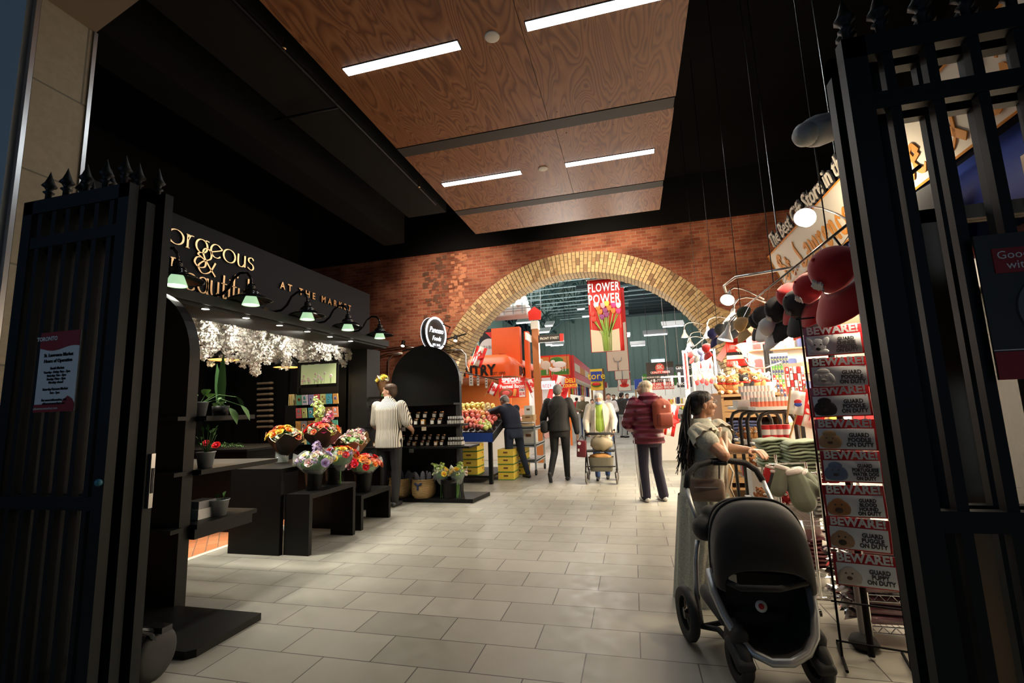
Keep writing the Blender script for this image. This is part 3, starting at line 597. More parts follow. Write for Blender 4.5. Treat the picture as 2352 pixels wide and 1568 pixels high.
# hanging white blossom
def blossoms():
    m = MB(); random.seed(21); m.smooth = False
    def flower(c, s):
        q = Euler((rnd(0, 6), rnd(0, 6), rnd(0, 6))).to_matrix()
        for k in range(4):
            a = k*PI/2; d = q@Vector((math.cos(a), math.sin(a), .35)); e = q@Vector((-math.sin(a), math.cos(a), 0)); n_ = q@Vector((0, 0, 1))
            c1 = c+d*s*.55; m.add([c, c1+e*s*.42, c+d*s*1.05+n_*s*.1, c1-e*s*.42], [(0, 1, 2, 3)], False)
    def bunch(c, R, n):
        for k in range(n):
            v = Vector((random.gauss(0, 1), random.gauss(0, 1), random.gauss(0, 1))).normalized()*R*rnd(.5, 1); m.m = 0 if random.random() < .8 else 1; flower(c+v, rnd(.016, .026))
    for k in range(120):
        y = 3.9+3.1*(k+.5)/120+rnd(-.1, .1); x = rnd(-5.7, -4.55); zt = 2.68-.02*(y-3.5)
        L = rnd(.12, .42)*(1.2 if random.random() < .22 else 1); z = zt
        while z > zt-L: bunch(Vector((x+rnd(-.05, .05), y+rnd(-.05, .05), z)), rnd(.04, .075), 30); z -= rnd(.07, .12)
    for (px, py, xx) in [(590, 855, -4.75), (555, 835, -4.8), (575, 850, -4.7), (655, 838, -4.8), (745, 820, -4.6), (520, 825, -4.9), (705, 815, -4.9), (600, 800, -4.7), (470, 815, -4.75), (500, 800, -4.8), (540, 800, -4.7), (585, 825, -4.7), (640, 800, -4.7), (675, 805, -4.75), (625, 815, -4.75), (610, 828, -4.7), (725, 800, -4.6), (450, 790, -4.7), (765, 800, -4.55)]:
        q = P(px, py, x=xx)
        for j in range(4): bunch(q+Vector((rnd(-.03, .03), rnd(-.05, .05), .07*j)), rnd(.05, .08), 34)
    return m
M('petal', (.86, .82, .72), .6, sheen=.2); M('petal_rose', (.62, .52, .47), .6)
o = blossoms().build('hanging_blossom', ['petal', 'petal_rose'], recalc=False); tag(o, 'thick hanging mass of white blossom under the shop ceiling', 'flowers', kind='stuff')
for i, yy in enumerate((4.4, 5.3, 6.3)): light('blossom_spot', 'SPOT', (-4.05, yy-.2, 2.40), 48, (1, .95, .84), .05, aim=(-1, .15, .12), spot=95, blend=.8)
# white security camera in the shop
q = P(787, 801, y=6.9); t = thing('dome_camera', 'small white dome camera under the shop ceiling', 'camera', q); m = MB(); m.ell(q, (.055, .055, .05)); m.cyl(q, q+Vector((0, 0, .12)), .035, n=14); m.build('housing', 'white', t); m = MB(); m.ell(q+Vector((-.01, -.045, -.01)), (.022, .02, .022)); m.build('lens', 'gloss_black', t)
# ============================================================ FLOWER SHOP FURNITURE
def rose_mesh(name, mat, cmat, kind='rose'):
    m = MB(); m.smooth = False; random.seed(len(name))
    if kind == 'rose':
        m.m = 1; m.ell((0, 0, .012), (.012, .012, .014), None, 6, 4); m.m = 0
        for ring, (n, r, h, tilt) in enumerate(((4, .014, .030, .15), (5, .024, .028, .5), (6, .036, .020, .95))):
            for k in range(n):
                a = 2*PI*(k+.5*ring)/n; d = Vector((math.cos(a), math.sin(a), 0)); e = Vector((-math.sin(a), math.cos(a), 0)); w_ = r*.75
                b = d*r*.35; mid = d*r*(.75+tilt*.1)+Vector((0, 0, h*.7)); top = d*r*(1+.1*tilt)+Vector((0, 0, h))
                m.add([b-e*w_*.4, b+e*w_*.4, mid+e*w_, top+e*w_*.5, top-e*w_*.5, mid-e*w_], [(0, 1, 2, 5), (5, 2, 3, 4)])
    elif kind == 'cluster':
        for k in range(16):
            v = Vector((random.gauss(0, 1), random.gauss(0, 1), abs(random.gauss(0, 1)))).normalized(); m.m = 0 if k % 4 else 1
            c = v*rnd(.018, .032); q = v.to_track_quat('Z', 'Y')
            for j in range(4):
                a = j*PI/2; d = q@Vector((math.cos(a), math.sin(a), .4)); e = q@Vector((-math.sin(a), math.cos(a), 0)); m.add([c, c+d*.007+e*.006, c+d*.014, c+d*.007-e*.006], [(0, 1, 2, 3)])
    elif kind == 'berry':
        for k in range(7): v = Vector((random.gauss(0, 1), random.gauss(0, 1), random.gauss(0, 1))).normalized(); m.smooth = True; m.ell(v*.018, .010, None, 6, 4)
    elif kind == 'lily':
        m.m = 1; m.ell((0, 0, .01), (.006, .006, .02), None, 5, 4); m.m = 0
        for k in range(6):
            a = 2*PI*k/6; d = Vector((math.cos(a), math.sin(a), 0)); e = Vector((-math.sin(a), math.cos(a), 0)); m.add([Vector((0, 0, 0)), d*.022+e*.011+Vector((0, 0, .018)), d*.042+Vector((0, 0, .02)), d*.022-e*.011+Vector((0, 0, .018))], [(0, 1, 2, 3)])
    me = m.build(name, [mat, cmat]); d = me.data; bpy.data.objects.remove(me); return d
for n_, c_ in {'f_red': (.70, .012, .02), 'f_coral': (.90, .22, .12), 'f_orange': (.92, .32, .04), 'f_yellow': (.90, .66, .08), 'f_pink': (.88, .36, .42), 'f_hot': (.72, .04, .22), 'f_lilac': (.50, .38, .66), 'f_blush': (.86, .66, .60), 'f_cream': (.84, .80, .66), 'f_lime': (.50, .66, .16), 'f_plum': (.26, .05, .20), 'leaf': (.045, .14, .03), 'leaf2': (.10, .24, .05), 'eucal': (.22, .34, .27)}.items(): M(n_, c_, .55)
FM = {k: rose_mesh('flower_'+k, 'f_'+k, c, 'rose') for k, c in (('red', 'f_hot'), ('coral', 'f_orange'), ('orange', 'f_coral'), ('yellow', 'f_orange'), ('pink', 'f_coral'), ('hot', 'f_plum'), ('blush', 'f_pink'), ('cream', 'f_yellow'), ('lilac', 'f_plum'))}
FC = {'c'+k: rose_mesh('cluster_'+k, 'f_'+k, c, 'cluster') for k, c in (('lilac', 'f_blush'), ('blush', 'f_cream'), ('cream', 'f_lime'), ('lime', 'f_cream'), ('pink', 'f_hot'), ('yellow', 'f_lime'))}
FB = {'bred': rose_mesh('berries_red', 'f_red', 'f_red', 'berry'), 'lily': rose_mesh('lily_white', 'f_cream', 'f_yellow', 'lily'), 'lilyo': rose_mesh('lily_orange', 'f_orange', 'f_red', 'lily')}
FALL = {**FM, **FC, **FB}
def leaf(m, p, d, L, W, droop=.3, fold=.15):
    d = Vector(d).normalized(); s = d.cross(Vector((0, 0, 1)));  s = s.normalized() if s.length > .01 else Vector((1, 0, 0)); u = s.cross(d).normalized(); p = Vector(p); vs = []
    for k in range(5):
        t = k/4; c = p+d*L*t-Vector((0, 0, 1))*droop*L*t*t; w_ = W*math.sin(PI*(.08+.90*t))*(1 if t < 1 else .3); vs += [c-s*w_+u*fold*w_, c, c+s*w_+u*fold*w_]
    fs = []
    for k in range(4):
        for j in range(2): a = k*3+j; fs.append((a, a+1, a+4, a+3))
    m.add(vs, fs)
def bouquet(label, q, R, H, kinds, nfl, wrap=None, seed=1, tall=None, tilt=(0, 0), group=None):
    """q = centre of the flower dome base; wrap: 'black','kraft','clear'"""
    random.seed(seed); q = Vector(q); t = thing('bouquet', label, 'bouquet', q, 0, group)
    m = MB(); m.smooth = False
    for k in range(70):
        a = rnd(0, 2*PI); e = rnd(.1, 1.2); d = Vector((math.cos(a)*math.cos(e), math.sin(a)*math.cos(e), math.sin(e))); m.m = random.choice([0, 0, 1, 2]); p = q+Vector((d.x*R*.7, d.y*R*.7, d.z*H*.6)); leaf(m, p, d+Vector((0, 0, .2)), rnd(.04, .08), rnd(.008, .02), .3)
    m.ell(q, (R*.8, R*.8, H*.7), None, 12, 8); m.build('foliage', ['leaf', 'leaf2', 'eucal'], t, recalc=False)
    for k in range(nfl):
        i = k+.5; e = math.asin(max(-1, 1-.95*i/nfl)) if True else 0; a = 2.39996*k+rnd(-.2, .2); d = Vector((math.cos(a)*math.cos(e), math.sin(a)*math.cos(e), math.sin(e)))
        kd = kinds[k % len(kinds)] if isinstance(kinds, list) else kinds; s_ = rnd(.85, 1.25)*(1.15 if kd in FM else 1)
        o = bpy.data.objects.new('flower', FALL[kd]); COL.objects.link(o); o.parent = t; o.location = (d.x*R*rnd(.92, 1.1), d.y*R*rnd(.92, 1.1), d.z*H*rnd(.9, 1.15)); o.rotation_mode = 'QUATERNION'
        o.rotation_quaternion = (d+Vector((rnd(-.2, .2), rnd(-.2, .2), .25))).to_track_quat('Z', 'Y'); o.scale = (s_,)*3
    if tall:
        for (dx, dy, hh, kd) in tall:
            m = MB(); m.tube([q, q+Vector((dx*.5, dy*.5, hh*.6)), q+Vector((dx, dy, hh))], .003, 5); m.build('stem', 'leaf2', t)
            for j in range(9):
                o = bpy.data.objects.new('flower', FALL[kd]); COL.objects.link(o); o.parent = t; u = .45+.55*j/8; o.location = (dx*u+rnd(-.02, .02), dy*u+rnd(-.02, .02), hh*u); o.scale = (1.7-.8*j/8,)*3; o.rotation_euler = (rnd(-.6, .6), rnd(-.6, .6), rnd(0, 6))
    if wrap:
        m = MB(); n = 28; z0 = -.20 if wrap != 'clear' else -.12; r0 = .035 if wrap != 'clear' else .05
        def fn(u, v):
            a = 2*PI*u; zig = (abs((u*7) % 1-.5)*2); r = r0+(R*1.22-r0)*v**.9; p = q+Vector((math.cos(a)*r, math.sin(a)*r, z0+(.20+.0)*v*1.02+(.06*zig*v*v)+(.03*math.sin(3*a+seed)*v)-(.02 if wrap == 'clear' else 0)))
            return p
        m.grid(fn, n, 5, True); m.build('wrapping', {'black': 'wrap_black', 'kraft': 'wrap_kraft', 'clear': 'cello'}[wrap], t)
        if wrap == 'black' or wrap == 'kraft':
            m = MB(); m.tube([fn(k/n, 1.0) for k in range(n)], .0025, 4, True); m.build('gold_edge', 'gold', t)
    m = MB()
    for k in range(12): a = rnd(0, 6.28); r = rnd(.005, .03); m.cyl(q+Vector((math.cos(a)*r, math.sin(a)*r, -.05)), q+Vector((math.cos(a+.7)*r*1.2, math.sin(a+.7)*r*1.2, -.34)), .003, n=5)
    m.build('stems', 'leaf2', t); t.rotation_euler = (tilt[0], tilt[1], 0)
    return t
M('wrap_black', (.030, .020, .014), .35, coat=.3); M('wrap_kraft', (.20, .10, .045), .5); M('cello', (.75, .8, .78), .08, alpha=.22, spec=.8); M('vase_glass', (.9, .95, .93), .02, alpha=.20, spec=.9)
M('water', (.55, .70, .62), .05, alpha=.3)
def vase(q, r, h, label, group=None):
    q = Vector(q); t = thing('glass_vase', label, 'vase', q, 0, group); m = MB(); m.lathe([(0, 0), (r*.96, 0), (r, .01), (r, h), (r-.004, h), (r-.005, .012), (0, .012)], q, 24); m.build('glass', 'vase_glass', t)
    m = MB(); m.lathe([(0, .013), (r-.006, .013), (r-.006, h*.6), (0, h*.6)], q, 20); m.build('water', 'water', t); return t
def bucket(q, r0, r1, h, mat, label, name='flower_bucket', ribs=True, group=None, handle=False):
    q = Vector(q); t = thing(name, label, 'bucket', q, 0, group); m = MB(); pf = [(0, 0), (r0, 0), (r0+.004, .01), (r0+(r1-r0)*.78, h*.78), (r1+.004, h*.80), (r1+.004, h*.84), (r1, h*.86), (r1+.002, h*.98), (r1+.010, h), (r1-.002, h), (r0-.004, .02), (0, .02)]
    m.lathe(pf, q, 26); m.build('body', mat, t)
    if handle: m = MB(); m.tube([q+Vector((r1*math.cos(a), r1*.3, h-.02-(r1)*math.sin(a)*.9)) for a in [PI*k/10 for k in range(11)]], .003, 5); m.build('handle', 'steel', t)
    return t
# ---- tables
def waterfall(name, x0, x1, y0, y1, h, label, th=.05, back=True):
    t = thing(name, label, 'table', ((x0+x1)/2, (y0+y1)/2, 0)); m = MB(); m.bx(x0, x1, y0, y1, h-th, h); m.build('table_top', 'satin_black', t)
    m = MB(); m.bx(x0, x1, y0, y0+th, 0, h-th); m.build('panel_leg', 'satin_black', t)
    if back: m = MB(); m.bx(x0, x1, y1-th, y1, 0, h-th); m.build('panel_leg', 'satin_black', t)
    return t
waterfall('display_table', -4.22, -3.585, 4.20, 5.30, .86, 'tall black waterfall table nearest the entrance, holding two vases', .05)
waterfall('display_bench', -3.56, -3.265, 4.235, 5.055, .60, 'low black bench in front of the tall table with two buckets on it', .05)
waterfall('display_bench', -3.63, -3.285, 5.21, 5.925, .41, 'lowest black bench carrying the bucket of red roses', .05)
waterfall('display_table', -4.30, -3.66, 5.36, 6.35, .72, 'second black waterfall table behind the tall one', .05)
m = MB(); m.bx(-6.9, -4.75, 4.95, 5.9, 0, .98); m.bx(-6.95, -4.70, 4.90, 5.95, .98, 1.01); tag(m.build('work_counter', 'satin_black'), 'long black work counter inside the flower shop strewn with roses', 'counter')
m = MB(); m.bx(-4.6, -4.3, 6.2, 6.9, 0, 1.0)
# roses lying on the counter
for i, (px, py, kd, lb) in enumerate([(474, 1019, 'red', 'left'), (497, 1024, 'red', 'right')]):
    q = P(px, py, z=1.05); t = thing('cut_rose', 'loose red rose lying on the work counter, the %s one' % lb, 'rose', (q.x, q.y, 1.05)); o = bpy.data.objects.new('flower', FALL[kd]); COL.objects.link(o); o.parent = t; o.scale = (1.3,)*3; o.rotation_euler = (.7, .5, 0)
    m = MB(); m.smooth = False
    m.tube([q, q+Vector((-.16, .1, -.035))], .003, 5); random.seed(i)
    for k in range(10): leaf(m, q+Vector((rnd(-.16, -.02), rnd(-.02, .1), -.02)), (rnd(-1, 1), rnd(-1, 1), .3), .07, .02)
    m.build('leafy_stem', ['leaf2'], t, recalc=False)
m = MB(); m.smooth = False; random.seed(5)
for k in range(90): q = P(rnd(505, 560), rnd(1017, 1027), z=1.02+rnd(0, .03)); leaf(m, q, (rnd(-1, 1), rnd(-1, 1), .3), rnd(.03, .07), .006)
tag(m.build('trimmings', 'leaf2', recalc=False), 'scatter of cut green stems on the work counter', 'cuttings', kind='stuff')
# ---- bouquets, vases, buckets
qa = P(600, 990, y=4.72); va = P(573, 1074, z=.86); va = Vector((va.x, va.y, .861))
vase((-4.08, 4.78, .861), .075, .20, 'clear glass vase on the front of the tall black table')
bouquet('bouquet of yellow, coral and orange flowers in black wrap, leftmost on the tall table', (-4.05, 4.78, 1.13), .17, .13, ['yellow', 'coral', 'orange', 'ccream', 'pink', 'orange', 'clime', 'coral', 'ccream', 'yellow'], 26, 'black', 3)
vase((-3.82, 5.16, .861), .075, .20, 'clear glass vase at the back of the tall black table')
bouquet('tall bouquet of hot pink, red and coral blooms with a green bell spike', (-3.82, 5.16, 1.16), .19, .13, ['hot', 'coral', 'red', 'orange', 'cblush', 'coral', 'ccream', 'red', 'clime'], 28, 'black', 4, tall=[(-.10, -.02, .46, 'clime'), (-.06, .03, .40, 'clime'), (.12, .02, .27, 'cpink')])
bucket((-3.42, 4.50, .60), .075, .10, .24, 'satin_black', 'black bucket holding the lilac bouquet', group=None)
bouquet('bouquet of lilac stock, white roses and pale pink blooms in the front bucket', (-3.41, 4.50, .875), .185, .11, ['clilac', 'cream', 'clilac', 'cblush', 'clime', 'blush', 'clilac', 'cream', 'lilac'], 28, 'clear', 5, tall=[(.02, .02, .22, 'clilac')])
bucket((-3.45, 4.88, .60), .075, .10, .24, 'satin_black', 'black bucket of mixed red and orange flowers behind the lilac one')
bouquet('mixed bouquet with red, orange and lime flowers behind the lilac one', (-3.38, 4.90, .885), .18, .12, ['red', 'lilyo', 'clime', 'orange', 'clilac', 'yellow', 'ccream', 'red', 'lilyo'], 26, 'clear', 6)
vase((-3.78, 5.60, .721), .07, .18, 'clear glass vase on the second black table')
bouquet('pink and blush bouquet in gold edged brown wrap on the second table', (-3.74, 5.70, 1.00), .19, .12, ['cblush', 'blush', 'cpink', 'ccream', 'clime', 'cblush'], 24, 'kraft', 7)
bucket((-3.98, 6.1, .721), .06, .08, .2, 'satin_black', 'small black bucket at the rear of the second table')
bouquet('pale bouquet in brown wrap at the back of the second table', (-3.95, 6.1, 1.05), .15, .11, ['cblush', 'cpink', 'ccream', 'lilac'], 18, 'kraft', 8)
bucket((-3.44, 5.5, .41), .09, .12, .28, 'satin_black', 'black bucket of red and coral roses on the lowest bench')
bouquet('round bouquet of red, coral and orange roses with berries on the lowest bench', (-3.44, 5.5, .72), .20, .12, ['red', 'coral', 'orange', 'bred', 'pink', 'coral', 'bred', 'red'], 32, 'clear', 9)
# ---- near arched display
def arched(cx, r, y, zs, th, mat, t, z0=0):
    m = MB(); pts = [(cx-r, z0), (cx+r, z0), (cx+r, zs)]+[(cx+r*math.cos(a), zs+r*math.sin(a)) for a in [PI*k/24 for k in range(1, 24)]]+[(cx-r, zs)]
    m.prism(pts, lambda x, z: (x, y, z), lambda x, z: (x, y+th, z)); return m.build('arched_back', mat, t)
M('board_black', (.0055, .0055, .0052), .45, spec=.22, noise=.15, nscale=3)
t = thing('arched_display', 'black arched display shelf unit beside the left gate', 'shelf unit', (-4.0, 3.1, 0)); arched(-4.0, .63, 2.9, 1.88, .09, 'board_black', t)
for z, y1, x1 in ((.60, 3.58, -3.30), (1.01, 3.80, -3.29), (1.425, 3.48, -3.27)):
    m = MB(); m.bx(-4.62, x1, 2.99, y1, z-.035, z); m.bx(-4.62, x1-.02, 2.99, y1-.03, z-.11 if z < .7 else z-.04, z-.03); m.bx(-4.62, -3.33, 2.80, 2.9, z-.03, z); m.build('shelf', 'board_black', t)
m = MB(); m.prism([(-4.65, 2.38), (-2.66, 2.38), (-2.62, 2.42), (-2.62, 2.92), (-4.65, 2.92)], lambda a, b: (a, b, 0), lambda a, b: (a, b, .045)); m.build('base_plate', 'board_black', t)
def plant(name, label, q, pot, seed, n, L, W, spread, up, mat='leaf2', vine=None):
    random.seed(seed); q = Vector(q); t = thing(name, label, 'plant', q); 
    m = MB(); m.lathe([(0, 0), (pot*.72, 0), (pot*.98, pot*1.7), (pot*1.06, pot*1.72), (pot*1.06, pot*1.8), (pot*.95, pot*1.8), (pot*.9, pot*1.5), (0, pot*1.5)], q, 24); m.build('metal_pot', 'zinc', t)
    m = MB(); b = q+Vector((0, 0, pot*1.5))
    for k in range(n):
        a = rnd(0, 6.28); d = Vector((math.cos(a)*spread, math.sin(a)*spread, up*rnd(.5, 1.1))); m.tube([b, b+d*.5, b+d], .003, 5); leaf(m, b+d, Vector((d.x, d.y, .2)), L*rnd(.7, 1.2), W*rnd(.8, 1.2), .5)
    if vine:
        for (dx, dy, dz) in vine: e = b+Vector((dx, dy, dz)); m.tube([b, (b+e)/2+Vector((0, 0, .05)), e], .003, 5); leaf(m, e, Vector((dx, dy, -.3)), L, W*1.1, .6); leaf(m, (b+e)/2, Vector((dx, dy, .5)), L*.8, W, .6)
    m.build('leaves', mat, t, recalc=False); return t
plant('potted_plant', 'small green sprout in a zinc bucket on the lowest left shelf', (-3.42, 3.30, .60), .072, 4, 3, .07, .03, .03, .06, 'leaf')
plant('potted_pothos', 'trailing heart leaf plant in a zinc pot on the top left shelf', (-3.47, 3.10, 1.425), .065, 5, 6, .10, .045, .09, .08, 'leaf2', [(.26, .05, -.04), (.12, .25, .06), (.30, .12, -.02)])
plant('potted_herb', 'dark leafy plant in a zinc pot on the middle left shelf', (-3.42, 3.14, 1.01), .070, 6, 16, .07, .014, .06, .20, 'leaf')
t = thing('snake_plant', 'tall pointed snake plant leaf rising behind the arched display', 'plant', (-3.7, 3.62, 1.4)); m = MB(); q = Vector((-3.62, 3.45, 1.43)); leaf(m, q, (.10, -.1, 1), .56, .035, .0); leaf(m, q, (-.25, .1, 1), .5, .035, .0)
m.build('leaves', 'leaf', t, recalc=False); m = MB(); m.lathe([(0, 0), (.06, 0), (.07, .09), (.062, .09), (0, .08)], (-3.62, 3.45, 1.425), 18); m.build('pot', 'satin_black', t); t.location = t.location
m = MB(); m.bx(-3.60, -3.44, 3.12, 3.30, .601, .68); m.m = 1; m.bx(-3.59, -3.45, 3.13, 3.29, .68, .74); tag(m.build('display_box', ['paper', 'grey']), 'small grey and white box on the lowest left shelf', 'box')
# ---- far arched display with jars
t = thing('arched_display', 'black arched display shelf unit with jars below the round sign', 'shelf unit', (-3.4, 7.1, 0)); arched(-3.41, .63, 7.3, 1.88, .10, 'board_black', t)
M('rail_black', (.03, .03, .03), .3)
for z, y0, x0, x1 in ((1.18, 6.88, -4.28, -2.62), (.85, 6.80, -4.28, -2.45)):
    m = MB(); m.bx(x0, x1, y0, 7.30, z-.03, z); m.build('shelf', 'board_black', t)
m = MB(); m.bx(-4.25, -2.75, 6.95, 7.3, 1.49, 1.52); m.build('shelf', 'board_black', t)
m = MB(); m.bx(-4.2, -2.78, 7.12, 7.3, .06, 1.5); m.build('lower_back', 'matte_black', t)
m = MB(); m.prism([(-4.2, 6.88), (-2.44, 6.88), (-2.36, 7.5), (-4.2, 7.5)], lambda a, b: (a, b, 0), lambda a, b: (a, b, .06)); m.build('base_deck', 'board_black', t)
M('jar_dark', (.018, .010, .006), .12, coat=.6); M('jar_amber', (.30, .12, .015), .15, coat=.6); M('label_cream', (.74, .70, .62), .7); M('copper', (.55, .30, .14), .3, .9)
def jar(q, w, h, mats, label, group, lid):
    t = thing('honey_jar', label, 'jar', q, 0, group); m = MB(); m.rbox((0, 0, h*.42), (w, w, h*.84), .008); m.build('body', mats[0], t, world=False)
    m = MB(); m.cyl((0, 0, h*.84), (0, 0, h), w*.40, n=14); m.build('lid', lid, t, world=False); m = MB(); m.box((0, -w/2-.001, h*.40), (w*.72, .002, h*.5)); m.build('label', 'label_cream', t, world=False); return t
J1 = jar((-3.9, 7.0, 1.18), .075, .105, ['jar_dark'], 'x', 'x', 'copper'); J2 = jar((-3.9, 6.9, 1.18), .075, .105, ['jar_amber'], 'x', 'x', 'matte_black')
cnt = 0
def placejar(pj_, x, y, z, row, col, sc=1):
    global cnt
    o = pj_ if cnt < 2 and pj_['label'] == 'x' else dup(pj_); cnt += 1
    o.location = (x, y, z); o.scale = (sc,)*3; o['group'] = 'honey jars on the arched display'
    o['label'] = 'square honey jar with cream label, %s' % row
    return o
for z, sc, rows in ((1.18, 1, 'upper'), (.85, .82, 'lower')):
    for lay in range(2):
        n = 9 if sc == 1 else 11
        for k in range(n):
            x = -4.16+k*(1.30/n)+(.02 if k % 2 else 0)
            if lay == 1 and k in (3, 6) and sc == 1: pass
            amber = (k % 3 == 0 and lay == 0); placejar(J2 if amber else J1, x, 7.08 if lay else 7.0, z+(.105*sc if lay else 0), 'in the %s of the %s jar shelf' % ('top layer' if lay else 'bottom layer', rows), k, sc)
B1 = thing('dropper_bottle', 'small dark bottle with a white label and dropper cap', 'bottle', (0, 0, 0)); m = MB(); m.lathe([(0, 0), (.017, 0), (.017, .055), (.008, .065), (.008, .072), (0, .072)], n=12); m.build('body', 'jar_dark', B1, world=False)
m = MB(); m.lathe([(.0175, .008), (.0175, .048)], n=12); m.build('label', 'label_cream', B1, world=False); m = MB(); m.cyl((0, 0, .070), (0, 0, .10), .009, n=8); m.build('cap', 'white', B1, world=False)
for i, z in enumerate((1.18, .85)):
    for r_ in range(2):
        for k in range(6):
            o = B1 if (i, r_, k) == (0, 0, 0) else dup(B1); o.location = (-2.86+k*.042, 7.0+.07*r_, z); o.scale = (1.25,)*3; o['group'] = 'dropper bottles at the shelf end'; o['label'] = 'small dropper bottle standing at the right end of the %s jar shelf' % ('upper', 'lower')[i]
for i, (x, z) in enumerate([(-3.92, 1.148), (-3.58, 1.148), (-3.22, 1.148), (-3.40, .818), (-3.95, .818)]):
    m = MB(); m.bx(x-.04, x+.04, 6.855 if z > 1 else 6.775, 6.862 if z > 1 else 6.785, z-.05, z+.01); tag(m.build('price_tag', 'chrome'), ['shelf price tag under the upper jar shelf, left', 'shelf price tag under the upper jar shelf, middle', 'shelf price tag under the upper jar shelf, right', 'shelf price tag under the middle of the lower jar shelf', 'shelf price tag at the left of the lower jar shelf'][i], 'price tag')
# baskets with grey felt slippers
g = N('wicker', .7, .3); v = g.obj(); wv = g.n('TexWave', wave_type='BANDS', bands_direction='Z'); wv.inputs['Scale'].default_value = 24; wv.inputs['Distortion'].default_value = 6; wv.inputs['Detail'].default_value = 3; g.l(v, wv.inputs['Vector']); g.col(g.ramp(wv.outputs['Fac'], [(0, (.16, .085, .03)), (.5, (.42, .26, .10)), (1, (.60, .41, .19))])); g.bump(wv.outputs['Fac'], .8, .01)
M('felt', (.10, .10, .115), .95, noise=.3, nscale=20)
for i, x in enumerate((-3.72, -3.30)):
    q = Vector((x, 7.0 if i else 7.04, .06)); t = thing('wicker_basket', ['round wicker basket of grey slippers behind the striped shirt man', 'round wicker basket of grey slippers with a dark bow in front'][i], 'basket', q)
    m = MB(); m.lathe([(0, 0), (.15, 0), (.185, .05), (.195, .16), (.18, .27), (.19, .28), (.19, .29), (.165, .285), (.175, .16), (0, .05)], q, 32); m.build('basket_body', 'wicker', t)
    m = MB(); m.ell(q+Vector((-.04, -.19, .22)), (.035, .012, .02), (0, .5, 0)); m.ell(q+Vector((.03, -.19, .22)), (.035, .012, .02), (0, -.5, 0)); m.box(q+Vector((-.01, -.195, .17)), (.035, .01, .08)); m.build('bow', 'navy', t)
    random.seed(i)
    S0 = None
    for k in range(7):
        a = -1+2*k/6+rnd(-.1, .1); lb = 'grey felt slipper standing upright in the %s wicker basket' % ('left', 'right')[i]
        if S0 is None: m = MB(); m.ell((0, 0, .12), (.045, .018, .14), None, 12, 8); S0 = o = m.build('felt_slipper', 'felt'); tag(o, lb, 'slipper', 'slippers in the wicker baskets')
        else: o = dup(S0)
        o['label'] = lb; o.location = q+Vector((.10*a, rnd(-.06, .08), .15)); o.rotation_euler = (rnd(-.2, .2), .55*a, rnd(-.4, .4)); o['group'] = 'slippers in the %s basket' % ('left', 'right')[i]
bucket((-2.86, 6.98, .06), .10, .13, .28, 'satin_black', 'black bucket of yellow flowers at the foot of the jar shelves')
bouquet('loose bouquet of yellow and cream flowers at the foot of the jar shelves, left', (-2.97, 6.98, .40), .13, .09, ['yellow', 'cyellow', 'clime', 'ccream', 'cpink'], 15, 'clear', 12, tall=[(-.14, 0, .16, 'clime'), (-.02, 0, .17, 'clime')])
bouquet('loose bouquet of lime and pink flowers at the foot of the jar shelves, right', (-2.72, 7.0, .40), .13, .10, ['clime', 'ccream', 'yellow', 'cblush', 'cyellow'], 15, 'clear', 13, tall=[(.05, 0, .18, 'clime')])
# fruit-like lemons and a small plant above the man's head: wall bracket bouquet
q = P(884, 872, y=7.2); bouquet('small yellow and green flower bunch on the shelf above the striped shirt man', (q.x, 7.12, q.z-.02), .10, .07, ['yellow', 'cyellow', 'clime', 'ccream', 'pink'], 16, 'kraft', 14)
m = MB(); m.bx(-4.30, -3.98, 7.0, 7.25, q.z-.32, q.z-.29); m.bx(-4.12, -4.09, 7.22, 7.30, .85, q.z-.3); tag(m.build('bracket_shelf', 'board_black'), 'small black bracket shelf beside the jar display', 'shelf')
# ---- card spinner
q = Vector((-4.62, 6.12, 0)); t = thing('card_spinner', 'tall black card rack with a daisy picture on top', 'card rack', q); wX = .34
m = MB(); m.bx(q.x-wX, q.x+wX, q.y-.02, q.y+.02, 2.18, 2.21); m.bx(q.x-wX-.01, q.x-wX+.02, q.y-.03, q.y+.03, .5, 2.21); m.bx(q.x+wX-.01, q.x+wX+.01, q.y-.01, q.y+.01, 1.75, 2.21); m.bx(q.x-wX, q.x+wX, q.y+.0, q.y+.02, .5, 1.82); m.cyl((q.x, q.y+.1, 0), (q.x, q.y+.1, .6), .03); m.cyl((q.x, q.y+.1, 0), (q.x, q.y+.1, .03), .26, n=28)
m.build('rack_frame', 'satin_black', t)
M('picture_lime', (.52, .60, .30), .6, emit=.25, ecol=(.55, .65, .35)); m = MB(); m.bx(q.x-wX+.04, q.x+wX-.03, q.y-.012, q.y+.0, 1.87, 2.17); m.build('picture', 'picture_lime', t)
random.seed(9); m = MB()
for k in range(22):
    x = q.x+rnd(-.28, .29); z = 1.89+abs(random.gauss(0, .09)); z = min(z, 2.13); m.m = 0; m.cyl((x, q.y-.013, z), (x+rnd(-.03, .03)*.5, q.y-.013, 1.875), .002, n=4)
    for j in range(6): a = j*PI/3; m.m = 1; m.ell((x+.013*math.cos(a), q.y-.014, z+.013*math.sin(a)), (.009, .002, .009), None, 6, 4)
    m.m = 2; m.ell((x, q.y-.016, z), (.006, .002, .006), None, 6, 4)
m.build('daisy_drawing', ['leaf2', 'white', 'orange'], t)
CC = [(.10, .35, .25), (.06, .30, .40), (.75, .62, .30), (.55, .10, .12), (.25, .10, .04), (.55, .50, .62), (.60, .30, .08), (.05, .25, .28), (.45, .50, .20), (.75, .25, .12), (.30, .28, .55), (.20, .20, .22)]
for i, c in enumerate(CC): M('card_%s' % 'abcdefghijkl'[i], c, .45)
random.seed(14)
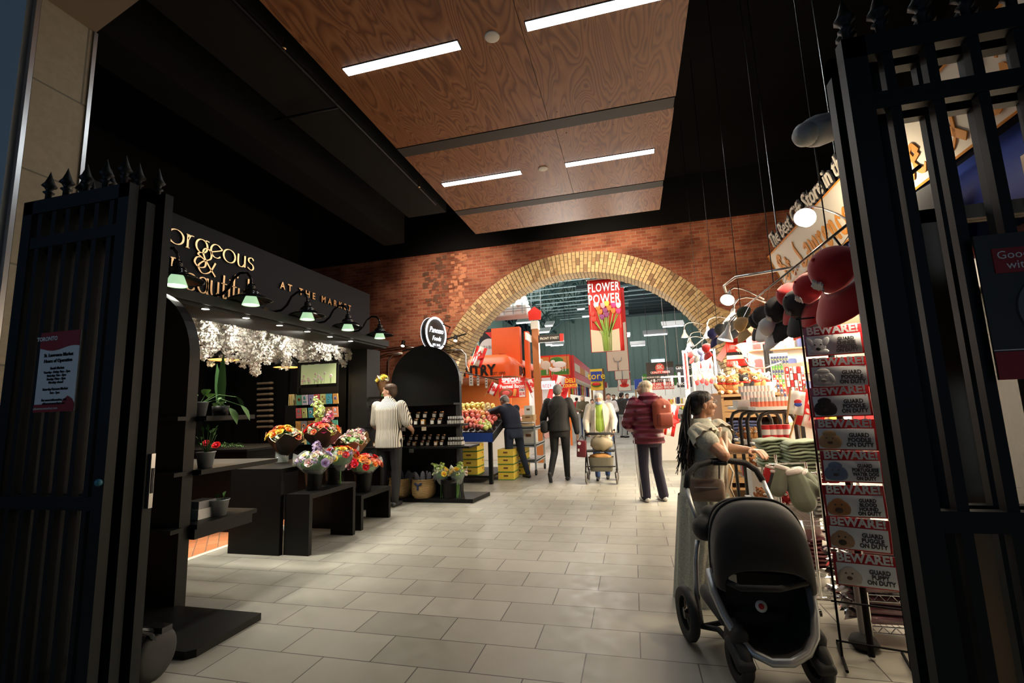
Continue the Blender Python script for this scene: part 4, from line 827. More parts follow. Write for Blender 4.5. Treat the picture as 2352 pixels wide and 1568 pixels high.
for r_ in range(4):
    zz = 1.58-.195*r_; m = MB(); m.bx(q.x-wX-.02, q.x+wX+.06, q.y-.05, q.y-.04, zz-.035, zz-.022); m.build('wire_shelf', 'steel' if False else 'satin_black', t)
    nC = 7
    for k in range(nC):
        x = q.x-.28+k*.105; mt_ = 'card_%s' % 'abcdefghijkl'[(k*5+r_*3) % 12]; o = None
        m = MB(); m.box((0, 0, 0), (.092, .014, .15)); m.m = 1; kk = random.choice([0, 1, 2])
        if kk == 0: m.ell((0, -.008, .01), (.026, .002, .026), None, 10, 6); m.m = 2; m.ell((0, -.010, .01), (.012, .002, .012), None, 8, 5)
        elif kk == 1:
            for j in range(3): m.ell((rnd(-.02, .02), -.008, -.035+.035*j), (.014, .002, .014), None, 8, 5)
        else: m.box((0, -.0075, -.03), (.06, .001, .02)); m.ell((.0, -.008, .03), (.02, .002, .03), None, 8, 5)
        o = m.build('greeting_card', [mt_, 'card_%s' % 'abcdefghijkl'[(k*3+r_*7+4) % 12], 'matte_black']); o.location = (x, q.y-.055-.01*(k % 2), zz+.055); o.rotation_euler = (.12, 0, rnd(-.15, .15))
        tag(o, 'greeting card in row %s of the card rack, %s from its left' % (['one', 'two', 'three', 'four'][r_], ['first', 'second', 'third', 'fourth', 'fifth', 'sixth', 'seventh'][k]), 'card', 'cards on the card rack')
for k in range(3): m = MB(); m.box((q.x-.46+.028*k, q.y-.02, 1.645), (.012, .09, .17)); tag(m.build('greeting_card', 'card_c'), 'tan card hanging off the left side of the card rack', 'card', 'tan cards on the rack side')
# ribbon rack on the shop wall
t = thing('ribbon_rack', 'dim rack of ribbon ends on the dark shop wall', 'rack', (-5.9, 7.3, 1.2))
for k in range(9): m = MB(); c = P(610, 880+12.5*k, y=7.25); m.cyl((c.x-.18, 7.25, c.z), (c.x+.16, 7.25, c.z), .022, n=8); m.ell((c.x+.12, 7.24, c.z), (.06, .02, .026)); m.build('ribbon_roll', 'soffit_tan', t)
m = MB(); m.bx(-6.2, -5.4, 7.30, 7.36, .9, 1.6); m.build('rack_board', 'matte_black', t)
# ============================================================ MARKET HALL BEYOND THE ARCH
M('hall_green', (.125, .165, .145), .6, noise=.12, nscale=3); M('truss_green', (.045, .075, .075), .5); M('roof_pale', (.40, .48, .44), .7); M('roof_dark', (.018, .022, .026), .7); M('pipe_grey', (.35, .40, .42), .4, .6)
M('red_gloss', (.70, .03, .02), .35); M('cloth_red', (.72, .02, .02), .6); M('cloth_white', (.88, .86, .84), .6); M('awn_orange', (.88, .13, .02), .45, noise=.05); M('paint_orange', (.80, .20, .03), .5, noise=.1)
M('post_brown', (.40, .13, .035), .4, noise=.1); M('panel_orange', (.62, .24, .05), .5); M('ban_red', (.52, .012, .010), .6); M('ban_cream', (.66, .60, .48), .7); M('sign_black', (.012, .012, .014), .5); M('sign_white', (.86, .84, .80), .5)
M('counter_white', (.75, .73, .70), .3); M('meat', (.62, .10, .10), .4); M('meat_pale', (.80, .42, .36), .4); M('glass_clear', (.9, .95, .95), .03, alpha=.18, spec=.9)
HX0, HX1, HY1 = -9, 9, 46
m = MB(); m.bx(HX0, HX1, HY1, HY1+.2, 0, 15)
for k in range(24): m.bx(HX0+k*.78, HX0+k*.78+.06, HY1-.06, HY1, 2.5, 13)
struct(m.build('wall_hall_end', 'hall_green'), 'green ribbed end wall of the market hall')
m = MB(); m.bx(HX0-.2, HX0, YW+WT, HY1, 0, 8); m.bx(HX1, HX1+.2, YW+WT, HY1, 0, 8); struct(m.build('wall_hall_sides', 'hall_green'))
# curved roof and dark clerestory
def arcz(x, R=13.5, top=12.0): return top-R+math.sqrt(max(.01, R*R-(x+.0)**2))
m = MB(); n = 18
for k in range(n):
    xa, xb = HX0+(HX1-HX0)*k/n, HX0+(HX1-HX0)*(k+1)/n; m.m = 0 if xb < -.9 else 1
    if xb < -1 and k % 2: m.m = 0
    m.add([(xa, YW+WT, arcz(xa)+.5), (xb, YW+WT, arcz(xb)+.5), (xb, HY1, arcz(xb)+.5), (xa, HY1, arcz(xa)+.5)], [(0, 1, 2, 3)], False)
struct(m.build('ceiling_hall', ['roof_pale', 'roof_dark']), 'curved roof of the market hall')
YT = [14.5, 19, 23.5, 28, 33, 38, 43]
for i, y in enumerate(YT):
    t = thing('roof_truss', 'dark green curved steel truss, %s from the arch' % ['first', 'second', 'third', 'fourth', 'fifth', 'sixth', 'seventh'][i], 'truss', (0, y, 8), 0, 'curved roof trusses of the hall')
    xs = [HX0+(HX1-HX0)*k/22 for k in range(23)]; top = [(x, y, arcz(x)+.35) for x in xs]; bot = [(x, y, arcz(x, 11.5, 10.9)) for x in xs]
    m = MB(); m.tube(top, .09, 4, sq=True); m.build('top_chord', 'truss_green', t); m = MB(); m.tube(bot, .09, 4, sq=True); m.build('bottom_chord', 'truss_green', t)
    m = MB()
    for k in range(22): m.tube([top[k], bot[k+1]], .045, 4); m.tube([bot[k], top[k]], .045, 4); m.tube([bot[k], top[k+1]], .03, 4)
    m.build('web', 'truss_green', t)
# purlins and long pipes: real members running along and across
for i, (x, z) in enumerate([(-7, 8.7), (-5.2, 9.6), (-3.4, 10.4), (-1.6, 10.9), (.6, 10.9), (2.4, 10.4), (4.2, 9.9)]):
    m = MB(); m.bx(x-.07, x+.07, YW+1, HY1, z, z+.16); tag(m.build('purlin', 'truss_green'), 'long roof purlin under the hall roof, %s from the left' % ['first', 'second', 'third', 'fourth', 'fifth', 'sixth', 'seventh'][i], 'roof beam', 'purlins of the hall roof')
for i in range(16):
    y = 13+i*1.9; z = 6.6+.16*i; m = MB(); m.bx(.2 if i % 3 else -2.5, 8.8, y-.10, y+.10, z, z+.20); m.m = 1; m.cyl((-6, y+.6, z+.35), (8.8, y+.6, z+.45), .04, n=6)
    tag(m.build('catwalk_beam', ['roof_dark', 'pipe_grey']), 'dark cross beam with a pale pipe high in the hall', 'roof beam', 'cross beams high in the hall')
for i, (px, py, y, w_) in enumerate([(1200, 662, 20, .5), (1165, 722, 20, .9), (1205, 738, 24, .8), (1262, 745, 22, .35), (1245, 760, 24, .8), (1280, 790, 30, .8), (1335, 707, 26, .4), (1346, 724, 28, .4), (1262, 788, 22, .3), (1505, 765, 24, 1.1), (1465, 790, 28, .8), (1435, 770, 30, .6), (1545, 745, 22, .9)]):
    q = P(px, py, y=y); t = thing('hall_light', 'bright rectangular lamp hanging high in the hall, %s' % ['top left by the roof edge', 'under the left roof slope', 'beside the market signpost', 'small one above the front street sign', 'low left of the flower banner', 'nearer the far left trusses', 'left edge of the flower banner', 'lower left edge of the flower banner', 'left of the front street arm', 'right of the flower banner', 'right of the rib banner', 'just right of the flower banner foot', 'far right near the arch'][i], 'lamp', q, 0, 'lamps high in the hall')
    m = MB(); m.box(q, (w_, .5, .06), (.5, 0, 0)); m.build('diffuser', 'emit_white', t); m = MB(); m.box(q+Vector((0, .03, .06)), (w_+.08, .56, .05), (.5, 0, 0)); m.build('housing', 'grey', t)
# generic board sign facing the camera or along a side
def board(name, label, cat, a, b, y, th, mat, group=None):
    """a,b pixel corners on plane y"""
    A = P(*a, y=y); B = P(*b, y=y); x0, x1 = min(A.x, B.x), max(A.x, B.x); z0, z1 = min(A.z, B.z), max(A.z, B.z); t = thing(name, label, cat, ((x0+x1)/2, y, (z0+z1)/2), 0, group)
    m = MB(); m.bx(x0, x1, y, y+th, z0, z1); m.build('board', mat, t); return t, x0, x1, z0, z1
def tl(t, s, x0, x1, z0, z1, u, v, h, mat, y, **k):   # text at relative position, height fraction
    return text(s, (x0+(x1-x0)*u, y-.004, z0+(z1-z0)*v), (z1-z0)*h*1.38, mat, t, **{'ext': .003, 'bold': .004, **k})
# FLOWER POWER banner
def banner(label, xa, xb, ztop, zbot, y, draw):
    t = thing('hanging_banner', label, 'banner', ((xa+xb)/2, y, ztop), 0, None); m = MB()
    m.m = 0; m.sheet(lambda u, v: (Vector((xa+(xb-xa)*u, y+.03*math.sin(u*5), ztop+(zbot-ztop)*v)), Vector((0, 1, 0))), 12, 10, .006); m.build('cloth', 'ban_red', t)
    m = MB(); m.cyl((xa-.03, y, ztop), (xb+.03, y, ztop), .02, n=8); m.build('rod', 'steel', t); m = MB(); m.cyl((xa+.1, y, ztop), (xa+.1, y, ztop+2.2), .004, n=4); m.cyl((xb-.1, y, ztop), (xb-.1, y, ztop+2.2), .004, n=4); m.build('wires', 'roof_dark', t)
    draw(t, xa, xb, ztop, zbot, y-.045); return t
def curve_edge(m, xa, xb, z1, z0, y, sag):
    pts = [(xa, z0), (xb, z0)]+[(xb+(xa-xb)*k/12, z1-sag*math.sin(PI*k/12)) for k in range(13)]; m.prism(pts, lambda a, b: (a, y, b), lambda a, b: (a, y+.006, b))
def d_flower(t, xa, xb, zt, zb, y):
    H = zt-zb; W = xb-xa; xc = (xa+xb)/2
    text('FLOWER', (xc-.01, y, zt-.25), .32, 'sign_white', t, ext=.003, bold=.006, sx=.60, spacing=1.12); text('POWER', (xc-.01, y, zt-.56), .36, 'sign_white', t, ext=.003, bold=.007, sx=.62, spacing=1.1)
    m = MB(); curve_edge(m, xa+.02, xb-.02, zt-H*.69, zb+.01, y+.014, .06); m.build('cream_panel', 'ban_cream', t)
    m = MB()
    for x in (xa+.05, xb-.05): m.bx(x-.003, x+.003, y+.010, y+.014, zt-H*.69, zt-.02)
    m.build('pinstripes', 'ban_cream', t)
    random.seed(6); base = (xc, zb+.02)
    heads = [(-.33, .98, 'red_gloss'), (-.30, .84, 'red_gloss'), (-.18, 1.12, 'paint_orange'), (-.05, 1.18, 'f_pink'), (-.09, .88, 'f_plum'), (.03, .93, 'f_plum'), (.0, 1.04, 'f_plum'), (.10, 1.10, 'paint_orange'), (.20, 1.02, 'paint_orange'), (.22, 1.16, 'f_hot'), (.33, 1.0, 'f_hot'), (-.22, 1.20, 'sign_white'), (.34, 1.15, 'sign_white'), (.05, 1.22, 'f_yellow'), (-.13, 1.02, 'paint_orange')]
    ms = MB()
    for i, (dx, hz, c) in enumerate(heads):
        bx_ = base[0]+dx*.28; ms.tube([(bx_, y+.004, base[1]), (base[0]+dx*.35, y+.002, base[1]+.5), (base[0]+dx, y, base[1]+hz-.05)], .011, 5)
    for i in range(12): dx = rnd(-.3, .3); leaf(ms, Vector((base[0]+dx*.3, y, base[1]+.35)), (dx*1.8, 0, 1.1), .45, .035, 0)
    ms.build('tulip_stems', 'lgreen', t)
    for dx, hz, c in heads:
        m = MB(); q = Vector((base[0]+dx, y-.004, base[1]+hz))
        for k in (-1, 0, 1): m.ell(q+Vector((k*.028, -.003*abs(k), .0)), (.036, .012, .075), (0, k*.25, 0), 8, 6)
        m.build('tulip_head', c, t)
A = P(1348, 640, y=12); B = P(1435, 805, y=12)
banner('red hanging banner with white flower power lettering and tulips', A.x, B.x-.0, 4.66, B.z, 12, d_flower)
def d_ribs(t, xa, xb, zt, zb, y):
    W = xb-xa; m = MB(); curve_edge(m, xa+.02, xb-.02, zt-(zt-zb)*.42, zb+.01, y+.012, .06); m.build('cream_panel', 'ban_cream', t)
    m = MB(); random.seed(8)
    for r_ in range(2):
        for k in range(9): m.rbox((xa+W*(.25+.5*k/8)+.02, y-.0, zt-.42-.30*r_), (.075, .02, .20), .01, (0, .15, 0))
    m.build('rib_picture', 'ribs', t); m = MB(); xc = (xa+xb)/2; m.tube([(xc, y, zb+.02), (xc, y, zb+.32)], .02, 5); m.tube([(xc-.13, y, zb+.45), (xc-.11, y, zb+.34), (xc, y, zb+.31), (xc+.11, y, zb+.34), (xc+.13, y, zb+.45)], .014, 5); m.build('fork_picture', 'grey', t)
M('ribs', (.26, .07, .03), .4, noise=.5, nscale=14)
A = P(1387, 730, y=16); B = P(1446, 850, y=16); banner('second hanging banner with grilled ribs on a fork', A.x, B.x, A.z+1.0, B.z, 16, d_ribs)
def d_tool(t, xa, xb, zt, zb, y):
    m = MB(); m.bx(xa+.02, xb-.02, y, y+.01, zb+.02, zb+(zt-zb)*.55); m.build('cream_panel', 'ban_cream', t); m = MB(); xc = (xa+xb)/2; m.tube([(xc-.15, y, zb+.75), (xc, y, zb+.5), (xc+.15, y, zb+.75)], .02, 5); m.tube([(xc, y, zb+.5), (xc, y, zb+.02)], .025, 5); m.build('tool_picture', 'grey', t)
A = P(1408, 800, y=21); B = P(1447, 871, y=21); banner('third hanging banner with a kitchen tool picture', A.x, B.x, A.z+.6, B.z, 21, d_tool)
def d_lob(t, xa, xb, zt, zb, y):
    m = MB(); m.bx(xa+.02, xb-.02, y, y+.01, zb+.02, zb+(zt-zb)*.8); m.build('cream_panel', 'ban_cream', t); m = MB(); xc = (xa+xb)/2
    for k in (-2, -1, 0, 1, 2): m.tube([(xc+k*.04, y, zb+.3), (xc+k*.12, y, zb+.9)], .03, 5)
    m.ell((xc, y, zb+.3), (.25, .01, .1)); m.build('red_picture', 'red_gloss', t)
A = P(1418, 868, y=26); B = P(1450, 897, y=26); banner('fourth hanging banner with a red picture, farthest back', A.x, B.x, A.z+.3, B.z, 26, d_lob)
# signpost
xp = P(1234, 860, y=12).x; t = thing('signpost', 'square brown signpost with a front street arm', 'signpost', (xp, 12, 0)); zt = P(1224, 738, y=12).z
m = MB(); m.bx(xp-.085, xp+.085, 11.92, 12.09, 0, zt-.22); m.build('post', 'post_brown', t); m = MB(); m.bx(xp-.10, xp+.10, 11.90, 12.11, zt-.22, zt); m.build('cap', 'paper', t)
m = MB(); m.prism([(-.16, .0), (.16, .0), (.18, .22), (0, .36), (-.18, .22)], lambda a, b: (xp+a-.0, 11.98, zt+.04+b), lambda a, b: (xp+a, 12.02, zt+.04+b)); m.build('finial', 'red_gloss', t)
A = P(1240, 769, y=11.95); B = P(1294, 783, y=11.95); m = MB(); m.bx(xp+.08, B.x, 11.95, 12.0, B.z, B.z+.20); m.build('street_arm', 'sign_black', t); m = MB(); m.bx(B.x-.09, B.x+.005, 11.94, 12.01, B.z-.0, B.z+.20); m.build('arm_tip', 'red_gloss', t)
text('FRONT STREET', ((xp+.10+B.x-.09)/2, 11.945, B.z+.10), .088, 'sign_white', t, ext=.002, bold=.001, sx=.84)
m = MB(); m.bx(xp-.13, xp-.09, 11.3, 11.92, B.z+.02, B.z+.20); m.build('side_arm', 'paper', t)
# country stall with orange awning
ya = 14.0; c = P(1180, 862, y=ya); xl = -8.6; zb = c.z; zt = zb+.60; dep = 4.2
t = thing('awning_stall', 'market stall under a large glowing orange awning', 'stall', (c.x-1, ya, 0))
m = MB(); prof = [(0, zb), (0, zb+.34), (.03, zb+.44), (.16, zb+.62), (.42, zb+.74), (.6, zb+.76)]   # depth inset, z
def aw(u, v):
    # path: front face from left to corner, round the corner, then back
    L1 = c.x-xl-.3; L2 = dep; tot = L1+.47+L2; s = u*tot; k = v*(len(prof)-1); i = min(int(k), len(prof)-2); f_ = k-i; ins = prof[i][0]*(1-f_)+prof[i+1][0]*f_; z = prof[i][1]*(1-f_)+prof[i+1][1]*f_
    if s < L1: p = (xl+s, ya+ins)
    elif s < L1+.47: a = (s-L1)/.47*PI/2; p = (c.x-.3+(.3-ins)*math.sin(a) if ins < .3 else c.x-ins+0*(a), ya+.3-(.3-ins)*math.cos(a) if ins < .3 else ya+ins)
    else: p = (c.x-ins, ya+.3+(s-L1-.47))
    return Vector((p[0], p[1], z))
m.grid(aw, 60, 10); m.build('awning', 'awn_orange', t, recalc=False)
m = MB(); m.bx(xl, c.x-.1, ya+.1, ya+dep, zb-.04, zb); m.build('awning_frame', 'steel', t)
text('COUNTRY', (P(1105, 855, y=ya).x+.02-.55, ya-.015, zb+.20), .46, 'sign_black', t, ext=.003, bold=.018, sx=.9); text('EST 1895', (P(1140, 858, y=ya).x+.08, ya-.015, zb+.09), .12, 'sign_black', t, ext=.002)
text('BROWN BROS', (c.x+.012, ya+2.0, zb+.19), .42, 'sign_black', t, right=(0, 1, 0), ext=.003, bold=.012, sx=.9)
m = MB(); m.bx(c.x-1.05, c.x-.05, ya+1.2, ya+1.5, zb+.5, zb+1.75); m.bx(c.x+.06, c.x+.2, ya+1.4, ya+1.7, zb, zb+1.6); m.build('orange_upstand', 'awn_orange', t)
m = MB(); m.bx(xl, c.x-.25, ya+.6, ya+1.5, 0, 1.0); m.build('counter', 'counter_white', t)
for x in (c.x-.25, c.x-2.2): m = MB(); m.bx(x-.06, x+.06, ya+.25, ya+.37, 0, zb); m.build('post', 'paint_orange', t)
m = MB(); m.bx(xl, c.x-.3, ya+3.4, ya+3.5, 0, zb); m.build('back_wall', 'paint_orange', t)
light('awning_lamp', 'AREA', (c.x-1.2, ya+1.4, zb-.08), 45, (1, .95, .88), 2.4, .8); light('awning_top_lamp', 'AREA', (c.x-1.4, ya-1.0, zb+2.6), 50, (1, .95, .88), 2.0, .6)
random.seed(4); tt = [('meat', 'meat'), ('meat_pale', 'meat')]
for k in range(26):
    x = c.x-.35-.11*k; m = MB(); m.rbox((x, ya+.8+.12*(k % 2), 1.05), (rnd(.07, .1), .18, rnd(.08, .16)), .02); tag(m.build('meat_pack', ['meat', 'meat_pale', 'sign_white', 'yellow'][k % 4]), 'wrapped meat pack on the counter under the orange awning', 'meat pack', 'meat packs under the orange awning')
# round cafe sign left of the upstand
t, x0, x1, z0, z1 = board('round_badge_sign', 'black sign with a pale round cheese badge behind the orange awning', 'sign', (1100, 757), (1147, 812), 15.6, .08, 'sign_black')
m = MB(); m.cyl(((x0+x1)/2, 15.59, z0+.2), ((x0+x1)/2, 15.56, z0+.2), .36, n=30); m.build('badge', 'paper', t); text('TABLE', ((x0+x1)/2, 15.55, z0+.25), .15, 'grey', t); m = MB(); m.prism([(x1-.5, z1-.12), (x1, z1-.12), (x1, z1-.62)], lambda a, b: (a, 15.58, b), lambda a, b: (a, 15.6, b)); m.build('red_corner', 'red_gloss', t)
# equipment cage on the awning roof
q = P(1195, 720, y=17); t = thing('roof_cage', 'grey ventilation unit in a wire cage above the orange stall', 'machine', q); m = MB(); m.rbox(q+Vector((-.4, 0, .1)), (1.5, .8, .5), .08); m.cyl(q+Vector((-.1, -.3, .4)), q+Vector((.3, -.3, .55)), .28, n=16); m.build('unit', 'sign_white', t)
m = MB()
for k in range(7): m.cyl(q+Vector((-1.2+.35*k, -.5, -.1)), q+Vector((-1.2+.35*k, -.5, 1.0)), .015, n=4)
for k in range(4): m.cyl(q+Vector((-1.2, -.5, .1+.28*k)), q+Vector((.9, -.5, .1+.28*k)), .015, n=4)
m.build('cage', 'pipe_grey', t)
# peameal bacon sign
t, x0, x1, z0, z1 = board('bacon_sign', 'red special peameal bacon sign with food pictures', 'sign', (1145, 869), (1208, 912), 13.4, .03, 'red_gloss'); y = 13.4
tl(t, 'SPECIAL', x0, x1, z0, z1, .5, .88, .20, 'sign_white', y, sx=1.05, bold=.006); tl(t, 'Canadian Sweet Pickle', x0, x1, z0, z1, .5, .74, .07, 'sign_white', y, bold=.001); tl(t, 'Peameal Bacon', x0, x1, z0, z1, .5, .57, .19, 'sign_white', y, sx=.80, bold=.004)
W, H = x1-x0, z1-z0; m = MB(); m.ell((x0+W*.27, y-.01, z0+H*.25), (W*.25, .012, H*.22), None, 20, 8); m.build('bacon_picture', 'ribs', t); m = MB(); m.ell((x0+W*.27, y-.016, z0+H*.25), (W*.15, .012, H*.12), None, 16, 8); m.build('slice_picture', 'meat', t)
m = MB(); m.bx(x0+W*.76, x1-W*.02, y-.012, y, z0+H*.03, z0+H*.45); m.build('price_patch', 'sign_white', t); tl(t, 'ONLY', x0, x1, z0, z1, .87, .37, .11, 'sign_black', y-.012, bold=.003, sx=.7); tl(t, '$5.95', x0, x1, z0, z1, .87, .18, .15, 'red_gloss', y-.012, bold=.003, sx=.6)
m = MB(); m.rbox((x0+W*.60, y-.012, z0+H*.25), (W*.12, .02, H*.36), .02, (0, .2, 0)); m.build('loaf_picture', 'panel_orange', t)
m = MB(); m.cyl((x0+.1, y+.02, z1), (x0+.1, y+.1, zb), .006, n=4); m.cyl((x1-.1, y+.02, z1), (x1-.1, y+.1, zb), .006, n=4); m.build('hangers', 'steel', t)
# Canadian flags
def mapleleaf(s): 
    P_ = [(0, 1), (.18, .62), (.38, .72), (.30, .28), (.62, .50), (.68, .32), (.95, .36), (.82, .08), (.95, -.02), (.45, -.40), (.50, -.58), (.04, -.50), (.03, -1)]
    return [(a*s, b*s) for a, b in P_]+[(-a*s, b*s) for a, b in reversed(P_[1:])]
def flag(label, q, w_, h_, rz=0, drape=.15, ry=0, kind='ca', stick=True, group=None, name='canadian_flag'):
    q = Vector(q); t = thing(name, label, 'flag', q, rz, group); rr_ = Matrix.Rotation(ry, 3, 'Y')
    def pt(u, v): return rr_@Vector((w_*(u-.5), drape*w_*math.sin(u*9+v*2)*.35+.02*v, h_*(.5-v)))
    bands = [(0, .27, 'cloth_red'), (.27, .73, 'cloth_white'), (.73, 1, 'cloth_red')] if kind == 'ca' else [(0, 1, kind)]
    for a, b, mt_ in bands: m = MB(); m.sheet(lambda u, v: (pt(a+(b-a)*u, v), Vector((0, 1, 0))), 6, 5, .004); m.build('flag_cloth', mt_, t, world=False)
    if kind == 'ca':
        pl = mapleleaf(h_*.30); m = MB(); f0 = lambda s: (lambda a, b: pt(.5+a/w_, .5-b/h_)+Vector((0, s, 0))); m.prism(pl, f0(-.012), f0(-.004)); m.build('maple_leaf', 'cloth_red', t, world=False)
    if stick: m = MB(); m.cyl(rr_@Vector((-w_*.5, 0, -h_*.9)), rr_@Vector((-w_*.5, 0, h_*.6)), .008, n=6); m.build('stick', 'wood', t, world=False)
    return t
q = P(1100, 818, y=10.2); flag('canadian flag hanging tilted at the left foot of the arch', (q.x, 10.2, q.z), .26, .46, .2, .25, .35); m = MB(); m.cyl((q.x-.027, 10.2, q.z+.295), (q.x-.10, YW, q.z+.2), .009, n=5); tag(m.build('flag_bracket', 'steel'), 'small steel flag bracket at the left foot of the arch', 'bracket')
for px, py, lb, ry in [(1133, 893, 'small canadian flag left of the peameal bacon sign', .5), (1222, 885, 'small canadian flag right of the peameal bacon sign', -.4)]: q = P(px, py, y=13.2); flag(lb, q, .28, .36, 0, .3, ry)
q = P(1283, 895, y=15.5); flag('large canadian flag draped over the deli counter', q, .62, .95, .2, .3, .3)
q = P(1268, 930, y=15); flag('drooping red and white flag low at the deli counter', q, .35, .45, .2, .3, -.5)
# white meat counter along the left aisle
t = thing('deli_counter', 'long white glass fronted meat counter on the left aisle', 'counter', (-3.2, 17, 0)); m = MB(); m.bx(-4.2, -3.05, 12.6, 21, 0, .95); m.build('counter_body', 'counter_white', t); m = MB(); m.prism([(-3.05, .95), (-3.15, 1.35), (-3.55, 1.38), (-3.55, 1.36), (-3.17, 1.33), (-3.07, .95)], lambda x, z: (x, 12.6, z), lambda x, z: (x, 21, z)); m.build('glass_front', 'glass_clear', t)
m = MB(); m.bx(-3.06, -3.03, 12.6, 21, .3, .9); m.build('lit_front', 'meat_pale', t); light('deli_lamp', 'AREA', (-3.5, 16, 2.3), 45, (1, .96, .92), .5, 7)
random.seed(12)
for k in range(60):
    m = MB(); m.rbox((rnd(-3.9, -3.2), 12.8+8*k/60, 1.0+rnd(0, .05)), (.16, .18, rnd(.06, .14)), .03); tag(m.build('meat_tray', ['meat', 'meat_pale', 'sign_white', 'red_gloss', 'meat'][k % 5]), 'tray of meat in the long glass counter on the left aisle', 'meat tray', 'meat trays in the left glass counter')
# animal pictures
t, x0, x1, z0, z1 = board('animal_picture_sign', 'orange picture sign with a cow and white sheep', 'sign', (1233, 818), (1311, 864), 17, .06, 'red_gloss'); y = 17; W = x1-x0
for j, (a, b) in enumerate(((.03, .37), (.41, .98))):
    m = MB(); m.bx(x0+W*a, x0+W*b, y-.02, y, z0+.06, z1-.06); m.build('orange_panel', 'panel_orange', t); m = MB(); m.bx(x0+W*a+.03, x0+W*b-.03, y-.03, y-.02, z0+.09, z0+.09+(z1-z0)*.24); m.build('grass_strip', 'green', t)
m = MB(); cx, cz = x0+W*.68, (z0+z1)/2
for dx, dz, sx_, sz_ in ((.0, .05, .26, .12), (-.24, .16, .09, .07), (-.14, -.14, .22, .08), (-.33, -.08, .07, .06)): m.ell((cx+dx, y-.03, cz+dz), (sx_, .02, sz_), None, 14, 8)
for dx in (-.12, .0, .12, .22): m.cyl((cx+dx, y-.03, cz), (cx+dx, y-.03, cz-.2), .018, n=6)
m.build('sheep_picture', 'sign_white', t); m = MB(); m.ell((cx-.1, y-.025, cz+.2), (.25, .01, .13)); m.build('bush_picture', 'green', t)
m = MB(); m.ell((x0+W*.26, y-.03, cz+.05), (.2, .02, .17)); m.ell((x0+W*.12, y-.03, cz+.22), (.09, .02, .08)); m.cyl((x0+W*.3, y-.03, cz), (x0+W*.3, y-.03, cz-.3), .03, n=6); m.build('cow_picture', 'ban_cream', t)
m = MB(); m.cyl((x0+.1, y+.03, z0), (x0+.1, y+.03, 0), .04, n=8); m.cyl((x1-.1, y+.03, z0), (x1-.1, y+.03, 0), .04, n=8); m.build('posts', 'paint_orange', t)
# fascia running back on the left aisle
xf = P(1318, 840, y=17.2).x; t = thing('stall_fascia', 'long red and cream stall fascia running back down the aisle', 'stall sign', (xf, 20, 3)); z0_, z1_ = P(1318, 868, y=17.2).z, P(1318, 815, y=17.2).z; m = MB(); m.bx(xf-.9, xf, 17.2, 27, z0_, z1_); m.build('fascia', 'red_gloss', t)
for k in range(5): m = MB(); m.bx(xf, xf+.02, 17.4+1.95*k, 19.15+1.95*k, z0_+.28, z1_-.28); m.build('sign_panel', 'panel_orange' if k % 2 else 'ban_cream', t)
m = MB(); m.bx(xf-.9, xf+.01, 17.15, 27, z0_-.06, z0_); m.build('cream_trim', 'ban_cream', t)
m = MB(); m.bx(xf-1.6, xf-.3, 17.6, 27, 0, 1.05); m.build('counter', 'counter_white', t); m = MB(); m.bx(xf-2.2, xf-2.1, 17.6, 27, 0, z1_); m.build('back_wall', 'sign_white', t)
light('fascia_lamp', 'AREA', (xf-.8, 21, z0_-.1), 45, (1, .95, .9), .6, 7)
cols = ['cloth_red', 'blue', 'cloth_white', 'green', 'navy', 'cloth_red', 'yellow', 'blue', 'cloth_white', 'cloth_red']
for k in range(22):
    y = 17.9+.38*k; flag('narrow hanging pennant under the red fascia', (xf-.25, y, z0_-.32), .22, .5, PI/2, .2, 0, cols[(k*3) % 10], False, 'pennants under the red fascia', 'hanging_pennant')
# deli counter sign
t, x0, x1, z0, z1 = board('deli_sign', 'red deli counter sign with gold letters', 'sign', (1297, 868), (1323, 891), 15, .04, 'red_gloss'); tl(t, 'DELI', x0, x1, z0, z1, .5, .72, .42, 'yellow', 15, sx=.85); tl(t, 'COUNTER', x0, x1, z0, z1, .5, .24, .30, 'yellow', 15, sx=.72, bold=.003)
m = MB(); m.bx(x0+.02, x1-.02, 14.99, 15, z0+(z1-z0)*.46, z0+(z1-z0)*.50); m.build('rule', 'sign_black', t); m = MB(); m.cyl((x0+.1, 15.02, z1), (x0+.1, 15.02, z1+3.5), .006, n=4); m.cyl((x1-.1, 15.02, z1), (x1-.1, 15.02, z1+3.5), .005, n=4); m.build('wires', 'roof_dark', t)
# white beef price sign
t, x0, x1, z0, z1 = board('beef_sign', 'white lit beef price sign over the meat counter', 'sign', (1238, 876), (1275, 892), 14.5, .05, 'emit_white'); tl(t, 'BEEF', x0, x1, z0, z1, .5, .35, .5, 'red_gloss', 14.5, sx=.9)
# blue and yellow banner sign
t, x0, x1, z0, z1 = board('store_sign', 'blue and yellow store sign with a watermelon picture', 'sign', (1355, 848), (1386, 895), 19, .08, 'yellow'); m = MB(); m.bx(x0+.02, x1-.02, 18.98, 19, z0+(z1-z0)*.42, z1-.1); m.build('blue_field', 'blue', t); tl(t, 'tore', x0, x1, z0, z1, .5, .66, .34, 'yellow', 18.98)
m = MB(); m.ell((x0+.22, 18.97, z0+.22), (.2, .03, .10)); m.build('melon_rind', 'green', t); m = MB(); m.ell((x0+.22, 18.95, z0+.24), (.17, .03, .07)); m.build('melon_flesh', 'red_gloss', t)
m = MB(); m.cyl((x1+.02, 19.04, 0), (x1+.02, 19.04, z1), .05, n=8); m.build('post', 'brown', t)
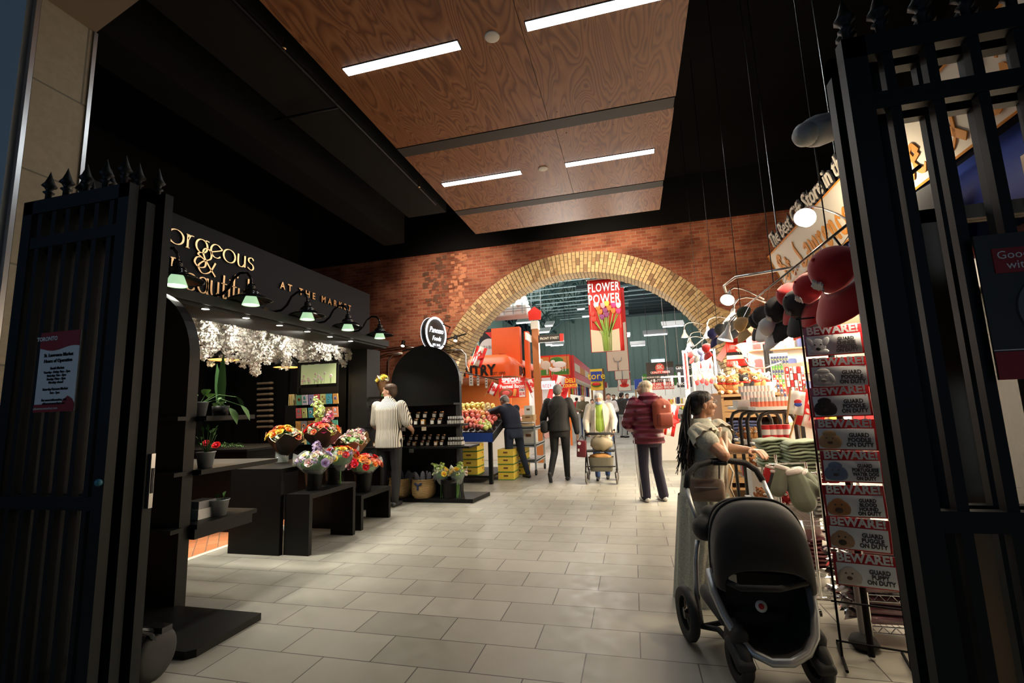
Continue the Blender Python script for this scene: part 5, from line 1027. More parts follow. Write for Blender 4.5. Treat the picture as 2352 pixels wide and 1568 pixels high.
# fruit-yellow background stalls and counters on the right
t, x0, x1, z0, z1 = board('meat_shop_sign', 'black quality meats sign with a red round badge', 'sign', (1483, 833), (1550, 879), 14, .05, 'sign_black'); y = 14; W, H = x1-x0, z1-z0
m = MB(); m.cyl((x0+W*.5, y-.012, z0+H*.74), (x0+W*.5, y, z0+H*.74), H*.20, n=24); m.build('badge', 'red_gloss', t); tl(t, 'SK', x0, x1, z0, z1, .5, .76, .17, 'sign_white', y-.012, bold=.004); m = MB(); m.bx(x0+W*.2, x0+W*.8, y-.018, y, z0+H*.46, z0+H*.58); m.build('ribbon', 'red_gloss', t)
tl(t, 'QUALITY MEATS', x0, x1, z0, z1, .5, .52, .09, 'sign_white', y-.018, bold=.002, sx=.95); tl(t, 'NO HORMONES OR ANTIBIOTICS', x0, x1, z0, z1, .5, .30, .085, 'sign_white', y, bold=.001, sx=.93); tl(t, '416-777-0181', x0, x1, z0, z1, .5, .14, .12, 'sign_white', y, bold=.002)
m = MB(); m.bx(x0, x1, y-.01, y, z0-.02, z0+.0); m.cyl((x0+.1, y+.03, z1), (x0+.1, y+.03, z1+3), .006, n=4); m.cyl((x1-.1, y+.03, z1), (x1-.1, y+.03, z1+3), .005, n=4); m.build('wires', 'roof_dark', t)
t, x0, x1, z0, z1 = board('holiday_sign', 'red we are taking holiday orders sign', 'sign', (1494, 879), (1549, 893), 13.9, .03, 'red_gloss'); tl(t, 'WE ARE TAKING', x0, x1, z0, z1, .5, .72, .36, 'sign_white', 13.9, sx=.85, bold=.002); tl(t, 'HOLIDAY ORDERS', x0, x1, z0, z1, .5, .27, .36, 'sign_white', 13.9, sx=.85, bold=.002); m = MB(); m.bx(x0+.1, x0+.12, 13.91, 13.93, z1, z1+.1); m.bx(x1-.12, x1-.1, 13.91, 13.93, z1, z1+.1); m.build('hangers', 'steel', t)
t, x0, x1, z0, z1 = board('certified_sign', 'dark certified sign beside the quality meats sign', 'sign', (1552, 838), (1590, 888), 14.3, .05, 'sign_black'); tl(t, 'CERTIFIED', x0, x1, z0, z1, .52, .86, .13, 'sign_white', 14.3, bold=.001, sx=.8); tl(t, 'ANGUS', x0, x1, z0, z1, .4, .15, .13, 'sign_white', 14.3, bold=.001); m = MB(); m.cyl((x0+.1, 14.33, z1), (x0+.1, 14.33, z1+3), .006, n=4); m.build('wire', 'steel', t)
t = thing('meat_case', 'white refrigerated meat case on the right of the aisle', 'counter', (.9, 15, 0)); m = MB(); m.bx(.55, 1.7, 12.2, 22, 0, .9); m.build('case_body', 'counter_white', t); m = MB(); m.bx(.5, .58, 12.2, 22, .9, 1.32); m.build('glass_front', 'glass_clear', t); m = MB(); m.bx(.5, 1.7, 12.15, 22, 1.32, 1.35); m.build('top_shelf', 'steel', t); m = MB(); m.bx(2.6, 2.7, 12, 24, 0, 2.6); m.build('back_wall', 'sign_white', t)
light('case_lamp', 'AREA', (1.3, 16, 2.4), 45, (1, .97, .94), .6, 7)
random.seed(15)
for k in range(44):
    m = MB(); m.rbox((rnd(.75, 1.5), 12.4+9*k/44, .95+rnd(0, .06)), (.14, .16, rnd(.05, .12)), .03); tag(m.build('meat_tray', ['sign_white', 'meat_pale', 'sign_white', 'meat'][k % 4]), 'tray in the white refrigerated case on the right', 'meat tray', 'trays in the right white case')
for k in range(34):
    m = MB(); m.box((.6+rnd(0, .9), 12.4+.28*k, 1.36+rnd(.04, .10)), (.07, .07, rnd(.08, .22))); tag(m.build('jar_row_item', ['sign_white', 'yellow', 'red_gloss', 'navy', 'chrome'][k % 5]), 'small product standing on top of the white case', 'packet', 'products on the white case')
for k in range(8):
    m = MB(); x = .9+.2*k; m.bx(x-.03, x+.03, 13.6, 13.66, 1.9, 2.05+.08*(k % 3)); m.tube([(x, 13.6, 2.0), (x, 13.6, 1.6)], .01, 5); tag(m.build('hanging_utensil', 'chrome'), 'steel utensil hanging over the white case', 'utensil', 'utensils over the white case')
m = MB(); m.bx(.8, 2.5, 13.58, 13.62, 2.08, 2.12); m.cyl((1, 13.6, 2.1), (1, 13.6, 5), .006, n=4); m.cyl((2.3, 13.6, 2.1), (2.3, 13.6, 5), .006, n=4); tag(m.build('utensil_rail', 'steel'), 'steel rail holding the hanging utensils', 'rail')
# far stalls, both sides
random.seed(31); FC_ = ['yellow', 'ban_cream', 'green', 'blue', 'red_gloss', 'sign_white', 'panel_orange', 'wood']
desc = ['yellow', 'cream', 'green', 'blue', 'red', 'white', 'orange', 'wooden']
for i, (x0, x1, y, h_) in enumerate([(-4.6, -2.2, 27.5, 3.0), (-2.0, -.9, 34, 2.6), (.6, 3.0, 25, 2.9), (.2, 3.4, 32, 3.0), (-4.0, -1.9, 38, 3.2), (-1.2, 1.6, 42, 3.0), (3.2, 6.0, 20, 3.2), (-6.5, -4.7, 22, 3.4)]):
    t = thing('market_stall', 'distant %s trimmed market stall with lit fascia, %s' % (desc[i], ['left of the aisle', 'past the left flags', 'behind the burgundy coat', 'farther right', 'far left', 'at the end of the aisle', 'far right', 'behind the orange stall'][i]), 'stall', ((x0+x1)/2, y, 0))
    m = MB(); m.bx(x0, x1, y, y+1.5, 0, 1.0); m.build('counter', 'counter_white', t); m = MB(); m.bx(x0, x1, y-.1, y+.05, h_-.65, h_); m.build('fascia', FC_[i], t); m = MB(); m.bx(x0, x1, y+1.8, y+1.9, 0, h_); m.build('back_wall', 'sign_white', t)
    for x in (x0+.05, x1-.05): m = MB(); m.bx(x-.05, x+.05, y-.05, y+.05, 0, h_); m.build('post', 'wood', t)
    m = MB()
    for k in range(40): m.m = random.randrange(5); m.ell((rnd(x0+.1, x1-.1), y+rnd(0, 1.2), 1.03+rnd(0, .15)), rnd(.05, .12), None, 6, 4)
    o = m.build('heaped_goods', ['red_gloss', 'yellow', 'green', 'paint_orange', 'sign_white'], t); o['kind'] = 'stuff'
    light('stall_lamp', 'AREA', ((x0+x1)/2, y+.7, h_-.1), 22, (1, .96, .88), x1-x0, .5)
# EXIT-like green window and arched window at the far end
m = MB(); M('far_window', (.7, .85, 1), emit=2.2, ecol=(.75, .88, 1)); m.bx(-1.6, .6, HY1-.1, HY1-.02, .3, 2.4); m.bx(2.0, 3.2, HY1-.1, HY1-.02, 3.0, 5.5); struct(m.build('window_1', 'far_window'), 'bright doorway glass at the far end of the hall')
# ============================================================ FRUIT STAND AND ITS NEIGHBOURS
t = thing('fruit_stand', 'black sloping fruit stand heaped with mangoes at the arch', 'stand', (-3.3, 9.2, 0))
m = MB(); A_, B_, C_, D_ = Vector((-3.45, 8.55, .90)), Vector((-2.62, 8.55, .88)), Vector((-2.62, 10.1, 1.34)), Vector((-4.1, 10.1, 1.40))
E_ = Vector((-4.1, 8.9, 1.0))
pl = [A_, B_, C_, D_, E_]; m.add(pl+[p-Vector((0, 0, .05)) for p in pl], [(0, 1, 2, 3, 4), (9, 8, 7, 6, 5)]+[(i, 5+i, 5+(i+1) % 5, (i+1) % 5) for i in range(5)], False); m.build('sloping_tray', 'black_paint', t)
m = MB()
for a, b in ((A_, B_),): m.add([a+Vector((0, 0, -.10)), b+Vector((0, 0, -.10)), b+Vector((0, 0, .07)), a+Vector((0, 0, .07))], [(0, 1, 2, 3)], False); m.add([a+Vector((.02, -.02, -.10)), b+Vector((.02, -.02, -.10)), b+Vector((.02, -.02, .07)), a+Vector((.02, -.02, .07))], [(3, 2, 1, 0)], False)
mb2 = MB(); a, b = B_, C_; mb2.add([p+Vector((dx_, 0, dz_)) for p in (a, b) for dx_ in (0, .02) for dz_ in (-.10, .05)], [(0, 1, 5, 4), (2, 3, 7, 6), (1, 3, 7, 5), (0, 2, 6, 4), (0, 1, 3, 2), (4, 5, 7, 6)], False); mb2.build('side_board', 'black_paint', t)
m.build('blue_card_edge', 'carton_blue' if M('carton_blue', (.02, .07, .35), .6) else '', t)
for (x, y, z) in ((-2.68, 8.62, .86), (-2.68, 10.0, 1.28), (-4.0, 9.9, 1.3), (-3.42, 8.62, .86)): m = MB(); m.bx(x-.035, x+.035, y-.035, y+.035, 0, z); m.build('leg', 'black_paint', t)
m = MB(); m.bx(-4.05, -2.7, 8.7, 10.0, .10, .14); m.build('lower_rail', 'black_paint', t)
random.seed(18)
MG = []
for i, c in enumerate([(.72, .18, .06), (.85, .42, .10), (.86, .60, .12), (.62, .10, .07), (.45, .50, .10)]):
    g = N('mango_%s' % 'abcde'[i], .35); v = g.obj(); g.col(g.ramp(g.noise(v, 9, 2), [(.35, c), (.62, tuple(min(1, k*1.1+.12) for k in c))])); m = MB(); m.ell((0, 0, 0), (.056, .045, .042), None, 12, 8); o = m.build('mango', g.m); MG.append(o)
kk = 0
for r_ in range(13):
    for q_ in range(11):
        y = 8.66+.115*r_; u = (q_+.5*(r_ % 2))/11
        xl_ = -3.42-(.6*min(1, (y-8.55)/.5)); x = xl_+(-2.70-xl_)*u
        z = .92+(y-8.55)*.295+(-x-2.6)*.04+.05+.10*math.sin(PI*u)*(.6+.4*math.sin(r_*1.3))+rnd(0, .02)
        if kk >= 130: break
        ci = 3 if (r_ < 6 and rnd(0, 1) < .6) else (4 if (u > .75 and r_ < 4) else (2 if r_ > 8 else random.choice([0, 0, 1, 3])))
        o = MG[ci] if not MG[ci].get('used') else dup(MG[ci]); o['used'] = 1; o.location = (x, y, z); o.rotation_euler = (rnd(0, 3), rnd(0, 3), rnd(0, 6)); o.scale = (rnd(.95, 1.25),)*3
        tag(o, ['dark red and yellow mango heaped on the black fruit stand', 'orange blushed mango heaped on the black fruit stand', 'yellow mango heaped on the black fruit stand', 'deep red mango heaped on the black fruit stand', 'green mango at the right edge of the fruit stand'][ci], 'mango', ['red and yellow', 'orange', 'yellow', 'deep red', 'green'][ci]+' mangoes on the stand'); kk += 1
for o in MG:
    if 'used' in o.keys(): del o['used']
for o in list(COL.objects):
    if o.name.startswith('mango') and 'used' in o.keys(): del o['used']
g = N('carton_yellow', .6); v = g.obj(); n_ = g.n('TexVoronoi'); n_.inputs['Scale'].default_value = 9; g.l(v, n_.inputs['Vector']); g.col(g.ramp(n_.outputs['Distance'], [(.1, (.60, .05, .03)), (.22, (.85, .62, .08)), (.8, (.85, .62, .08))]))
M('carton_green', (.10, .25, .05), .6)
C0 = None
for (cx, cy, rows, lb, w_) in [(-3.6, 9.0, 4, 'left yellow stack under the fruit stand', .38), (-3.18, 8.98, 4, 'middle yellow stack under the fruit stand', .38), (-2.52, 9.3, 4, 'right yellow stack beside the fruit stand leg', .34), (-2.45, 10.05, 4, 'yellow stack behind the man in navy', .34)]:
    for k in range(rows):
        if C0 is None:
            C0 = o = thing('fruit_carton', 'x', 'box', (0, 0, 0)); m = MB(); m.box((0, 0, .07), (.36, .42, .135)); m.build('carton_body', 'carton_yellow', o, world=False); m = MB(); m.box((0, 0, .004), (.365, .425, .018)); m.build('green_band', 'carton_green', o, world=False); m = MB(); m.box((0, -.2105, .08), (.10, .004, .03)); m.build('hand_hole', 'brown', o, world=False)
        else: o = dup(C0)
        o.location = (cx, cy, .14+.15*k if cx < -2.6 else .002+.15*k); o.scale = (w_/.38, 1, 1); o['label'] = 'yellow fruit carton, %s in the %s' % (['bottom one', 'second up', 'third up', 'top one'][k], lb); o['group'] = 'yellow fruit cartons'
q0 = P(1060, 925, y=9.95)
m = MB()
for k in range(9): m.m = k % 2; m.ell((-4.0+.09*k, 10.05, 1.50), (.06, .05, .05))
tag(m.build('small_yellow_fruit', ['yellow', 'f_lime'], None), 'row of small yellow fruit at the back of the stand', 'fruit', kind='stuff')
# price tags on wires over the fruit stand, and the track
m = MB(); a = P(1052, 853, y=9.8); b = P(1145, 872, y=9.8); m.cyl(a, b, .012, n=6); m.cyl(a, (a.x-.15, YW, a.z), .012, n=6); tag(m.build('tag_rail', 'black_paint'), 'black rail holding price tags above the fruit stand', 'rail')
for i, (px, py) in enumerate([(1058, 868), (1082, 873), (1098, 873), (1117, 878)]):
    q = P(px, py, y=9.8); m = MB(); m.box(q, (.05 if i > 1 else .09, .006, .24)); m.cyl(q+Vector((0, 0, .1)), a+(b-a)*((q.x-a.x)/(b.x-a.x)), .003, n=4); m.m = 1
    for j in range(3): m.box(q+Vector((0, -.004, .06-.06*j)), (.03, .002, .02))
    tag(m.build('price_tag', ['paper', 'sign_black']), 'white paper price tag on the rail over the fruit, %s from the left' % ['first', 'second', 'third', 'fourth'][i], 'price tag', 'paper price tags over the fruit')
a = P(925, 805, y=10.3); b = P(1062, 767, y=10.3); TZ = lambda x_, a=a, b=b: a.z+.02+(b.z-a.z-.02)*(x_+5.2)/(b.x+5.3)
m = MB(); m.cyl((-5.4, 10.3, TZ(-5.4)), (b.x+.1, 10.3, b.z), .02, n=8); tag(m.build('track_rail', 'black_paint'), 'black lighting track on the brick wall', 'rail')
for i, (px, py, e) in enumerate([(925, 792, 60), (1046, 780, 240)]):
    q = P(px, py, y=10.1); t = thing('track_spot', ['bright white spotlight on the bricks left of the round sign', 'small black track spotlight beside the arch foot'][i], 'spotlight', q); m = MB(); m.cyl(q+Vector((0, .05, .10)), q+Vector((0, 0, -.02)), .045, n=14); m.build('barrel', 'black_paint', t)
    m = MB(); m.cyl(q+Vector((0, -.005, -.03)), q+Vector((0, 0, -.018)), .04, n=14); m.build('lens', 'bulb', t); m = MB(); m.cyl(q+Vector((0, .05, .10)), (q.x, 10.3, TZ(q.x)), .01, n=6); m.build('stem', 'black_paint', t)
    light('track_light', 'SPOT', q+Vector((0, -.03, -.05)), e, (.9, .95, 1) if i == 0 else (1, .95, .85), .05, aim=(.5, .35, -1) if i == 0 else (.25, -.1, -1), spot=80 if i == 0 else 125, blend=.7)
# oval illuminated sign
q = Vector((-4.36, 9.85, 3.17)); t = thing('round_blade_sign', 'round black projecting sign with a glowing white rim', 'sign', q)
ax = Vector((.97, -.24, 0)).normalized(); R_ = .385; m = MB(); m.lathe([(0, -.075), (R_, -.075), (R_, .075), (0, .075)], q, 40, axis=ax); m.build('drum', 'sign_black', t)
M('neon_white', (1, 1, 1), emit=2.6, ecol=(.85, .9, 1)); m = MB()
for s in (-.062, .070): m.lathe([(R_-.045, s), (R_-.0, s), (R_+.006, s+.006 if s > 0 else s-.006), (R_-.045, s+.012 if s > 0 else s-.012), (R_-.045, s)], q, 40, axis=ax)
m.build('glowing_rim', 'neon_white', t)
r = Vector((0, 0, 1)).cross(ax).normalized()
for s_, dz, sz_ in (('Panesso', .07, .21), ('Foods', -.12, .17)):
    text(s_, q+ax*.079+Vector((0, 0, dz)), sz_*.9, 'neon_white', t, right=r, ext=.003, bold=0, shear=.35, sx=.85)
text('EST. 2015', q+ax*.079+Vector((0, 0, -.27)), .07, 'neon_white', t, right=r, ext=.003)
m = MB(); m.cyl(q+Vector((.15, .2, .25)), (q.x+.15, YW, q.z+.25), .015, n=8); m.cyl(q+Vector((.15, .2, -.25)), (q.x+.15, YW, q.z-.25), .015, n=8); m.build('bracket', 'black_paint', t)
# conduits on the brick wall
for i, pts in enumerate([[(858, 806), (930, 795), (960, 800)], [(868, 820), (890, 812), (925, 810)], [(892, 868), (892, 825), (903, 815), (925, 812)], [(1008, 805), (1060, 803), (1070, 815), (1070, 838), (1078, 855)]]):
    m = MB(); m.tube([P(*p, y=10.44) for p in pts], .018, 8); tag(m.build('conduit', 'steel'), ['upper steel conduit on the bricks beside the shop post', 'lower steel conduit on the bricks beside the shop post', 'vertical steel conduit dropping behind the jar display', 'steel conduit curving by the left foot of the arch'][i], 'pipe')
# steel cart with boxes
t = thing('steel_cart', 'grey two shelf utility cart with cardboard boxes on it', 'cart', (-2.25, 10.2, 0))
X0, X1, Y0, Y1 = -2.55, -2.03, 9.75, 10.75
for z in (.30, .62, .98): m = MB(); m.bx(X0, X1, Y0, Y1, z-.02, z); m.bx(X0, X1, Y0, Y0+.015, z-.05, z+.03); m.bx(X1-.015, X1, Y0, Y1, z-.05, z+.03); m.build('shelf', 'cart_grey' if M('cart_grey', (.34, .36, .37), .4) else '', t)
for x in (X0, X1-.02):
    for y in (Y0, Y1): m = MB(); m.bx(x-.015, x+.02, y-.02, y+.02, .12, 1.0); m.build('post', 'cart_grey', t); m = MB(); m.cyl((x-.015, y, .06), (x+.02, y, .06), .06, n=14); m.build('wheel', 'rubber', t)
m = MB(); m.tube([(X0, Y0, .98), (X0, Y0-.06, 1.08), (X1, Y0-.06, 1.08), (X1, Y0, .98)], .015, 8); m.build('handle', 'steel', t)
for i, (x, y, z, w_, h_, mt_, lb) in enumerate([(-2.28, 10.1, .98, .30, .14, 'card', 'open brown cardboard box at the bottom of the cart pile'), (-2.24, 10.15, 1.12, .26, .12, 'card', 'brown cardboard box second on the cart pile'), (-2.22, 10.15, 1.24, .18, .20, 'paper', 'tall pale carton on top of the cart pile'), (-2.25, 10.2, .62, .3, .3, 'paper', 'white box on the middle cart shelf')]):
    m = MB(); m.box((x, y, z+h_/2+.001), (w_, .3, h_)); m.m = 1; m.box((x, y-.152, z+h_*.6), (w_*.4, .003, h_*.2)); tag(m.build('cardboard_box', [mt_, 'brown']), lb, 'box')
# ============================================================ SOUVENIR SHOP ON THE RIGHT
M('fab_green', (.27, .34, .22), .9, sheen=.3); M('fab_grey', (.46, .45, .42), .9, sheen=.3); M('fab_navy', (.035, .05, .14), .9, sheen=.3); M('fab_black', (.02, .02, .022), .9, sheen=.3); M('fab_maroon', (.16, .03, .04), .35, coat=.6)
M('fur_brown', (.40, .15, .05), .95, noise=.3, nscale=60, bump=.6); M('fur_tan', (.62, .34, .14), .95, noise=.2, nscale=60, bump=.6); M('fur_white', (.85, .82, .76), .95, noise=.1, nscale=60, bump=.6); M('fur_black', (.03, .03, .032), .95, noise=.3, nscale=60, bump=.6)
M('slat_wood', (.42, .25, .11), .5, noise=.1); M('tubular', (.04, .038, .036), .3, .6); M('sign_ivory', (.78, .70, .56), .6); M('letter_gold', (.72, .27, .02), .6); M('awning_blue', (.02, .05, .32), .6)
# leaning fascia with blackletter name
TL_, BL_ = Vector((1.60, 0, 2.99)), Vector((1.74, 0, 2.62))
t = thing('souvenir_sign', 'leaning ivory shop sign with gold blackletter lettering on the right', 'shop sign', (1.65, 4.2, 2.8)); up = (TL_-BL_).normalized(); nrm = Vector((0, -1, 0)).cross(up).normalized()
if nrm.x > 0: nrm = -nrm
def SGN(y, v, w=0): return BL_+up*v+nrm*w+Vector((0, y, 0))
HS = (TL_-BL_).length; m = MB(); vs = [SGN(y, v, w) for y in (5.63, 1.9) for v in (0, HS) for w in (0, -.03)]; m.add(vs, [(0, 2, 6, 4), (1, 5, 7, 3), (0, 4, 5, 1), (2, 3, 7, 6), (0, 1, 3, 2), (4, 6, 7, 5)], False); m.build('sign_board', 'sign_ivory', t)
m = MB()
for v in (0, HS): m.tube([SGN(5.63, v, .003), SGN(1.9, v, .003)], .008, 4)
m.tube([SGN(5.63, 0, .003), SGN(5.63, HS, .003)], .008, 4); m.build('orange_edge', 'letter_gold', t)
BG = {'S': ([[(.62, .82), (.40, .95), (.16, .82), (.16, .62), (.60, .40), (.60, .14), (.36, -.02), (.06, .12)], [(.36, .95), (.36, .1)]], .78), 't': ([[(.14, .75), (.14, .10), (.26, .0), (.38, .10)], [(.0, .52), (.34, .52)]], .44), '.': ([[(.06, .02), (.14, .1)]], .26), 'L': ([[(.30, .95), (.16, .7), (.26, .2), (.04, .04)], [(.04, .06), (.3, .0), (.66, .14)]], .74), 'a': ([[(.08, .48), (.34, .54), (.36, .08), (.46, .0)], [(.34, .3), (.06, .22), (.08, .04), (.34, .08)]], .52), 'w': ([[(.02, .56), (.10, .46), (.10, .06), (.22, 0), (.30, .08)], [(.30, .5), (.30, .06), (.42, .0), (.54, .1)], [(.46, .56), (.54, .44), (.54, .06)]], .66), 'r': ([[(.02, .5), (.12, .42), (.12, .0)], [(.12, .42), (.26, .54), (.34, .46)]], .38), 'e': ([[(.36, .36), (.10, .26), (.10, .08), (.24, .0), (.38, .1)], [(.10, .26), (.12, .46), (.28, .54), (.36, .38)]], .46), 'n': ([[(.02, .5), (.12, .42), (.12, .0)], [(.12, .42), (.28, .54), (.36, .42), (.36, .04), (.46, 0)]], .54), 'c': ([[(.36, .48), (.2, .54), (.08, .42), (.08, .1), (.22, .0), (.36, .08)]], .42), 'm': ([[(.02, .5), (.12, .42), (.12, .0)], [(.12, .42), (.28, .54), (.34, .42), (.34, .0)], [(.34, .42), (.50, .54), (.58, .42), (.58, .04), (.66, 0)]], .74), 'o': ([[(.2, .54), (.08, .42), (.08, .12), (.22, 0)], [(.2, .54), (.36, .42), (.36, .12), (.22, 0)]], .48), 'k': ([[(.08, .95), (.12, .8), (.12, .0)], [(.12, .3), (.34, .52), (.30, .34), (.14, .28), (.40, .0)]], .48), '&': G['&'], 'G': ([[(.6, .8), (.35, .95), (.1, .7), (.1, .25), (.35, 0), (.6, .15), (.6, .45), (.4, .45)]], .76), 'i': ([[(.02, .5), (.1, .42), (.1, .04), (.2, 0)], [(.08, .68), (.14, .74)]], .26), 'f': ([[(.36, .86), (.18, .9), (.14, .7), (.14, .0)], [(0, .5), (.3, .5)]], .36)}
m = MB(); u = 0; sz = .27
for ch in 'St. Lawrence Smoke & Gift':
    if ch == ' ': u += .10; continue
    st_, adv = BG[ch]; pen(m, [[(u+a*sz, b*sz) for a, b in s] for s in st_], lambda a, b, w_: SGN(5.50-a*.92, .06+b, .004+w_), .050, .013, .78, .006); u += (adv+.06)*sz; m.build('letter', 'letter_gold', t); m = MB()
for s_, dz, mt_ in (('The Best Gift Store in the Market', .0, 'sign_black'), ('The Best Gift Store in the Market', .014, 'sign_ivory')):
    text(s_, SGN(4.15, HS+.075, .01+dz), .19, mt_, t, right=(0, -1, 0), up=up, ext=.004, bold=.012 if mt_ == 'sign_black' else .001, shear=.3, sx=.92)
m = MB()
for y in (5.3, 3.8, 2.4): m.cyl(SGN(y, HS, -.02), (1.6, y, 6.4), .006, n=5)
m.build('hanging_wires', 'steel', t)
# blue awning band with red edge and cloths hung on it
t = thing('blue_awning', 'blue fabric band with a red lower edge over the souvenir shop', 'awning', (1.75, 3.7, 2.3)); m = MB(); m.sheet(lambda u, v: (Vector((1.72+.10*(1-v), 5.45-3.4*u, 2.62-.50*v)), Vector((1, 0, 0))), 20, 2, .02); m.build('cloth_band', 'awning_blue', t)
m = MB(); m.bx(1.70, 1.74, 2.05, 5.45, 2.07, 2.115); m.build('red_edge', 'red_gloss', t); m = MB(); m.bx(1.76, 1.92, 2.05, 5.45, 2.62, 2.65); m.build('top_board', 'matte_black', t)
m = MB(); m.bx(1.95, 4.38, 3.0, 10.3, 2.66, 2.72); struct(m.build('ceiling_souvenir', 'cream'), 'pale ceiling of the souvenir shop')
for i, (y, w_, h_, mt_) in enumerate([(5.35, .25, .55, 'red_gloss'), (4.85, .36, .34, 'cloth_white'), (4.45, .40, .34, 'fab_black'), (3.9, .5, .40, 'blue'), (3.3, .5, .42, 'fab_black')]):
    m = MB(); m.sheet(lambda u, v: (Vector((1.665+.01*math.sin(u*9), y-w_*u, 2.54-h_*v)), Vector((1, 0, 0))), 8, 3, .008); tag(m.build('hanging_shirt', mt_), ['red', 'white', 'black', 'bright blue', 'dark'][i]+' shirt hung on the blue band, '+['leftmost', 'second from left', 'third from left', 'fourth from left', 'nearest the gate'][i], 'shirt')
RZ = lambda y: 2.30+(y-2.1)*.0125 if y < 4.5 else 2.33+(y-4.5)*.01837
# gooseneck cone lamps on hanging wires
t0 = thing('cone_lamp', 'x', 'lamp', (0, 0, 0)); m = MB(); m.lathe([(.018, .12), (.022, .09), (.026, .06), (.075, -.03), (.080, -.045), (.074, -.040), (.022, .05), (0, .08)], (0, 0, 0), 20); m.build('shade', 'lampwhite', t0, world=False)
m = MB(); m.ell((0, 0, -.028), (.052, .052, .022)); m.build('bulb', 'bulb', t0, world=False)
m = MB(); m.tube([(0, 0, .11), (0, 0, .17), (.03, 0, .23), (.10, 0, .26), (.20, 0, .26), (.38, 0, .20)], .009, 6); m.build('arm', 'steel', t0, world=False)
LQ = [((1850, 495), 1.2, .85, 'brightest one high before the ivory sign', (-.75, .55, 0), 70), ((1672, 684), 1.15, 1.0, 'angled one below the rod, middle of the row', (-.7, .45, 0), 30), ((1680, 735), 1.2, 1.15, 'tall white cone in the middle of the row', (0, .25, 0), 24), ((1627, 768), 1.2, 1.0, 'white cone left of the middle', (0, 0, 0), 22), ((1668, 772), 1.0, 1.0, 'white cone just under the tall one', (0, .3, 0), 22), ((1586, 790), 1.2, .9, 'second from the arch', (0, 0, 0), 16), ((1573, 770), 1.04, .9, 'farthest one by the arch', (0, 0, 0), 16), ((1581, 802), 1.1, .9, 'lowest one near the arch', (0, 0, 0), 12), ((1708, 800), 1.35, 1.0, 'upturned cone before the hockey jersey', (PI*.92, 0, 0), 0), ((1952, 668), 1.22, 1.1, 'half hidden by the right gate', (0, .5, 0), 30)]
for i, (px, xx, sc, lb, rt, e) in enumerate(LQ):
    q = P(*px, x=xx); o = t0 if i == 0 else dup(t0); o.location = q; o.rotation_euler = rt; o.scale = (sc,)*3; o['label'] = 'white cone lamp, '+lb; o['group'] = 'white cone lamps over the souvenirs'
    m = MB(); Rv = Euler(rt).to_matrix(); tp = Rv.transposed()@((Vector((1.18, q.y+.01, RZ(q.y)))-q))/sc; m.tube([(0, 0, .12), tp], .006, 5); (m.build('clamp_arm', 'tubular', o, world=False) if i not in (0, 1, 8) else None)
    if e: light('cone_light', 'SPOT', q+Vector((0, -.0, -.08)), e, (1, .80, .55), .05, aim=(.35, .1, -1), spot=140, blend=.7)
light('sign_wash', 'SPOT', P(1847, 505, x=1.2)+Vector((.0, .02, -.1)), 45, (1, .85, .62), .05, aim=(1, .15, .25), spot=140, blend=.8)
# rail, wires
m = MB(); m.tube([(1.18, 2.1, 2.30), (1.18, 4.5, 2.33), (1.18, 9.4, 2.42)], .008, 6); tag(m.build('cap_rail', 'tubular'), 'thin steel rail the caps and lamps hang from', 'rail')
for i, (px, py, bx_, by_) in enumerate([(1610, 776, 0, 0), (1648, 758, 0, 0), (1701, 710, 0, 0), (1778, 662, 0, 0), (1897, 526, 0, 0)]):
    q = P(px, py, x=1.18); m = MB(); m.cyl((1.18, q.y, 2.32), (1.18-.0, q.y, 6.4), .004, n=5); tag(m.build('hanging_wire', 'tubular'), 'thin steel wire holding the cap rail, %s' % ['nearest the arch', 'second from the arch', 'third from the arch', 'fourth from the arch', 'nearest the right gate'][i], 'wire', 'wires of the cap rail')
m = MB(); a = P(1560, 660, x=.9)
q1, q2 = P(1663, 655, x=1.1), P(1835, 612, x=1.55); m.tube([P(1668, 672, x=1.12), q1, P(1690, 636, x=1.12), q2], .014, 8); tag(m.build('lamp_rod', 'steel'), 'long bent steel rod reaching from the ivory sign to the lamps', 'rod')
for i, (a, b, x) in enumerate([((1680, 795), (1800, 782), 1.6), ((1775, 772), (1960, 708), 1.5)]): m = MB(); m.cyl(P(*a, x=x-.3), P(*b, x=x), .007, n=6); tag(m.build('white_rod', 'white'), ['white rod running before the hockey jersey', 'white rod running under the blue band'][i], 'rod')
# caps: crown, bill, button
def cap_thing(cm, bm_, lm=None):
    t = thing('baseball_cap', 'x', 'cap', (0, 0, 0)); m = MB()
    pr = [(0, .106)]+[(.092*math.cos(a), .106*math.sin(a)) for a in [PI/2*(1-k/6) for k in range(1, 7)]]+[(.090, -.012), (.082, -.010), (.080, .0)]
    m.lathe(pr, (0, 0, 0), 22); m.build('crown', cm, t, world=False); m = MB()
    m.sheet(lambda u, v: (Vector((math.sin((u-.5)*2.5)*(.088+.065*v), .02+math.cos((u-.5)*2.5)*(.075)+.125*v*(1-.5*abs(2*u-1)**2), -.004-.03*v*v-.02*(2*u-1)**2*(1+v))), Vector((0, -.2, 1))), 12, 4, .004); m.build('bill', bm_, t, world=False)
    m = MB(); m.ell((0, 0, .107), (.008, .008, .005)); m.build('button', cm, t, world=False)
    if lm: m = MB(); m.prism(mapleleaf(.028), lambda a, b: (a, .094-.3*abs(b+.03)**1.5*6-.000, .055+b), lambda a, b: (a, .102-.3*abs(b+.03)**1.5*6, .055+b)); m.build('emblem', lm, t, world=False)
    return t
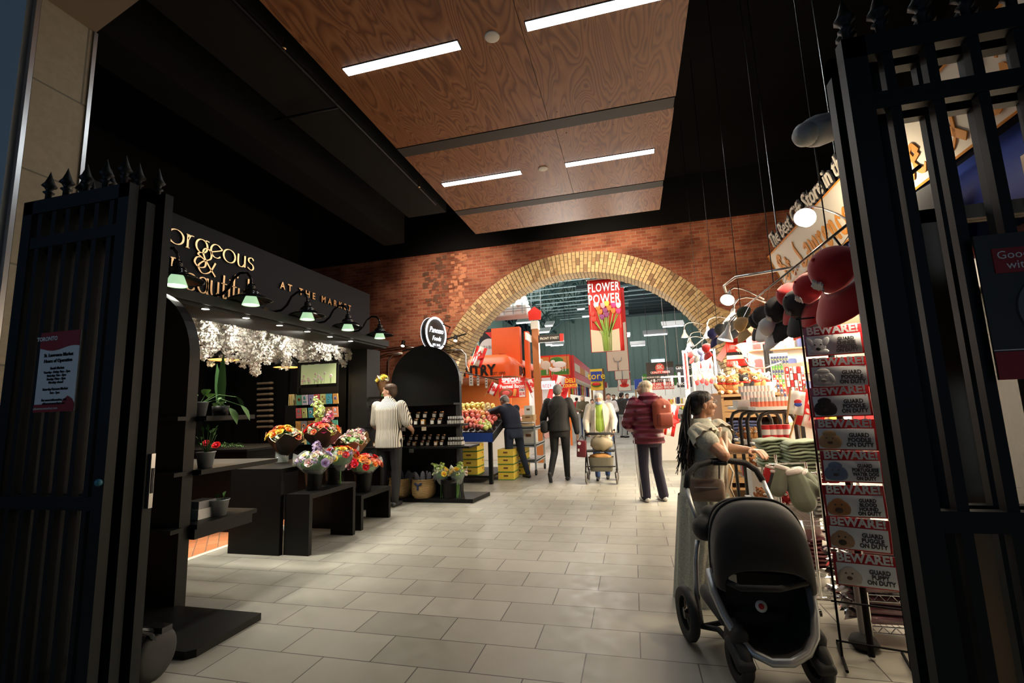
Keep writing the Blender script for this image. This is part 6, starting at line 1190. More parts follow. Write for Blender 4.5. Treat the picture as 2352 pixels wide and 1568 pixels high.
M('cap_red', (.50, .01, .015), .8, sheen=.3); M('cap_dark', (.035, .035, .038), .85); M('cap_black', (.010, .010, .012), .85); M('cap_white', (.72, .70, .68), .8); M('cap_navy', (.02, .02, .10), .8); M('cap_olive', (.05, .06, .035), .85); M('cap_tan', (.60, .38, .16), .8); M('cap_sky', (.35, .42, .75), .8); M('cap_grey', (.20, .20, .20), .85)
CP = [((1925, 612), 1.02, 1.5, 'cap_red', 'cap_red', 'cap_white', 'large red cap with a white leaf nearest the right gate', 0), ((1868, 655), 1.10, 1.25, 'cap_red', 'cap_red', 'cap_white', 'red cap second from the right gate', .3), ((1895, 690), 1.30, 1.2, 'cap_white', 'f_blush', None, 'brightly lit white cap between the red caps', .5), ((1838, 690), 1.06, 1.15, 'cap_dark', 'cap_dark', 'cap_grey', 'charcoal cap with a round badge', -.2), ((1818, 672), 1.12, 1.1, 'cap_red', 'cap_red', None, 'red cap behind the charcoal one', .4), ((1795, 705), 1.10, 1.3, 'cap_black', 'cap_black', 'cap_white', 'black cap with a small white emblem', .2), ((1757, 722), 1.12, 1.15, 'cap_black', 'cap_white', None, 'black cap with white bill', -.3), ((1770, 745), 1.04, .95, 'cap_white', 'cap_white', None, 'white cap with its bill turned to the right', .5), ((1742, 755), 1.10, 1.1, 'cap_black', 'cap_dark', None, 'black cap below the one with the white bill', 0), ((1712, 740), 1.15, 1.1, 'cap_olive', 'cap_olive', None, 'olive cap with a price label', .1), ((1706, 765), 1.08, 1.1, 'cap_tan', 'cap_tan', None, 'tan and orange cap in the middle of the row', .3), ((1680, 768), 1.14, 1.1, 'cap_grey', 'cap_grey', None, 'grey cap left of the tan one', 0), ((1657, 778), 1.16, 1.15, 'cap_dark', 'cap_grey', None, 'charcoal cap with grey bill behind the lamps', -.2), ((1640, 788), 1.12, 1.15, 'cap_navy', 'cap_navy', None, 'navy cap right of the little red one', .2), ((1625, 797), 1.14, 1.1, 'cap_red', 'cap_red', None, 'small red cap toward the arch', 0), ((1613, 805), 1.15, 1.0, 'cap_sky', 'cap_sky', None, 'light blue cap toward the arch', .2), ((1600, 808), 1.16, 1.1, 'cap_white', 'cap_grey', None, 'pale cap second from the arch end', 0), ((1589, 812), 1.16, 1.1, 'cap_red', 'cap_red', None, 'little red cap at the arch end of the row', 0)]
for i, (px, xx, sc, a, b, c, lb, r_) in enumerate(CP):
    q = P(px[0], px[1]-(24 if 1630 < px[0] < 1750 else 0), x=xx); o = cap_thing(a, b, c); q.z -= .02; sc *= .86 if px[0] > 1750 else .74; o.location = q; o.scale = (sc,)*3; o['label'] = lb; o['group'] = 'caps on the rail'
    Z_ = Vector((-.90-.1*r_, -.30+.3*r_, .42)).normalized(); Y_ = Vector((.12+.3*r_, .1, -1)); Y_ = (Y_-Z_*Y_.dot(Z_)).normalized(); X_ = Y_.cross(Z_); o.rotation_euler = Matrix((X_, Y_, Z_)).transposed().to_euler()
    m = MB(); W2 = Matrix((X_, Y_, Z_))@(Vector((1.18, q.y+.02, RZ(q.y)))-q)/sc; m.tube([(0, -.05, .03), W2], .002, 4); m.build('hook', 'steel', o, world=False)
# hockey jersey on the bricks
t = thing('hockey_jersey', 'red hockey jersey with black and white stripes on the brick wall', 'jersey', P(1700, 815, y=10.42)); A = P(1667, 786, y=10.42); B = P(1737, 838, y=10.42); H = A.z-B.z; W = B.x-A.x
for a, b, c in ((0, .42, 'red_gloss'), (.42, .55, 'cap_black'), (.55, .72, 'cap_white'), (.72, 1, 'red_gloss')):
    m = MB(); m.sheet(lambda u, v: (Vector((A.x+W*u+(0.02*(2*u-1))*(a+(b-a)*v), 10.42+.012*math.sin(u*14), A.z-H*(a+(b-a)*v))), Vector((0, 1, 0))), 14, 3, .01); m.build('jersey_band', c, t)
m = MB(); m.prism([(A.x+.02, A.z-.0), (A.x-.22, A.z-.32), (A.x-.12, A.z-.40), (A.x+.05, A.z-.16)], lambda x, z: (x, 10.42, z), lambda x, z: (x, 10.44, z)); m.prism([(B.x-.02, A.z), (B.x+.20, A.z-.28), (B.x+.10, A.z-.36), (B.x-.05, A.z-.16)], lambda x, z: (x, 10.42, z), lambda x, z: (x, 10.44, z)); m.prism([(A.x, A.z), (A.x+W*.3, A.z+.14), (A.x+W*.7, A.z+.14), (B.x, A.z)], lambda x, z: (x, 10.42, z), lambda x, z: (x, 10.44, z)); m.build('shoulders_and_sleeves', 'red_gloss', t)
m = MB(); m.prism([(a+A.x+W*.45, b+A.z-.18) for a, b in mapleleaf(.07)], lambda x, z: (x, 10.40, z), lambda x, z: (x, 10.41, z)); m.build('emblem', 'cap_white', t)
# ---- BEWARE sign rack
t = thing('sign_rack', 'black wire rack holding the column of beware dog signs', 'rack', (1.10, 2.98, 0), math.radians(-13))
m = MB()
for x in (-.12, .17): m.cyl((x, .03, .02), (x, .03, 1.86), .006, n=6)
for z in (.10, .30, .47, .66, 1.86): m.cyl((-.14, .03, z), (.19, .03, z), .005, n=6)
for x in (-.12, .17): m.cyl((x, -.12, .02), (x, .20, .02), .008, n=6)
m.cyl((.02, .10, .02), (.02, .10, 1.9), .016, n=10); m.build('wire_frame', 'matte_black', t, world=False)
M('plate_red', (.34, .015, .02), .25); M('plate_white', (.62, .66, .70), .22); M('ink', (.02, .02, .022), .5)
dogs = [('GUARD\nCHINESE\nCRESTED\nON DUTY', (.55, .58, .62), (.02, .02, .02)), ('GUARD\nPOODLE\nON DUTY', (.42, .43, .45), (.2, .2, .2)), ('GUARD\nPOODLE\nON DUTY', (.02, .02, .022), (.03, .02, .02)), ('GUARD\nPOODLE\nON DUTY', (.36, .24, .13), (.06, .03, .02)), ('GUARD\nPORTUGUESE\nWATER DOG\nON DUTY', (.10, .16, .28), (.03, .03, .04)), ('GUARD\nBLOOD\nHOUND\nON DUTY', (.30, .14, .06), (.04, .02, .02)), ('GUARD\nPUGGLE\nON DUTY', (.32, .20, .12), (.02, .015, .01)), ('GUARD\nPUPPY\nON DUTY', (.45, .40, .36), (.05, .03, .02))]
tops = [1.795, 1.615, 1.455, 1.275, 1.105, .925, .755, .575]; dnames = ['chinese crested', 'white poodle', 'black poodle', 'tan poodle', 'portuguese water dog', 'blood hound', 'puggle', 'puppy']
for i, (tx, c1, c2) in enumerate(dogs):
    zc = tops[i]-.083; W, H = .275, .166; x0 = -.0+(.006*math.sin(i*2)); R3 = Matrix.Rotation(math.radians(-13), 3, 'Z'); q = Vector((1.10, 2.98, 0))+R3@Vector((.02+x0, -.03-.005*(i % 2), zc))
    s = thing('beware_sign', 'red and white beware sign, guard %s on duty' % dnames[i], 'sign', q, math.radians(-13+3*math.sin(i*1.7)), 'beware dog signs on the wire rack'); s.rotation_euler[1] = .02*math.sin(i*2.3)
    m = MB(); m.rbox((0, 0, 0), (W, H, .004), .018, (PI/2, 0, 0), 4); m.build('plate', 'plate_red', s, world=False)
    m = MB(); m.rbox((0, -.003, -.022), (W*.92, H*.66, .002), .012, (PI/2, 0, 0), 3); m.build('white_field', 'plate_white', s, world=False)
    def tx3(st, x, z, sz_, mt_, **k): 
        o = text(st, (x, -.0055, z), sz_, mt_, None, ext=.0006, **k); o.parent = s; return o
    tx3('BEWARE!', 0, H*.36, .060, 'plate_white', bold=.0022, sx=.98); n_ = tx.count('\n')+1
    tx3(tx, W*.21, -.028, .030 if n_ == 3 else .0255, 'ink', bold=.0011, sx=.86 if 'PORT' not in tx else .74, line=.86)
    dm, dd = M('dog_%d' % i, c1, .5), M('dogd_%d' % i, c2, .5); m = MB(); m.ell((-W*.27, -.005, -.026), (.038, .003, .042), None, 20, 10)
    curly = i in (1, 2, 3, 4)
    for sx_ in (-1, 1): m.ell((-W*.27+sx_*.036, -.005, -.030 if not i == 0 else -.005), (.016, .003, .030), (0, sx_*(-.35 if i else .5), 0), 12, 8)
    if curly: m.ell((-W*.27, -.005, .005), (.032, .003, .020), None, 14, 8)
    m.ell((-W*.27, -.0055, -.058), (.05, .002, .018), None, 12, 6); m.build('dog_picture', dm, s, world=False)
    m = MB(); m.ell((-W*.27, -.0075, -.042), (.013, .002, .010), None, 10, 6)
    for sx_ in (-1, 1): m.ell((-W*.27+sx_*.014, -.0075, -.018), (.005, .0018, .005), None, 8, 5)
    m.ell((-W*.27, -.0068, -.046), (.020, .002, .018), None, 10, 6) if i in (5, 6) else None; m.build('dog_face', dd, s, world=False)
    m = MB(); m.cyl((0, -.002, H*.42), (0, .012, H*.58), .002, n=5); m.build('hook', 'steel', s, world=False)
# ---- generic shop stock
def wire_shelf(label, x0, x1, y0, y1, zs, h, mat='chrome', grp=None):
    t = thing('wire_shelving', label, 'shelving', ((x0+x1)/2, (y0+y1)/2, 0), 0, grp)
    for x in (x0, x1):
        for y in (y0, y1): m = MB(); m.cyl((x, y, 0), (x, y, h), .012, n=8); m.build('post', mat, t)
    for z in zs:
        m = MB()
        for y in (y0, y1):
            m.cyl((x0, y, z), (x1, y, z), .004, n=5); m.cyl((x0, y, z-.035), (x1, y, z-.035), .004, n=5); n = int((x1-x0)/.06)
            for k in range(n): m.tube([(x0+(x1-x0)*k/n, y, z), (x0+(x1-x0)*(k+.5)/n, y, z-.035), (x0+(x1-x0)*(k+1)/n, y, z)], .003, 4)
        for k in range(int((x1-x0)/.03)): m.cyl((x0+.03*k, y0, z), (x0+.03*k, y1, z), .002, n=3, caps=False)
        m.build('wire_tray', mat, t)
    return t
def stack(label, x, y, z, w_, d_, n, th, mat, seed, group, cat='shirt', name='folded_shirt', rz=0, edge=None):
    random.seed(seed)
    for k in range(n):
        c = Vector((x+rnd(-.012, .012), y+rnd(-.012, .012), z+th*(k+.5))); rr_ = rz+rnd(-.06, .06)
        t = thing(name, label % ['bottom', 'second', 'third', 'fourth', 'fifth', 'sixth', 'seventh', 'eighth', 'ninth', 'tenth', 'eleventh', 'twelfth'][k] if k < n-1 else label % 'top', cat, c, rr_, group)
        m = MB(); W, D, T = w_/2, d_/2, th*.48
        def f(u, v):
            a = 2*PI*v; px_ = math.cos(a); pz_ = math.sin(a); xx = (u-.5)*2; sag = -.012*xx*xx*k/6
            return Vector((W*xx, D*(abs(px_)**.35)*(1 if px_ > 0 else -1), T*(abs(pz_)**.8)*(1 if pz_ > 0 else -1)*(1-.25*abs(xx)**4)+sag+.004*math.sin(xx*9+k)))
        vs = [f(i/10, j/12) for i in range(11) for j in range(12)]; fs = [(i*12+j, i*12+(j+1) % 12, (i+1)*12+(j+1) % 12, (i+1)*12+j) for i in range(10) for j in range(12)]+[tuple(range(12)), tuple(range(120, 132))]
        m.add(vs, fs); m.build('folded_cloth', mat, t, world=False)
def plush(label, q, s, mat, mat2, rz=0, moose=False, belly=None, group=None):
    t = thing('plush_moose' if moose else 'plush_bear', label, 'plush toy', q, rz, group); m = MB()
    m.ell((0, 0, .09), (.075, .06, .09)); m.ell((0, -.005, .20), (.062, .056, .058))
    for sx_ in (-1, 1):
        m.ell((sx_*.05, -.06, .03), (.032, .065, .032)); m.ell((sx_*.08, -.02, .11), (.028, .03, .06), (0, sx_*.5, 0)); m.ell((sx_*.045, .0, .25), (.02, .012, .02))
    o = m.build('body', mat, t, world=False); m = MB(); m.ell((0, -.055, .19), (.030 if not moose else .036, .03 if not moose else .06, .024 if not moose else .032))
    for sx_ in (-1, 1): m.ell((sx_*.05, -.122, .03), (.024, .008, .024))
    m.build('muzzle_and_paws', mat2, t, world=False); m = MB()
    for sx_ in (-1, 1): m.ell((sx_*.024, -.055, .215), .007, None, 8, 6)
    m.ell((0, -.084 if not moose else -.115, .198), (.010, .006, .007), None, 8, 6); m.build('eyes_and_nose', 'gloss_black', t, world=False)
    if moose:
        m = MB()
        for sx_ in (-1, 1): m.ell((sx_*.075, 0, .30), (.05, .012, .022), (0, -sx_*.5, 0)); m.ell((sx_*.10, 0, .335), (.012, .01, .03)); m.ell((sx_*.07, 0, .34), (.012, .01, .03))
        m.build('antlers', 'fur_white', t, world=False)
    if belly: m = MB(); m.lathe([(.05, .14), (.062, .15), (.05, .165)], (0, -.004, 0), 14); m.build('scarf', belly, t, world=False)
    t.scale = (s,)*3; return t
# slatwall cabinet
xA, xB = P(1660, 912, y=6.0).x, P(1728, 912, y=6.0).x+.25; zt = 1.44; t = thing('slatwall_cabinet', 'honey wood cabinet with slatwall front holding folded navy shirts', 'cabinet', ((xA+xB)/2, 6.2, 0))
m = MB(); m.bx(xA-.03, xA, 5.95, 6.6, 0, zt); m.bx(xB, xB+.03, 5.95, 6.6, 0, zt); m.bx(xA-.03, xB+.03, 5.93, 6.6, zt, zt+.03); m.bx(xA, xB, 6.55, 6.6, 0, zt); m.bx(xA, xB, 5.95, 6.55, .90, .92); m.bx(xA, xB, 5.95, 6.55, .38, .4); m.build('case', 'slat_wood', t)
for k, z in enumerate((1.37, 1.30, 1.23, .84, .77, .70, .63, .56, .49)): m = MB(); m.bx(xA, xB, 5.96, 5.98, z-.032, z+.032); m.build('slat', 'slat_wood', t)
stack('navy folded shirt in the honey wood cabinet, %s of its pile', xA+.18, 6.1, .92, .32, .28, 7, .035, 'fab_navy', 3, 'navy shirts in the wood cabinet'); stack('dark folded shirt behind the navy pile, %s of its pile', xA+.48, 6.2, .92, .22, .26, 6, .035, 'fab_black', 4, 'dark shirts in the wood cabinet')
# plush toys on the cabinet and at the brick wall
PT = [((1712, 905), 6.3, .95, 'fur_black', 'cream', False, 'black plush bear with cream paws sitting on the wood cabinet'), ((1738, 905), 6.35, 1.0, 'fur_tan', 'fur_white', False, 'tan plush bear right of the black one'), ((1712, 872), 6.8, 1.15, 'fur_brown', 'fur_tan', True, 'large brown plush moose with pale antlers behind the black bear'), ((1738, 872), 6.8, 1.1, 'fur_white', 'fur_white', False, 'large white plush bear behind the tan one'), ((1762, 905), 6.4, 1.0, 'fur_white', 'fur_white', False, 'white plush bear at the right end of the cabinet'), ((1660, 905), 6.2, .9, 'fur_tan', 'fur_white', False, 'small tan plush bear at the left end of the cabinet'), ((1676, 906), 6.2, .85, 'fur_brown', 'fur_tan', True, 'small brown plush moose third from the left'), ((1690, 906), 6.2, .85, 'fur_tan', 'cream', False, 'small tan plush bear beside the black one'), ((1668, 893), 6.5, .95, 'fur_white', 'cap_red', False, 'small white plush toy with red muzzle, second row left'), ((1688, 890), 6.5, .9, 'cap_red', 'fur_white', False, 'red plush toy in the second row')]
for px, y, s_, a, b, mo, lb in PT: q = P(*px, y=y); q.z = 1.47 if y < 6.7 else 1.50; plush(lb, q, s_, a, b, rnd(-.4, .3), mo, 'red_gloss', 'plush toys on the wood cabinet')
m = MB(); m.bx(xA, xB+.1, 6.62, 7.0, 0, 1.495); tag(m.build('riser', 'slat_wood'), 'wood riser behind the cabinet under the large plush toys', 'riser')
# carts with tubular frames
def tub_cart(label, x0, x1, y, zt, d=.45):
    t = thing('display_cart', label, 'cart', ((x0+x1)/2, y, 0)); 
    for yy in (y, y+d): m = MB(); r_ = .09; m.tube([(x0, yy, .05), (x0, yy, zt-r_), (x0+r_*.3, yy, zt-r_*.3), (x0+r_, yy, zt), (x1-r_, yy, zt), (x1-r_*.3, yy, zt-r_*.3), (x1, yy, zt-r_), (x1, yy, .05)], .018, 8); m.build('tube_frame', 'tubular', t)
    for z in (.25, .62, .98): m = MB(); m.bx(x0, x1, y, y+d, z-.015, z); m.bx(x0, x1, y-.005, y+.01, z-.03, z+.02); m.build('shelf', 'paper' if z > .9 else 'tubular', t)
    m = MB(); m.bx(x0-.02, x1+.04, y-.03, y+d+.03, zt+.02, zt+.05); m.build('top_tray', 'paper', t); return t
xa, xb = P(1706, 1000, y=5.2).x, P(1748, 1000, y=5.2).x+.12; tub_cart('black tubular display cart left of the one with tins', xa, xb, 5.25, 1.28)
xc, xd = P(1747, 1000, y=4.7).x, P(1833, 1000, y=4.7).x; tub_cart('black tubular display cart stacked with red and white tins', xc, xd, 4.72, 1.28)
# tins, jars and packets
def row(name, label, cat, x0, x1, y, z, n, fn, group, rows=1, dy=.1, dz=0):
    first = None
    for r_ in range(rows):
        for k in range(n):
            x = x0+(x1-x0)*(k+.5)/n
            if first is None: first = o = fn()
            else: o = dup(first)
            o.location = (x, y+dy*r_, z+dz*r_); tag(o, label, cat, group)
    return first
def tin(c1, c2, r, h):
    t = thing('tin', 'x', 'tin', (0, 0, 0)); m = MB(); m.cyl((0, 0, 0), (0, 0, h*.55), r, n=16); m.build('tin_body', c2, t, world=False); m = MB(); m.cyl((0, 0, h*.55), (0, 0, h), r*1.01, n=16); m.build('tin_lid', c1, t, world=False); return t
row('tin', 'red lidded white tin in the lower layer on the cart', 'tin', xc+.05, xd-.04, 4.82, .981, 4, lambda: tin('cap_red', 'cap_white', .045, .09), 'lower red and white tins'); row('tin', 'red lidded white tin in the upper layer on the cart', 'tin', xc+.05, xd-.04, 4.82, 1.072, 4, lambda: tin('cap_red', 'cap_white', .045, .09), 'upper red and white tins')
row('maple_jar', 'small red and amber jar on the top tray of the cart', 'jar', xc, xd, 4.74, 1.331, 9, lambda: tin('cap_white', 'f_coral', .022, .085), 'small jars on the cart tray', 3, .10, .0); row('maple_jar', 'small red and amber jar in the raised rows on the cart', 'jar', xc-.05, xd-.06, 5.05, 1.40, 9, lambda: tin('cap_white', 'f_blush', .022, .075), 'raised small jars on the cart tray', 2, .09, .06)
m = MB(); m.bx(xc-.1, xd, 5.0, 5.25, 1.33, 1.398); tag(m.build('tray_riser', 'paper'), 'white riser under the raised jars', 'riser')
row('souvenir_box', 'small red souvenir box on the middle cart shelf', 'box', xc+.03, xd-.03, 4.85, .621, 6, lambda: (lambda t: (MB().box((0, 0, .08), (.05, .05, .16)).build('carton', 'cap_red', t, world=False), MB().box((0, -.026, .09), (.035, .002, .08)).build('label', 'cap_white', t, world=False), t)[-1])(thing('souvenir_box', 'x', 'box', (0, 0, 0))), 'red boxes on the middle cart shelf', 2, .08)
for k in range(14):
    q = Vector((xa+.03+.05*(k % 7)+.01, 5.3+.13*(k//7), .981+.0)); plush('tiny tan plush bear on the upper shelf of the left cart', q, .5, 'fur_tan' if k % 3 else 'fur_brown', 'fur_white', rnd(-.5, .5), False, None, 'tiny bears on the left cart')
random.seed(77); PC = ['cap_red', 'cap_white', 'fur_brown', 'fab_navy', 'fur_white', 'cap_red', 'yellow', 'fur_tan', 'f_blush']
for si, (z, x0, x1, y, n) in enumerate([(.621, xa, xb+.05, 5.3, 9), (.251, xa, xb, 5.3, 8), (.251, xc, xd, 4.8, 9)]):
    for k in range(n):
        m = MB(); h_ = rnd(.07, .17); m.m = 0; m.rbox((x0+(x1-x0)*(k+.5)/n, y+rnd(0, .2), z+h_/2), (.05, .05, h_), .012); m.m = 1; m.box((x0+(x1-x0)*(k+.5)/n, y+.1, z+h_*.5), (.03, .2, h_*.4))
        tag(m.build('souvenir', [PC[(k*5+si) % 9], PC[(k*2+si+3) % 9]]), 'small souvenir packet on the %s' % ['middle shelf of the left cart', 'bottom shelf of the left cart', 'bottom shelf of the cart with tins'][si], 'souvenir', ['souvenirs on the left cart middle', 'souvenirs on the left cart bottom', 'souvenirs on the tin cart bottom'][si])
# low display of toys and buns before the carts (seen past the woman)
m = MB(); m.bx(.95, 1.38, 4.35, 4.75, 0, .52); m.bx(.93, 1.40, 4.33, 4.77, .52, .54); m.bx(.97, 1.38, 4.6, 4.77, .54, .78); tag(m.build('low_display', 'paper'), 'low white display block full of small toys', 'display')
for k in range(22):
    q = Vector((1.0+.08*(k % 5), 4.38+.07*(k//5 % 3), .541 if k < 15 else .781)); 
    if k >= 15: q.y = 4.66; q.x = 1.0+.055*(k-15)
    plush('small brown and red toy on the low white display', q, .42, ['fur_brown', 'fur_white', 'cap_red', 'fur_tan', 'fur_black'][k % 5], 'fur_white', rnd(-1, 1), False, None, 'small toys on the low display')
# white magnet board and red blister packs
def panel(label, a, b, y, mat, nm='pegboard'): A = P(*a, y=y); B = P(*b, y=y); m = MB(); m.bx(A.x, B.x, y, y+.03, B.z-.0, A.z); return tag(m.build(nm, mat), label, 'display panel'), A.x, B.x, B.z, A.z
o, x0, x1, z0, z1 = panel('white pegboard of fridge magnets beside the brick pier', (1768, 812), (1822, 925), 6.9, 'white'); m = MB(); m.bx(x0+.1, x0+.14, 6.93, 6.97, 0, z0); m.bx(x1-.14, x1-.1, 6.93, 6.97, 0, z0); m.build('leg', 'tubular', o, world=True)
MB_ = None; random.seed(40)
for r_ in range(9):
    for k in range(6):
        c_ = ['fab_navy', 'fab_navy', 'green', 'navy', 'cap_red', 'grey', 'brown', 'yellow'][(k*3+r_*(1 if r_ < 4 else 5)) % (3 if r_ < 4 else 8)]; x = x0+(x1-x0)*(k+.5)/6; z = z1-.07-(z1-z0-.1)*(r_/9)
        m = MB(); m.box((x, 6.89, z), ((x1-x0)/6*.72, .012, .055)); m.m = 1; m.box((x, 6.883, z-.014), ((x1-x0)/6*.5, .003, .014)); tag(m.build('fridge_magnet', [c_, 'lgreen' if r_ < 4 else 'white']), 'small %s magnet on the white pegboard' % ('navy' if r_ < 4 else 'mixed colour'), 'magnet', 'magnets on the upper pegboard' if r_ < 4 else 'magnets on the lower pegboard')
o, x0, x1, z0, z1 = panel('red and white rack of souvenir blister packs', (1800, 835), (1858, 945), 5.9, 'plate_red2' if M('plate_red2', (.75, .25, .20), .5) else '', 'blister_rack'); m = MB(); m.bx(x0+.05, x0+.09, 5.93, 5.97, 0, z0); m.bx(x1-.09, x1-.05, 5.93, 5.97, 0, z0); m.build('leg', 'tubular', o)
for r_ in range(6):
    for k in range(5):
        x = x0+(x1-x0)*(k+.5)/5; z = z1-.08-(z1-z0-.1)*(r_/6); m = MB(); m.box((x, 5.885, z), ((x1-x0)/5*.7, .014, .08)); m.m = 1; m.box((x, 5.876, z+.01), ((x1-x0)/5*.4, .004, .03)); tag(m.build('blister_pack', [['cap_red', 'cap_white', 'f_blush'][(k+r_) % 3], ['cap_white', 'cap_red'][(k+r_) % 2]]), 'red or white blister pack hanging on the souvenir rack', 'packet', 'blister packs on the souvenir rack')
# black bundled stands beside the magnets
for i, px in enumerate((1762, 1768, 1775)): q = P(px, 840, y=7.3); m = MB(); m.cyl((q.x, 7.3, 0), (q.x, 7.3, P(px, 790+8*i, y=7.3).z), .03, n=10); m.ell((q.x, 7.27, P(px, 840, y=7.3).z), (.035, .02, .02)); tag(m.build('rolled_banner', 'cap_black'), 'black rolled banner standing by the magnets, %s' % ['left', 'middle', 'right'][i], 'roll', 'black rolls by the magnets')
# ornaments hung on the right foot of the arch
for k in range(12):
    q = P(1592+3.6*k, 812+3*math.sin(k), y=9.4); h_ = .42+.06*math.sin(k*2); m = MB(); m.tube([q, q-Vector((0, 0, h_))], .012, 5); m.m = 1; m.ell(q-Vector((0, 0, h_+.05)), (.04, .03, .06)); m.m = 0 if k % 2 else 1; m.ell(q-Vector((0, 0, h_*.5)), (.028, .02, .07)); tag(m.build('hanging_ornament', ['cap_white', ['cap_white', 'cap_red', 'fur_tan'][k % 3]]), 'pale ornament hanging in the cluster beside the right foot of the arch', 'ornament', 'ornaments beside the arch foot')
a = P(1588, 808, y=9.42); b = P(1640, 808, y=9.42); m = MB(); m.bx(a.x, b.x, 9.40, 9.44, a.z, a.z+.03); m.bx(a.x-.02, a.x+.02, 9.4, 9.44, 0, a.z+.03); m.bx(b.x-.02, b.x+.02, 9.4, 9.44, 0, a.z+.03); tag(m.build('ornament_rail', 'steel'), 'steel stand the pale ornaments hang on', 'stand')
o, x0, x1, z0, z1 = panel('tall white rack of printed towels beside the arch', (1566, 805), (1586, 905), 9.0, 'white', 'towel_rack'); m = MB(); m.bx(x0, x1, 8.99, 9.05, 0, z0); m.build('base', 'white', o)
for k in range(5): m = MB(); q = x0+(x1-x0)*(k+.5)/5; m.bx(q-.012, q+.012, 8.97, 8.985, z0+.1, z1-.05); tag(m.build('hanging_strip', ['cap_sky', 'cap_white', 'cap_red', 'grey', 'cap_white'][k]), 'narrow printed strip on the tall white rack', 'strip', 'strips on the tall white rack')
# table of goods by the arch, seen right of the burgundy coat
t = thing('goods_table', 'white table of red trimmed goods right of the arch', 'table', (1.3, 8.4, 0)); m = MB(); m.bx(.95, 1.9, 8.2, 8.8, .86, .9); m.bx(.95, 1.9, 8.19, 8.2, .3, .9); m.build('table_top', 'white', t); 
for x in (1.0, 1.85): m = MB(); m.bx(x-.02, x+.02, 8.25, 8.75, 0, .86); m.build('leg', 'steel', t)
for k in range(9): m = MB(); h_ = .1+.05*(k % 3); m.rbox((1.0+.1*k, 8.35, .90+h_/2), (.07, .1, h_), .015); tag(m.build('gift_pack', ['cap_red', 'cap_white', 'fur_tan'][k % 3]), 'gift pack standing on the white table by the arch', 'gift', 'gift packs on the white table')
q = P(1541, 965, y=8.15); flag('folded red and white pennant flag on a stick before the white table', (q.x, 8.1, q.z), .18, .5, .2, .25, .25)
# flags in the shop
q = P(1866, 940, y=4.5); flag('canadian flag standing behind the black poodle sign', (q.x, 4.5, q.z), .20, .32, -.2, .3, .35); q = P(1830, 925, y=4.45); o = flag('small white flag with a red and blue disc', (q.x, 4.45, q.z), .12, .20, 0, .3, .2, 'cloth_white', True, None, 'small_flag')
m = MB(); m.ell((0, -.03, .01), (.03, .004, .02)); m.m = 1; m.ell((0, -.03, -.012), (.03, .004, .02)); m.build('disc', ['cap_red', 'blue'], o, world=False)
# wire shelving with folded shirts
wx0, wx1 = P(1815, 1060, y=4.15).x, P(1880, 1060, y=4.15).x+.35; wire_shelf('chrome wire shelving stacked with folded green and grey shirts', wx0-.14, wx1, 4.0, 4.42, (.14, .50, .84), .98)
stack('sage green folded shirt in the front pile on the wire shelving, %s one', wx0+.14, 4.14, .845, .34, .26, 9, .026, 'fab_green', 5, 'sage green shirts, front pile'); stack('sage green folded shirt in the left pile on the wire shelving, %s one', wx0-.02, 4.36, .845, .30, .24, 9, .026, 'fab_green', 6, 'sage green shirts, left pile'); stack('bright red folded shirt beside the green piles, %s one', wx0+.42, 4.3, .845, .24, .3, 7, .028, 'cap_red', 7, 'red shirts beside the green ones')
stack('grey folded shirt on the middle wire shelf, %s one', wx0+.27, 4.14, .505, .36, .26, 7, .030, 'fab_grey', 8, 'grey shirts on the middle wire shelf'); row('red_tin', 'flat red tin box under the green shirts', 'tin', wx0+.02, wx1-.2, 4.25, .735, 4, lambda: (lambda t: (MB().rbox((0, 0, .035), (.08, .1, .07), .012).build('box_body', 'cap_red', t, world=False), t)[-1])(thing('red_tin', 'x', 'tin', (0, 0, 0))), 'flat red tins')
stack('maroon plastic wrapped shirt on the bottom wire shelf, %s one', wx0+.20, 4.14, .145, .36, .26, 8, .030, 'fab_maroon', 9, 'wrapped maroon shirts')
# mittens and hats hanging at the rack corner
def mitt(label, q, s, mat, rz, ry, cuff='fur_white'):
    t = thing('mitten', label, 'mitten', q, rz, 'mittens hanging at the wire shelving'); t.rotation_euler = (0, ry, rz); m = MB(); m.cap((0, 0, -.02), .055, (0, 0, -.14), .062); m.cap((.05, 0, -.06), .024, (.085, 0, -.12), .022); o = m.build('mitten_body', mat, t, world=False); remesh(o, .007, 5); o.scale = (1, .6, 1); m = MB(); m.lathe([(.045, .0), (.052, .005), (.054, .022), (.044, .03), (.0, .03)], (0, 0, 0), 18); c = m.build('cuff', cuff, t, world=False); c.scale = (1, .65, 1); t.scale = (s,)*3; return t
M('suede', (.17, .20, .14), .9, sheen=.3); 
for px, s_, mt_, rz, ry, lb in [((1795, 1078), 1.25, 'suede', .2, .3, 'sage suede mitten at the left of the hanging bunch'), ((1822, 1088), 1.7, 'suede', -.2, -.25, 'large sage suede mitten in front of the bunch'), ((1845, 1088), 1.1, 'suede', .4, -.6, 'sage suede mitten at the right of the bunch'), ((1775, 1085), .9, 'cap_dark', .1, .2, 'dark patterned mitten at the far left of the bunch'), ((1768, 1075), .8, 'cap_red', 0, .3, 'red mitten peeking left of the bunch')]: q = P(*px, y=3.86); mitt(lb, q, s_*.8, mt_, rz, ry)
m = MB(); a = P(1765, 1066, y=3.86); b = P(1850, 1062, y=3.86); m.cyl(a, b, .006, n=6); m.cyl(b, (b.x, 4.0, b.z), .006, n=6); m.cyl(b, (b.x, 3.88, 0), .010, n=8); m.cyl((b.x-.1, 3.88, .01), (b.x+.1, 3.88, .01), .012, n=6); tag(m.build('mitten_stand', 'chrome'), 'thin chrome stand the mittens hang from', 'stand')
